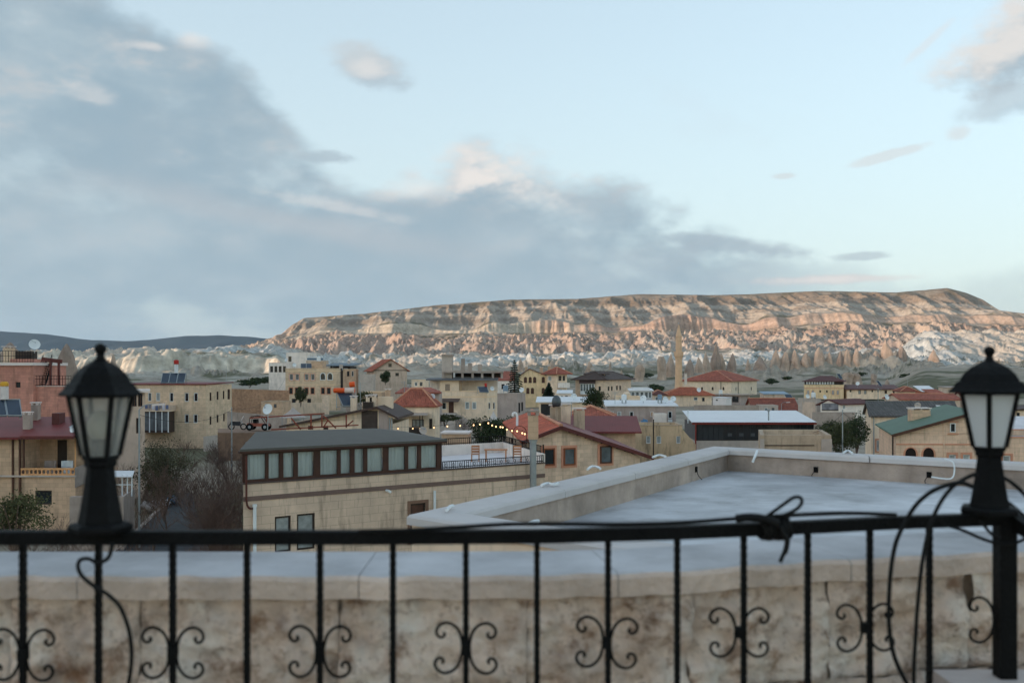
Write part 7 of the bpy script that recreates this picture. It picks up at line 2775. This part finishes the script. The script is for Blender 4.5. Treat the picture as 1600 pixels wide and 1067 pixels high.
GB_ = 'bare trees in the garden below'
protos = [tree_proto('bare_tree', 1, BARK, TWIG, '', group=GB_, h=6.0, stems=1, spread=0.55),
          tree_proto('bare_tree', 2, BARK, TWIGR, '', group=GB_, h=5.2, stems=3, spread=0.6),
          tree_proto('bare_tree', 3, TWIGR, TWIGR, '', group=GB_, h=4.4, stems=5, spread=0.45),
          tree_proto('bare_tree', 4, BARK, TWIG, '', group=GB_, h=7.0, stems=1, spread=0.5, depth=6)]
bpy.context.view_layer.update()
PT = {p.name: children_of(p) for p in protos}
spots = [(243, 62, 0, 1.0, 'bare tree beside the lamp post at the lane'), (262, 68, 3, 0.85, 'tall bare tree in the olive brush beyond the lane'), (296, 66, 1, 1.0, 'bare bush over the end of the lane'),
         (322, 61, 2, 1.1, 'reddish bare bush midway between lane and hotel'), (345, 64, 1, 1.15, 'spreading bare tree near the hotel corner'), (366, 58, 2, 1.1, 'reddish bare bush against the hotel corner'),
         (318, 52, 2, 0.9, 'low bare bush at the handrail, middle of the garden'), (352, 51, 1, 0.8, 'low bare bush at the handrail near the hotel'), (376, 76, 0, 0.9, 'bare tree behind the hotel corner'),
         (205, 74, 3, 0.75, 'bare tree in front of the beige terraced house'), (309, 84, 0, 0.95, 'bare tree before the ochre building corner'), (250, 82, 1, 1.0, 'bare tree below the cluttered balcony'),
         (338, 86, 1, 1.0, 'bare tree below the pale garden wall'), (231, 92, 0, 0.9, 'bare tree under the brown porch'), (360, 95, 2, 1.2, 'bare brush on the bank beyond the hotel'),
         (285, 93, 3, 0.8, 'bare tree in front of the ochre windows'), (86, 48, 0, 0.95, 'bare tree in front of the veranda house wall'), (112, 50, 1, 0.9, 'bare tree under the balcony side next to the lantern'),
         (36, 52, 0, 1.0, 'bare tree rising over the green bush at the picture edge'), (278, 49, 3, 0.5, 'small bare sapling standing in the lane'), (392, 98, 2, 1.0, 'bare brush on the bank under the big dish'),
         (725, 150, 1, 0.85, 'bare tree at the cream house stairs'), (748, 148, 0, 0.8, 'bare tree between the stairs and the white tent'), (942, 215, 1, 1.0, 'bare tree in front of the mansion'),
         (963, 212, 1, 0.9, 'bare tree in front of the mansion side windows'), (912, 218, 2, 1.1, 'bare brush below the white bay window'), (662, 250, 1, 1.3, 'bare tree beside the orange gable house'),
         (1020, 90, 0, 0.6, 'small bare tree before the weathered yellow house'), (1300, 140, 2, 1.0, 'bare brush beside the concrete shell'), (1330, 150, 1, 0.8, 'bare tree below the retaining wall')]
used = set()
for px, D, k, s, lab in spots:
    z = ground_at(px, D)
    loc = ((px - HX) / F * D, D, z)
    if k not in used:
        used.add(k)
        o = protos[k]
        o.location, o.rotation_euler, o.scale = loc, (0, 0, rnd.uniform(0, 6)), (s, s, s)
        o['label'] = lab
    else:
        copy_tree(protos[k], loc, rnd.uniform(0, 6), s, lab, PT[protos[k].name])


def conifer(px, D, yb, yt, w, label, seed):
    b, tp = W(px, yb, D), W(px, yt, D)
    H = tp.z - b.z
    Rr = w / 2 / F * D
    t = thing('conifer', label, 'tree', b, 'dark conifers between the houses')
    MB().lathe([(-3, 0.22), (H * 0.6, 0.12), (H * 0.98, 0.02)], 7, b).build('trunk', BARK, t)
    r = random.Random(seed)
    V, fs = [], []
    lay = 15
    for i in range(lay):
        f = i / (lay - 1)
        z = H * (0.06 + 0.90 * f)
        L_ = Rr * (1 - f) ** 0.85 * r.uniform(0.8, 1.15) + 0.10
        nb = int(11 - 5 * f)
        for k in range(nb):
            a = 2 * math.pi * (k + r.random() * 0.7) / nb
            l2 = L_ * r.uniform(0.65, 1.12)
            d = Vector((math.cos(a), math.sin(a), 0))
            s = Vector((-d.y, d.x, 0))
            for q in range(20):
                u = (q + r.random()) / 20
                c = b + Vector((0, 0, z)) + d * l2 * u + Vector((0, 0, 0.12 * l2 * u - 0.30 * l2 * u * u + r.uniform(-0.08, 0.08)))
                wd = 0.30 * l2 * (1.1 - u) * 0.5 + 0.08
                for sg in (-1, 1):
                    o = len(V)
                    e = c + s * sg * wd * r.uniform(0.7, 1.3) + d * wd * 0.6 + Vector((0, 0, -0.10 - 0.1 * r.random()))
                    V += [c - d * 0.1, c + d * 0.16, e + d * 0.08, e - d * 0.05]
                    fs.append((o, o + 1, o + 2, o + 3))
    MB().add(V, fs).build('crown', LEAFD, t)


conifer(804, 226, 615, 561, 30, 'tall dark conifer in front of the arched yellow house', 5)
conifer(857.5, 222, 626, 597, 24, 'shorter dark conifer before the turret house', 6)


def bush(px, py, D, w, h, label, seed, m=LEAFB, cat='bush', n=1800, leaf=0.09, name='bush', group=None):
    b = W(px, py, D)
    t = thing(name, label, cat, b, group)
    r = np.random.RandomState(seed)
    # clumps inside an uneven outline
    k = 34
    n = int(n * 1.5)
    cc = r.normal(size=(k, 3))
    cc /= np.linalg.norm(cc, axis=1)[:, None]
    cc *= (r.rand(k, 1) ** 0.4) * 0.78
    idx = r.randint(0, k, n)
    rad = 0.22 + 0.20 * r.rand(k)
    off = r.normal(size=(n, 3))
    off /= np.linalg.norm(off, axis=1)[:, None]
    P = cc[idx] + off * (rad[idx] * r.rand(n) ** 0.5)[:, None]
    P = P * np.array([w / 2, w / 2, h / 2]) + np.array([0, 0, h * 0.52])
    P[:, 2] = np.maximum(P[:, 2], 0.02)
    u = r.normal(size=(n, 3))
    u /= np.linalg.norm(u, axis=1)[:, None]
    v = np.cross(u, r.normal(size=(n, 3)))
    v /= np.linalg.norm(v, axis=1)[:, None]
    s = leaf * (0.6 + 0.8 * r.rand(n))[:, None]
    Q = np.stack([P - u * s, P + v * s * 0.45, P + u * s, P - v * s * 0.45], 1) + np.array(b)
    mb = MB()
    mb.v = [tuple(x) for x in Q.reshape(-1, 3)]
    mb.f = [(4 * i, 4 * i + 1, 4 * i + 2, 4 * i + 3) for i in range(n)]
    mb.m = [0] * n
    mb.build('crown', m, t)
    st = MB()
    rr = random.Random(seed)
    for i in range(7):
        a = rr.uniform(0, 6.28)
        st.tube([b + Vector((0, 0, -0.6)), b + Vector((math.cos(a) * w * 0.12, math.sin(a) * w * 0.12, h * 0.35)), b + Vector((math.cos(a) * w * 0.28, math.sin(a) * w * 0.28, h * 0.75))], [0.05, 0.035, 0.015], 4, False)
    st.build('stems', BARK, t)


bush(22, 850, 44, 4.0, 2.5, 'olive bush at the lower picture edge before the veranda house', 1, mat('olive_shoots', (0.085, 0.085, 0.035), 0.9, 0.45, 1.5, 0.0), n=3000, leaf=0.065)
bush(256, 800, 72, 5.4, 5.4, 'tall olive brown thicket beside the lamp post', 2, mat('olive_brown_leaves', (0.075, 0.066, 0.034), 0.9, 0.45, 1.5, 0.0), n=6500, leaf=0.07)
bush(774, 700, 110, 7.0, 4.2, 'dark green thicket between the terrace and the red tiled roof', 3, LEAFB, n=3600, leaf=0.14)
bush(602, 598, 252, 3.2, 3.2, 'round green tree in front of the orange gable house', 4, LEAFB, n=1600, leaf=0.16)
bush(470, 632, 220, 3.2, 4.0, 'olive tree against the yellow hotel wall', 5, LEAFG, n=1600, leaf=0.16)
bush(928, 645, 118, 3.4, 3.2, 'dark green tree behind the tin kiosk', 6, LEAFB, n=1800, leaf=0.13)
bush(1310, 712, 102, 5.0, 3.4, 'green shrub bank beside the concrete shell', 7, LEAFG, n=2600, leaf=0.11)
bush(1338, 705, 106, 3.6, 4.2, 'grey green shrub at the charcoal roofed house corner', 8, LEAFB, n=2200, leaf=0.11)
bush(1302, 682, 125, 5.4, 2.0, 'low green scrub on the slope under the retaining wall', 9, LEAFG, n=1800, leaf=0.12)
bush(1024, 613, 290, 6.0, 2.4, 'dark hedge trees at the foot of the minaret', 10, LEAFB, n=1500, leaf=0.25)
bush(568, 634, 150, 5.0, 2.2, 'green scrub behind the orange tank', 11, LEAFG, n=1500, leaf=0.14)
bush(425, 600, 330, 16, 2.6, 'long dark scrub on the terrace left of the white block', 12, LEAFB, n=2200, leaf=0.3)
bush(390, 603, 300, 10, 2.0, 'dark scrub above the stone terrace wall', 13, LEAFB, n=1600, leaf=0.26)
bush(695, 660, 140, 5.0, 1.2, 'low green hedge under the cream house porch', 14, LEAFG, n=1300, leaf=0.12)
bush(1530, 616, 250, 7.0, 2.0, 'dark scrub beyond the far farm yard', 15, LEAFB, n=1300, leaf=0.22)
for i, (px, y, D, w) in enumerate(((1330, 590, 520, 9), (1345, 588, 560, 7), (1420, 592, 470, 10), (1450, 598, 420, 9), (1480, 594, 450, 8), (1110, 598, 470, 9), (1205, 600, 460, 8), (1230, 596, 500, 7), (1010, 590, 560, 9), (980, 592, 540, 7))):
    bush(px, y, D, w, 2.6, ('round dark bush in the fields, ' + ['behind the gallery house', 'above the long cream house', 'before the white hill path', 'over the brick shed', 'beyond the far farm', 'behind the mosque', 'past the mosque corner', 'beside the chimney row', 'near the twin pillars', 'behind the glass kiosk'][i]),
         30 + i, LEAFB, n=500, leaf=0.4, group='bushes in the fields')

# ------------------------------------------------------------------ terrace wall, lane, lamp posts, tent, odds and ends
def terrace_wall():
    t = thing('terrace_wall', 'long brown stone retaining wall beyond the ochre building', 'wall', W(405, 640, 200))
    MB().hexa([W(352, 650, 215), W(452, 650, 196), W(452, 650, 197), W(352, 650, 216)], [W(352, 607, 215), W(452, 610, 196), W(452, 610, 197), W(352, 607, 216)]).build(
        'wall', mat('rubble_wall', C(158, 130, 104), 0.95, 0.2, 1.0, 0.5, blocks=(0.8, 0.35, 0.2), stain=0.3), t)
    t = thing('yard_screen', 'grey rendered yard wall beside the parked machines', 'wall', W(385, 660, 120))
    MB().hexa([W(355, 700, 122), W(448, 700, 116), W(448, 700, 116.4), W(355, 700, 122.4)], [W(355, 643, 122), W(448, 650, 116), W(448, 650, 116.4), W(355, 643, 122.4)]).build('wall', CONC, t)


terrace_wall()


def tent(px, yt, yb, w, D, label, m):
    a = W(px, yb, D)
    tp = W(px, yt, D)
    r = w / 2 / F * D
    n = 20
    V, fs = [], []
    for i, (f, k) in enumerate(((0, 1.0), (0.12, 0.86), (0.3, 0.62), (0.55, 0.36), (0.8, 0.15), (1.0, 0.02))):
        for j in range(n):
            an = 2 * math.pi * j / n
            q = 1 + 0.07 * math.cos(4 * an)
            V.append((a.x + r * k * q * math.cos(an), a.y + r * k * q * math.sin(an), a.z + (tp.z - a.z) * f))
    fs = [(i * n + j, i * n + (j + 1) % n, (i + 1) * n + (j + 1) % n, (i + 1) * n + j) for i in range(5) for j in range(n)]
    t = thing('tent', label, 'tent', (a.x, a.y, a.z - 2))
    MB().add(V, fs).build('canopy', m, t, smooth=True)
    for i in (-1, 1):
        for j in (-1, 1):
            MB().tube([(a.x + i * r * 0.7, a.y + j * r * 0.7, a.z - 2.2), (a.x + i * r * 0.7, a.y + j * r * 0.7, a.z + 0.1)], 0.05, 6).build('pole', GALV, t)


tent(771, 642, 660, 22, 120, 'small pointed white tent beside the grey house', mat('tent_canvas', C(196, 194, 188), 0.8, 0.06))
tent(458, 636, 652, 40, 112, 'grey sheet draped to a peak behind the steel frame', mat('grey_canvas', C(170, 164, 156), 0.85, 0.1))


def lane():
    P = [(176, 880, ), (232, 812), (262, 790), (292, 776)]
    zr = -11.6
    a = [Wz(175, 872, zr), Wz(330, 872, zr), Wz(306, 800, zr), Wz(300, 772, zr), Wz(272, 772, zr), Wz(248, 800, zr)]
    structure(MB().poly([p + Vector((0, 0, 0.15)) for p in a]).build('lane', mat('asphalt', (0.055, 0.055, 0.058), 0.9, 0.2, 2.0, 0.3), None), 'narrow asphalt lane between the gardens')
    k = MB()
    for p, q in ((a[0], a[5]), (a[5], a[4])):
        k.bar(p + Vector((0, 0, 0.2)), q + Vector((0, 0, 0.2)), 0.18, 0.24)
    tag(structure(k.build('kerb', CONCL, None)), 'pale kerb along the lane')


lane()


def lamp_post(px, yb, yt, D, label, arm=0):
    b, tp = W(px, yb, D), W(px, yt, D)
    t = thing('street_lamp', label, 'street lamp', b, 'street lamps in the town')
    MB().lathe([(-3, 0.09), (tp.z - b.z, 0.05)], 8, b).build('pole', GALV, t)
    if arm:
        e = tp + Vector((arm, 0, 0.35))
        MB().tube(smoothpath([tp, tp + Vector((arm * 0.4, 0, 0.3)), e], 4), 0.035, 6).build('arm', GALV, t)
        MB().box(e + Vector((arm * 0.25, 0, -0.02)), (0.38, 0, 0.03), (0, 0.13, 0), (0, 0, 0.06)).build('lamp_head', TRIMW, t)


lamp_post(217.5, 830, 640, 64, 'thin grey lamp post beside the lane with a short arm', 1.0)
lamp_post(362, 700, 636, 98, 'grey pole standing before the ochre building', 0)
lamp_post(1316.5, 712, 640, 100, 'slim grey pole beside the concrete shell', 0)
lamp_post(1221, 645, 631, 205, 'curved street lamp above the white restaurant roof', 1.1)
lamp_post(353.5, 600, 572, 300, 'thin far pole in the field beyond the ochre building', 0)


def machines():
    o = W(404, 672, 108)
    t = thing('buggy', 'orange open buggy parked behind the bare trees', 'vehicle', o)
    org = mat('orange_paint', C(138, 76, 56), 0.6, 0.15, 2.0)
    MB().hexa([o + Vector(v) for v in ((-1.2, -0.6, 0.45), (1.2, -0.6, 0.45), (1.2, 0.6, 0.45), (-1.2, 0.6, 0.45))], [o + Vector(v) for v in ((-1.1, -0.5, 0.8), (1.05, -0.5, 0.72), (1.05, 0.5, 0.72), (-1.1, 0.5, 0.8))]).build('body', org, t)
    for y in (-0.5, 0.5):
        cg = MB()
        cg.tube(smoothpath([o + Vector(v) for v in ((-0.9, y, 0.75), (-0.7, y, 1.45), (0.25, y, 1.5), (0.8, y, 0.8))], 4), 0.045, 6)
        cg.build('roll_bar', WOODD, t)
    MB().abox(o.x - 0.75, o.x + 0.3, o.y - 0.5, o.y + 0.5, o.z + 1.49, o.z + 1.54).build('roof', org, t)
    MB().abox(o.x - 0.5, o.x - 0.1, o.y - 0.45, o.y + 0.45, o.z + 0.8, o.z + 1.2).build('seat', IRON, t)
    for x in (-0.8, 0.85):
        for y in (-0.62, 0.62):
            w = MB().tube([o + Vector((x, y - 0.12, 0.38)), o + Vector((x, y + 0.12, 0.38))], 0.38, 14).build('wheel', IRON, t)
            MB().tube([o + Vector((x, y - 0.13, 0.38)), o + Vector((x, y + 0.13, 0.38))], 0.17, 10).build('rim', GALV, w)
    o = W(371, 671, 108)
    t = thing('motorbike', 'dark motorbike parked beside the orange buggy', 'motorbike', o)
    for x in (-0.65, 0.65):
        MB().tube([o + Vector((x + 0.3 * math.cos(a), 0, 0.32 + 0.3 * math.sin(a))) for a in np.linspace(0, 6.283, 15)], 0.06, 6, False).build('wheel', IRON, t)
    MB().hexa([o + Vector(v) for v in ((-0.7, -0.12, 0.5), (0.3, -0.12, 0.4), (0.3, 0.12, 0.4), (-0.7, 0.12, 0.5))], [o + Vector(v) for v in ((-0.75, -0.12, 0.78), (0.35, -0.14, 0.9), (0.35, 0.14, 0.9), (-0.75, 0.12, 0.78))]).build('body', mat('bike_paint', (0.03, 0.032, 0.036), 0.35), t)
    MB().abox(o.x - 0.7, o.x + 0.05, o.y - 0.13, o.y + 0.13, o.z + 0.785, o.z + 0.87).build('seat', IRON, t)
    MB().bar(o + Vector((0.65, 0, 0.35)), o + Vector((0.38, 0, 1.05)), 0.06).build('fork', GALV, t)
    MB().bar(o + Vector((0.38, -0.35, 1.05)), o + Vector((0.38, 0.35, 1.05)), 0.03).build('handlebar', IRON, t)
    MB().box(o + Vector((0.5, 0, 1.15)), (0.03, 0, 0.12), (0, 0.16, 0), (0.12, 0, 0.22)).build('windscreen', TRIMW, t)
    yd = MB().hexa([W(340, 720, 104), W(436, 720, 104), W(436, 672, 113), W(340, 672, 113)], [W(340, 676, 104), W(436, 676, 104), W(436, 669.5, 113), W(340, 669.5, 113)]).build('yard_terrace', mat('packed_earth', C(128, 108, 90), 0.95, 0.2, 1.0), None)
    structure(yd, 'raised earth yard the machines stand on')
    for k, (px, y, c, lab) in enumerate(((252, 784, C(196, 196, 200), 'pale rubbish sack at the head of the lane'), (264, 779, C(92, 128, 160), 'blue rubbish sack at the head of the lane'), (232, 790, C(150, 146, 142), 'grey rock dumped beside the lamp post'))):
        c0 = Wz(px, y + 8, -11.4)
        o = MB().ball(c0 + Vector((0, 0, 0.35)), 0.7, 12, 0.6)
        o.v = [(x + 0.12 * math.sin(z * 9 + y_ * 5), y_, z + 0.1 * math.sin(x * 8)) for x, y_, z in o.v]
        tag(o.build('sack' if k < 2 else 'boulder', mat('sack_%s' % lab.split()[0], c, 0.6, 0.15, 2.0, 0.3), None, True, loc=tuple(c0)), lab, 'sack' if k < 2 else 'rock')


machines()


def string_lights():
    B = [(622, 667), (645, 667), (656, 667), (678, 665.5), (699, 663.5), (719, 662.5), (740, 661.5), (750, 660.5), (763, 658.5), (769, 662), (775, 664), (782, 664.5), (785.5, 665),
         (792, 668.5), (800, 670.5), (808, 671), (816, 674), (820, 675.5), (828, 677.5), (829, 681.5)]
    D = lambda px: 84 - (px - 622) / 207 * 22
    t = thing('string_lights', 'string of small warm lit bulbs hung across the gardens', 'string lights', W(720, 662, D(720)))
    MB().tube(smoothpath([W(612, 667, 85)] + [W(x, y, D(x)) for x, y in B], 3), 0.012, 4).build('wire', IRON, t)
    glow = mat('lit_bulb', (0.9, 0.6, 0.3), 0.4, 0.0, 1.0, 0.0, emit=((1.0, 0.55, 0.25), 0.75))
    for x, y in B:
        c = W(x, y + 2.5, D(x))
        b = MB().ball(c, 0.05, 10, 1.2).build('bulb', glow, t, smooth=True)
        MB().tube([c + Vector((0, 0, 0.06)), c + Vector((0, 0, 0.14))], 0.03, 6).build('socket', IRON, b)


string_lights()


def arch_frame():
    t = thing('garden_arch', 'thin black iron arch beside the red tiled roof', 'arch', W(812, 690, 62))
    c = W(812, 676, 62)
    MB().tube([c + Vector((0.42 * math.cos(a), 0, 0.42 * math.sin(a))) for a in np.linspace(0, math.pi, 12)], 0.02, 5).build('hoop', IRON, t)
    for s in (-1, 1):
        MB().tube([c + Vector((0.42 * s, 0, 0)), c + Vector((0.42 * s, 0, -2.2))], 0.02, 5).build('post', IRON, t)


arch_frame()


# more dishes, masts and water tanks: every roof carries some
for px, y, D, r_, lab, fc in ((460, 570, 244, 0.5, 'white dish at the outer corner of the yellow hotel roof', 0.4), (447, 562, 301, 0.5, 'white dish where the two white blocks meet', -0.4), (545, 566, 276, 0.5, 'grey dish on the timber cafe roof', 0.2),
                          (769, 607, 171, 0.4, 'white dish on the cream house terrace corner', 0.5), (815, 609, 153, 0.4, 'white dish on the grey house roof', -0.4), (897, 619, 130, 0.42, 'white dish on the tin kiosk roof', 0.4),
                          (1005, 622, 153, 0.5, 'white dish on the long white roof', -0.3), (1040, 624, 153, 0.5, 'grey dish at the end of the long white roof', 0.5), (1052, 623, 154, 0.45, 'white dish above the pale doorway', -0.2),
                          (1092, 609, 256, 0.6, 'white dish on the mosque annex', 0.3), (1289, 620, 182, 0.4, 'white dish on the mural house ridge', 0.4), (1340, 599, 302, 0.6, 'white dish on the long cream house', -0.4),
                          (1386, 620, 113, 0.32, 'white dish on the charcoal roof ridge', 0.4), (1434, 633, 84, 0.26, 'small dish behind the double chimney', -0.4), (984, 657, 90, 0.34, 'white dish at the end of the maroon roof', 0.3),
                          (926, 576, 262, 0.5, 'grey dish on the mansion roof', 0.5), (880, 577, 252, 0.45, 'white dish on the turret roof', -0.5), (1262, 619, 184, 0.4, 'white dish on the concrete tower', 0.2)):
    dish(px, y, D, r_, lab, fc, pole=1.4, m=WHITE if 'white' in lab else CONCL)


def mast(px, y0, y1, D, lab):
    b, tp = W(px, y1, D), W(px, y0, D)
    t = thing('antenna_mast', lab, 'antenna', b, 'antenna masts on the roofs')
    MB().tube([b - Vector((0, 0, 0.8)), tp], 0.035, 5).build('mast', GALV, t)
    for k, (f, w) in enumerate(((0.98, 0.5), (0.88, 0.42), (0.78, 0.36))):
        c = b.lerp(tp, f)
        MB().tube([c - Vector((w, 0, 0)), c + Vector((w, 0, 0))], 0.016, 4).build('element', GALV, t)


for px, y0, y1, D, lab in ((563, 598, 634, 92, 'thin aerial on the brown gable roof'), (632, 596, 610, 132, 'thin aerial on the red hipped roof'), (640, 604, 618, 135, 'second thin aerial on the red hipped roof, nearer the gable chimneys'), (700, 540, 556, 175, 'aerial on the concrete stair head'),
                           (797, 566, 582, 264, 'aerial on the red roof end behind the conifer'), (893, 628, 644, 100, 'aerial over the orange hipped roof'), (961, 612, 628, 152, 'aerial at the near end of the long white roof'), (1150, 604, 618, 262, 'aerial on the flat porch roof'),
                           (1256, 605, 624, 184, 'aerial on the concrete tower'), (1372, 606, 626, 114, 'aerial on the charcoal roof'), (1418, 590, 606, 303, 'aerial at the far end of the long maroon roof'), (520, 560, 577, 246, 'aerial on the yellow hotel roof')):
    mast(px, y0, y1, D, lab)


def water_tank(px, yb, D, r_, h, lab, m):
    b = W(px, yb, D)
    t = thing('water_tank', lab, 'water tank', b, 'water tanks on the roofs')
    MB().lathe([(0.3, r_), (0.3 + h, r_), (0.3 + h * 1.12, r_ * 0.4)], 14, b).build('tank', m, t)
    for s in (-1, 1):
        MB().abox(b.x + s * r_ * 0.7 - 0.05, b.x + s * r_ * 0.7 + 0.05, b.y - 0.5, b.y + 0.5, b.z - 0.3, b.z + 0.3).build('stand', GALV, t)


for px, yb, D, r_, h, lab, m in ((498, 566, 247, 0.5, 1.0, 'white water tank on the yellow hotel penthouse', WHITE), (533, 577, 262, 0.5, 0.9, 'grey water tank beside the timber cafe', CONCL), (975, 628, 153, 0.4, 0.8, 'white water tank on the long white roof', WHITE), (1031, 627, 153, 0.35, 0.7, 'blue water tank on the long white roof', MATS['blue_sheet']),
                                 (1126, 617, 261, 0.5, 0.9, 'white water tank behind the white cabin', WHITE), (1271, 623, 185, 0.4, 0.8, 'white water tank on the concrete tower', WHITE), (790, 614, 154, 0.4, 0.8, 'blue water tank on the grey house', MATS['blue_sheet'])):
    water_tank(px, yb, D, r_, h, lab, m)


def wire(lab, a, b, sag=0.6, r_=0.016):
    P = [a.lerp(b, k / 14) - Vector((0, 0, sag * 4 * (k / 14) * (1 - k / 14))) for k in range(15)]
    tag(MB().tube(P, r_, 4).build('overhead_wire', IRON, None, loc=tuple(a)), lab, 'wire', 'overhead wires')


wire('overhead wire from the lane lamp post to the grey pole', W(217.5, 648, 64), W(362, 640, 98), 0.8)
wire('overhead wire from the grey pole to the yellow hotel', W(362, 640, 98), W(446, 590, 240), 2.0)
wire('overhead wire from the slim pole to the charcoal roofed house', W(1316.5, 644, 100), W(1353, 655, 110), 0.4)
wire('overhead wire from the slim pole to the concrete shell', W(1316.5, 646, 100), W(1270, 676, 92), 0.3)

# dry brush and weeds on the garden ground, too many to count
def brush():
    r = np.random.RandomState(9)
    n = 5200
    px = r.uniform(185, 385, n)
    D = r.uniform(46, 100, n)
    keep = ~((px > 232) & (px < 300) & (D < 82))
    px, D = px[keep], D[keep]
    n = len(px)
    X = (px - HX) / F * D
    Z = np.interp(D, [40, 90, 140], [-12, -11.6, -11.2])
    mb = MB()
    V = np.zeros((n, 3, 3))
    a = r.uniform(0, 6.28, n)
    h = r.uniform(0.4, 1.6, n)
    V[:, 0] = np.stack([X - 0.02, D, Z], 1)
    V[:, 1] = np.stack([X + 0.02, D, Z], 1)
    V[:, 2] = np.stack([X + 0.5 * np.cos(a) * h, D + 0.5 * np.sin(a) * h, Z + h], 1)
    mb.v = [tuple(v) for v in V.reshape(-1, 3)]
    mb.f = [(3 * i, 3 * i + 1, 3 * i + 2) for i in range(n)]
    mb.m = [0] * n
    o = mb.build('dry_brush', TWIG, None)
    tag(o, 'dry stalks and brush covering the garden ground', 'brush', None, 'stuff')


brush()

# ------------------------------------------------------------------ air
def haze():
    mb = MB()
    mb.abox(-9800, 9800, -1400, 12300, -60, 620)
    m = bpy.data.materials.new('evening_haze')
    N, L = nodes_of(m)
    N.remove(N['Principled BSDF'])
    v = N.new('ShaderNodeVolumePrincipled')
    v.inputs['Color'].default_value = (0.55, 0.76, 1.0, 1)
    v.inputs['Density'].default_value = HAZE
    v.inputs['Anisotropy'].default_value = 0.2
    L.new(v.outputs[0], N['Material Output'].inputs['Volume'])
    o = mb.build('haze', m, None)
    o['kind'] = 'stuff'
    o['label'] = 'thin bluish evening haze over the valley'


HAZE = 2.6e-5
haze()
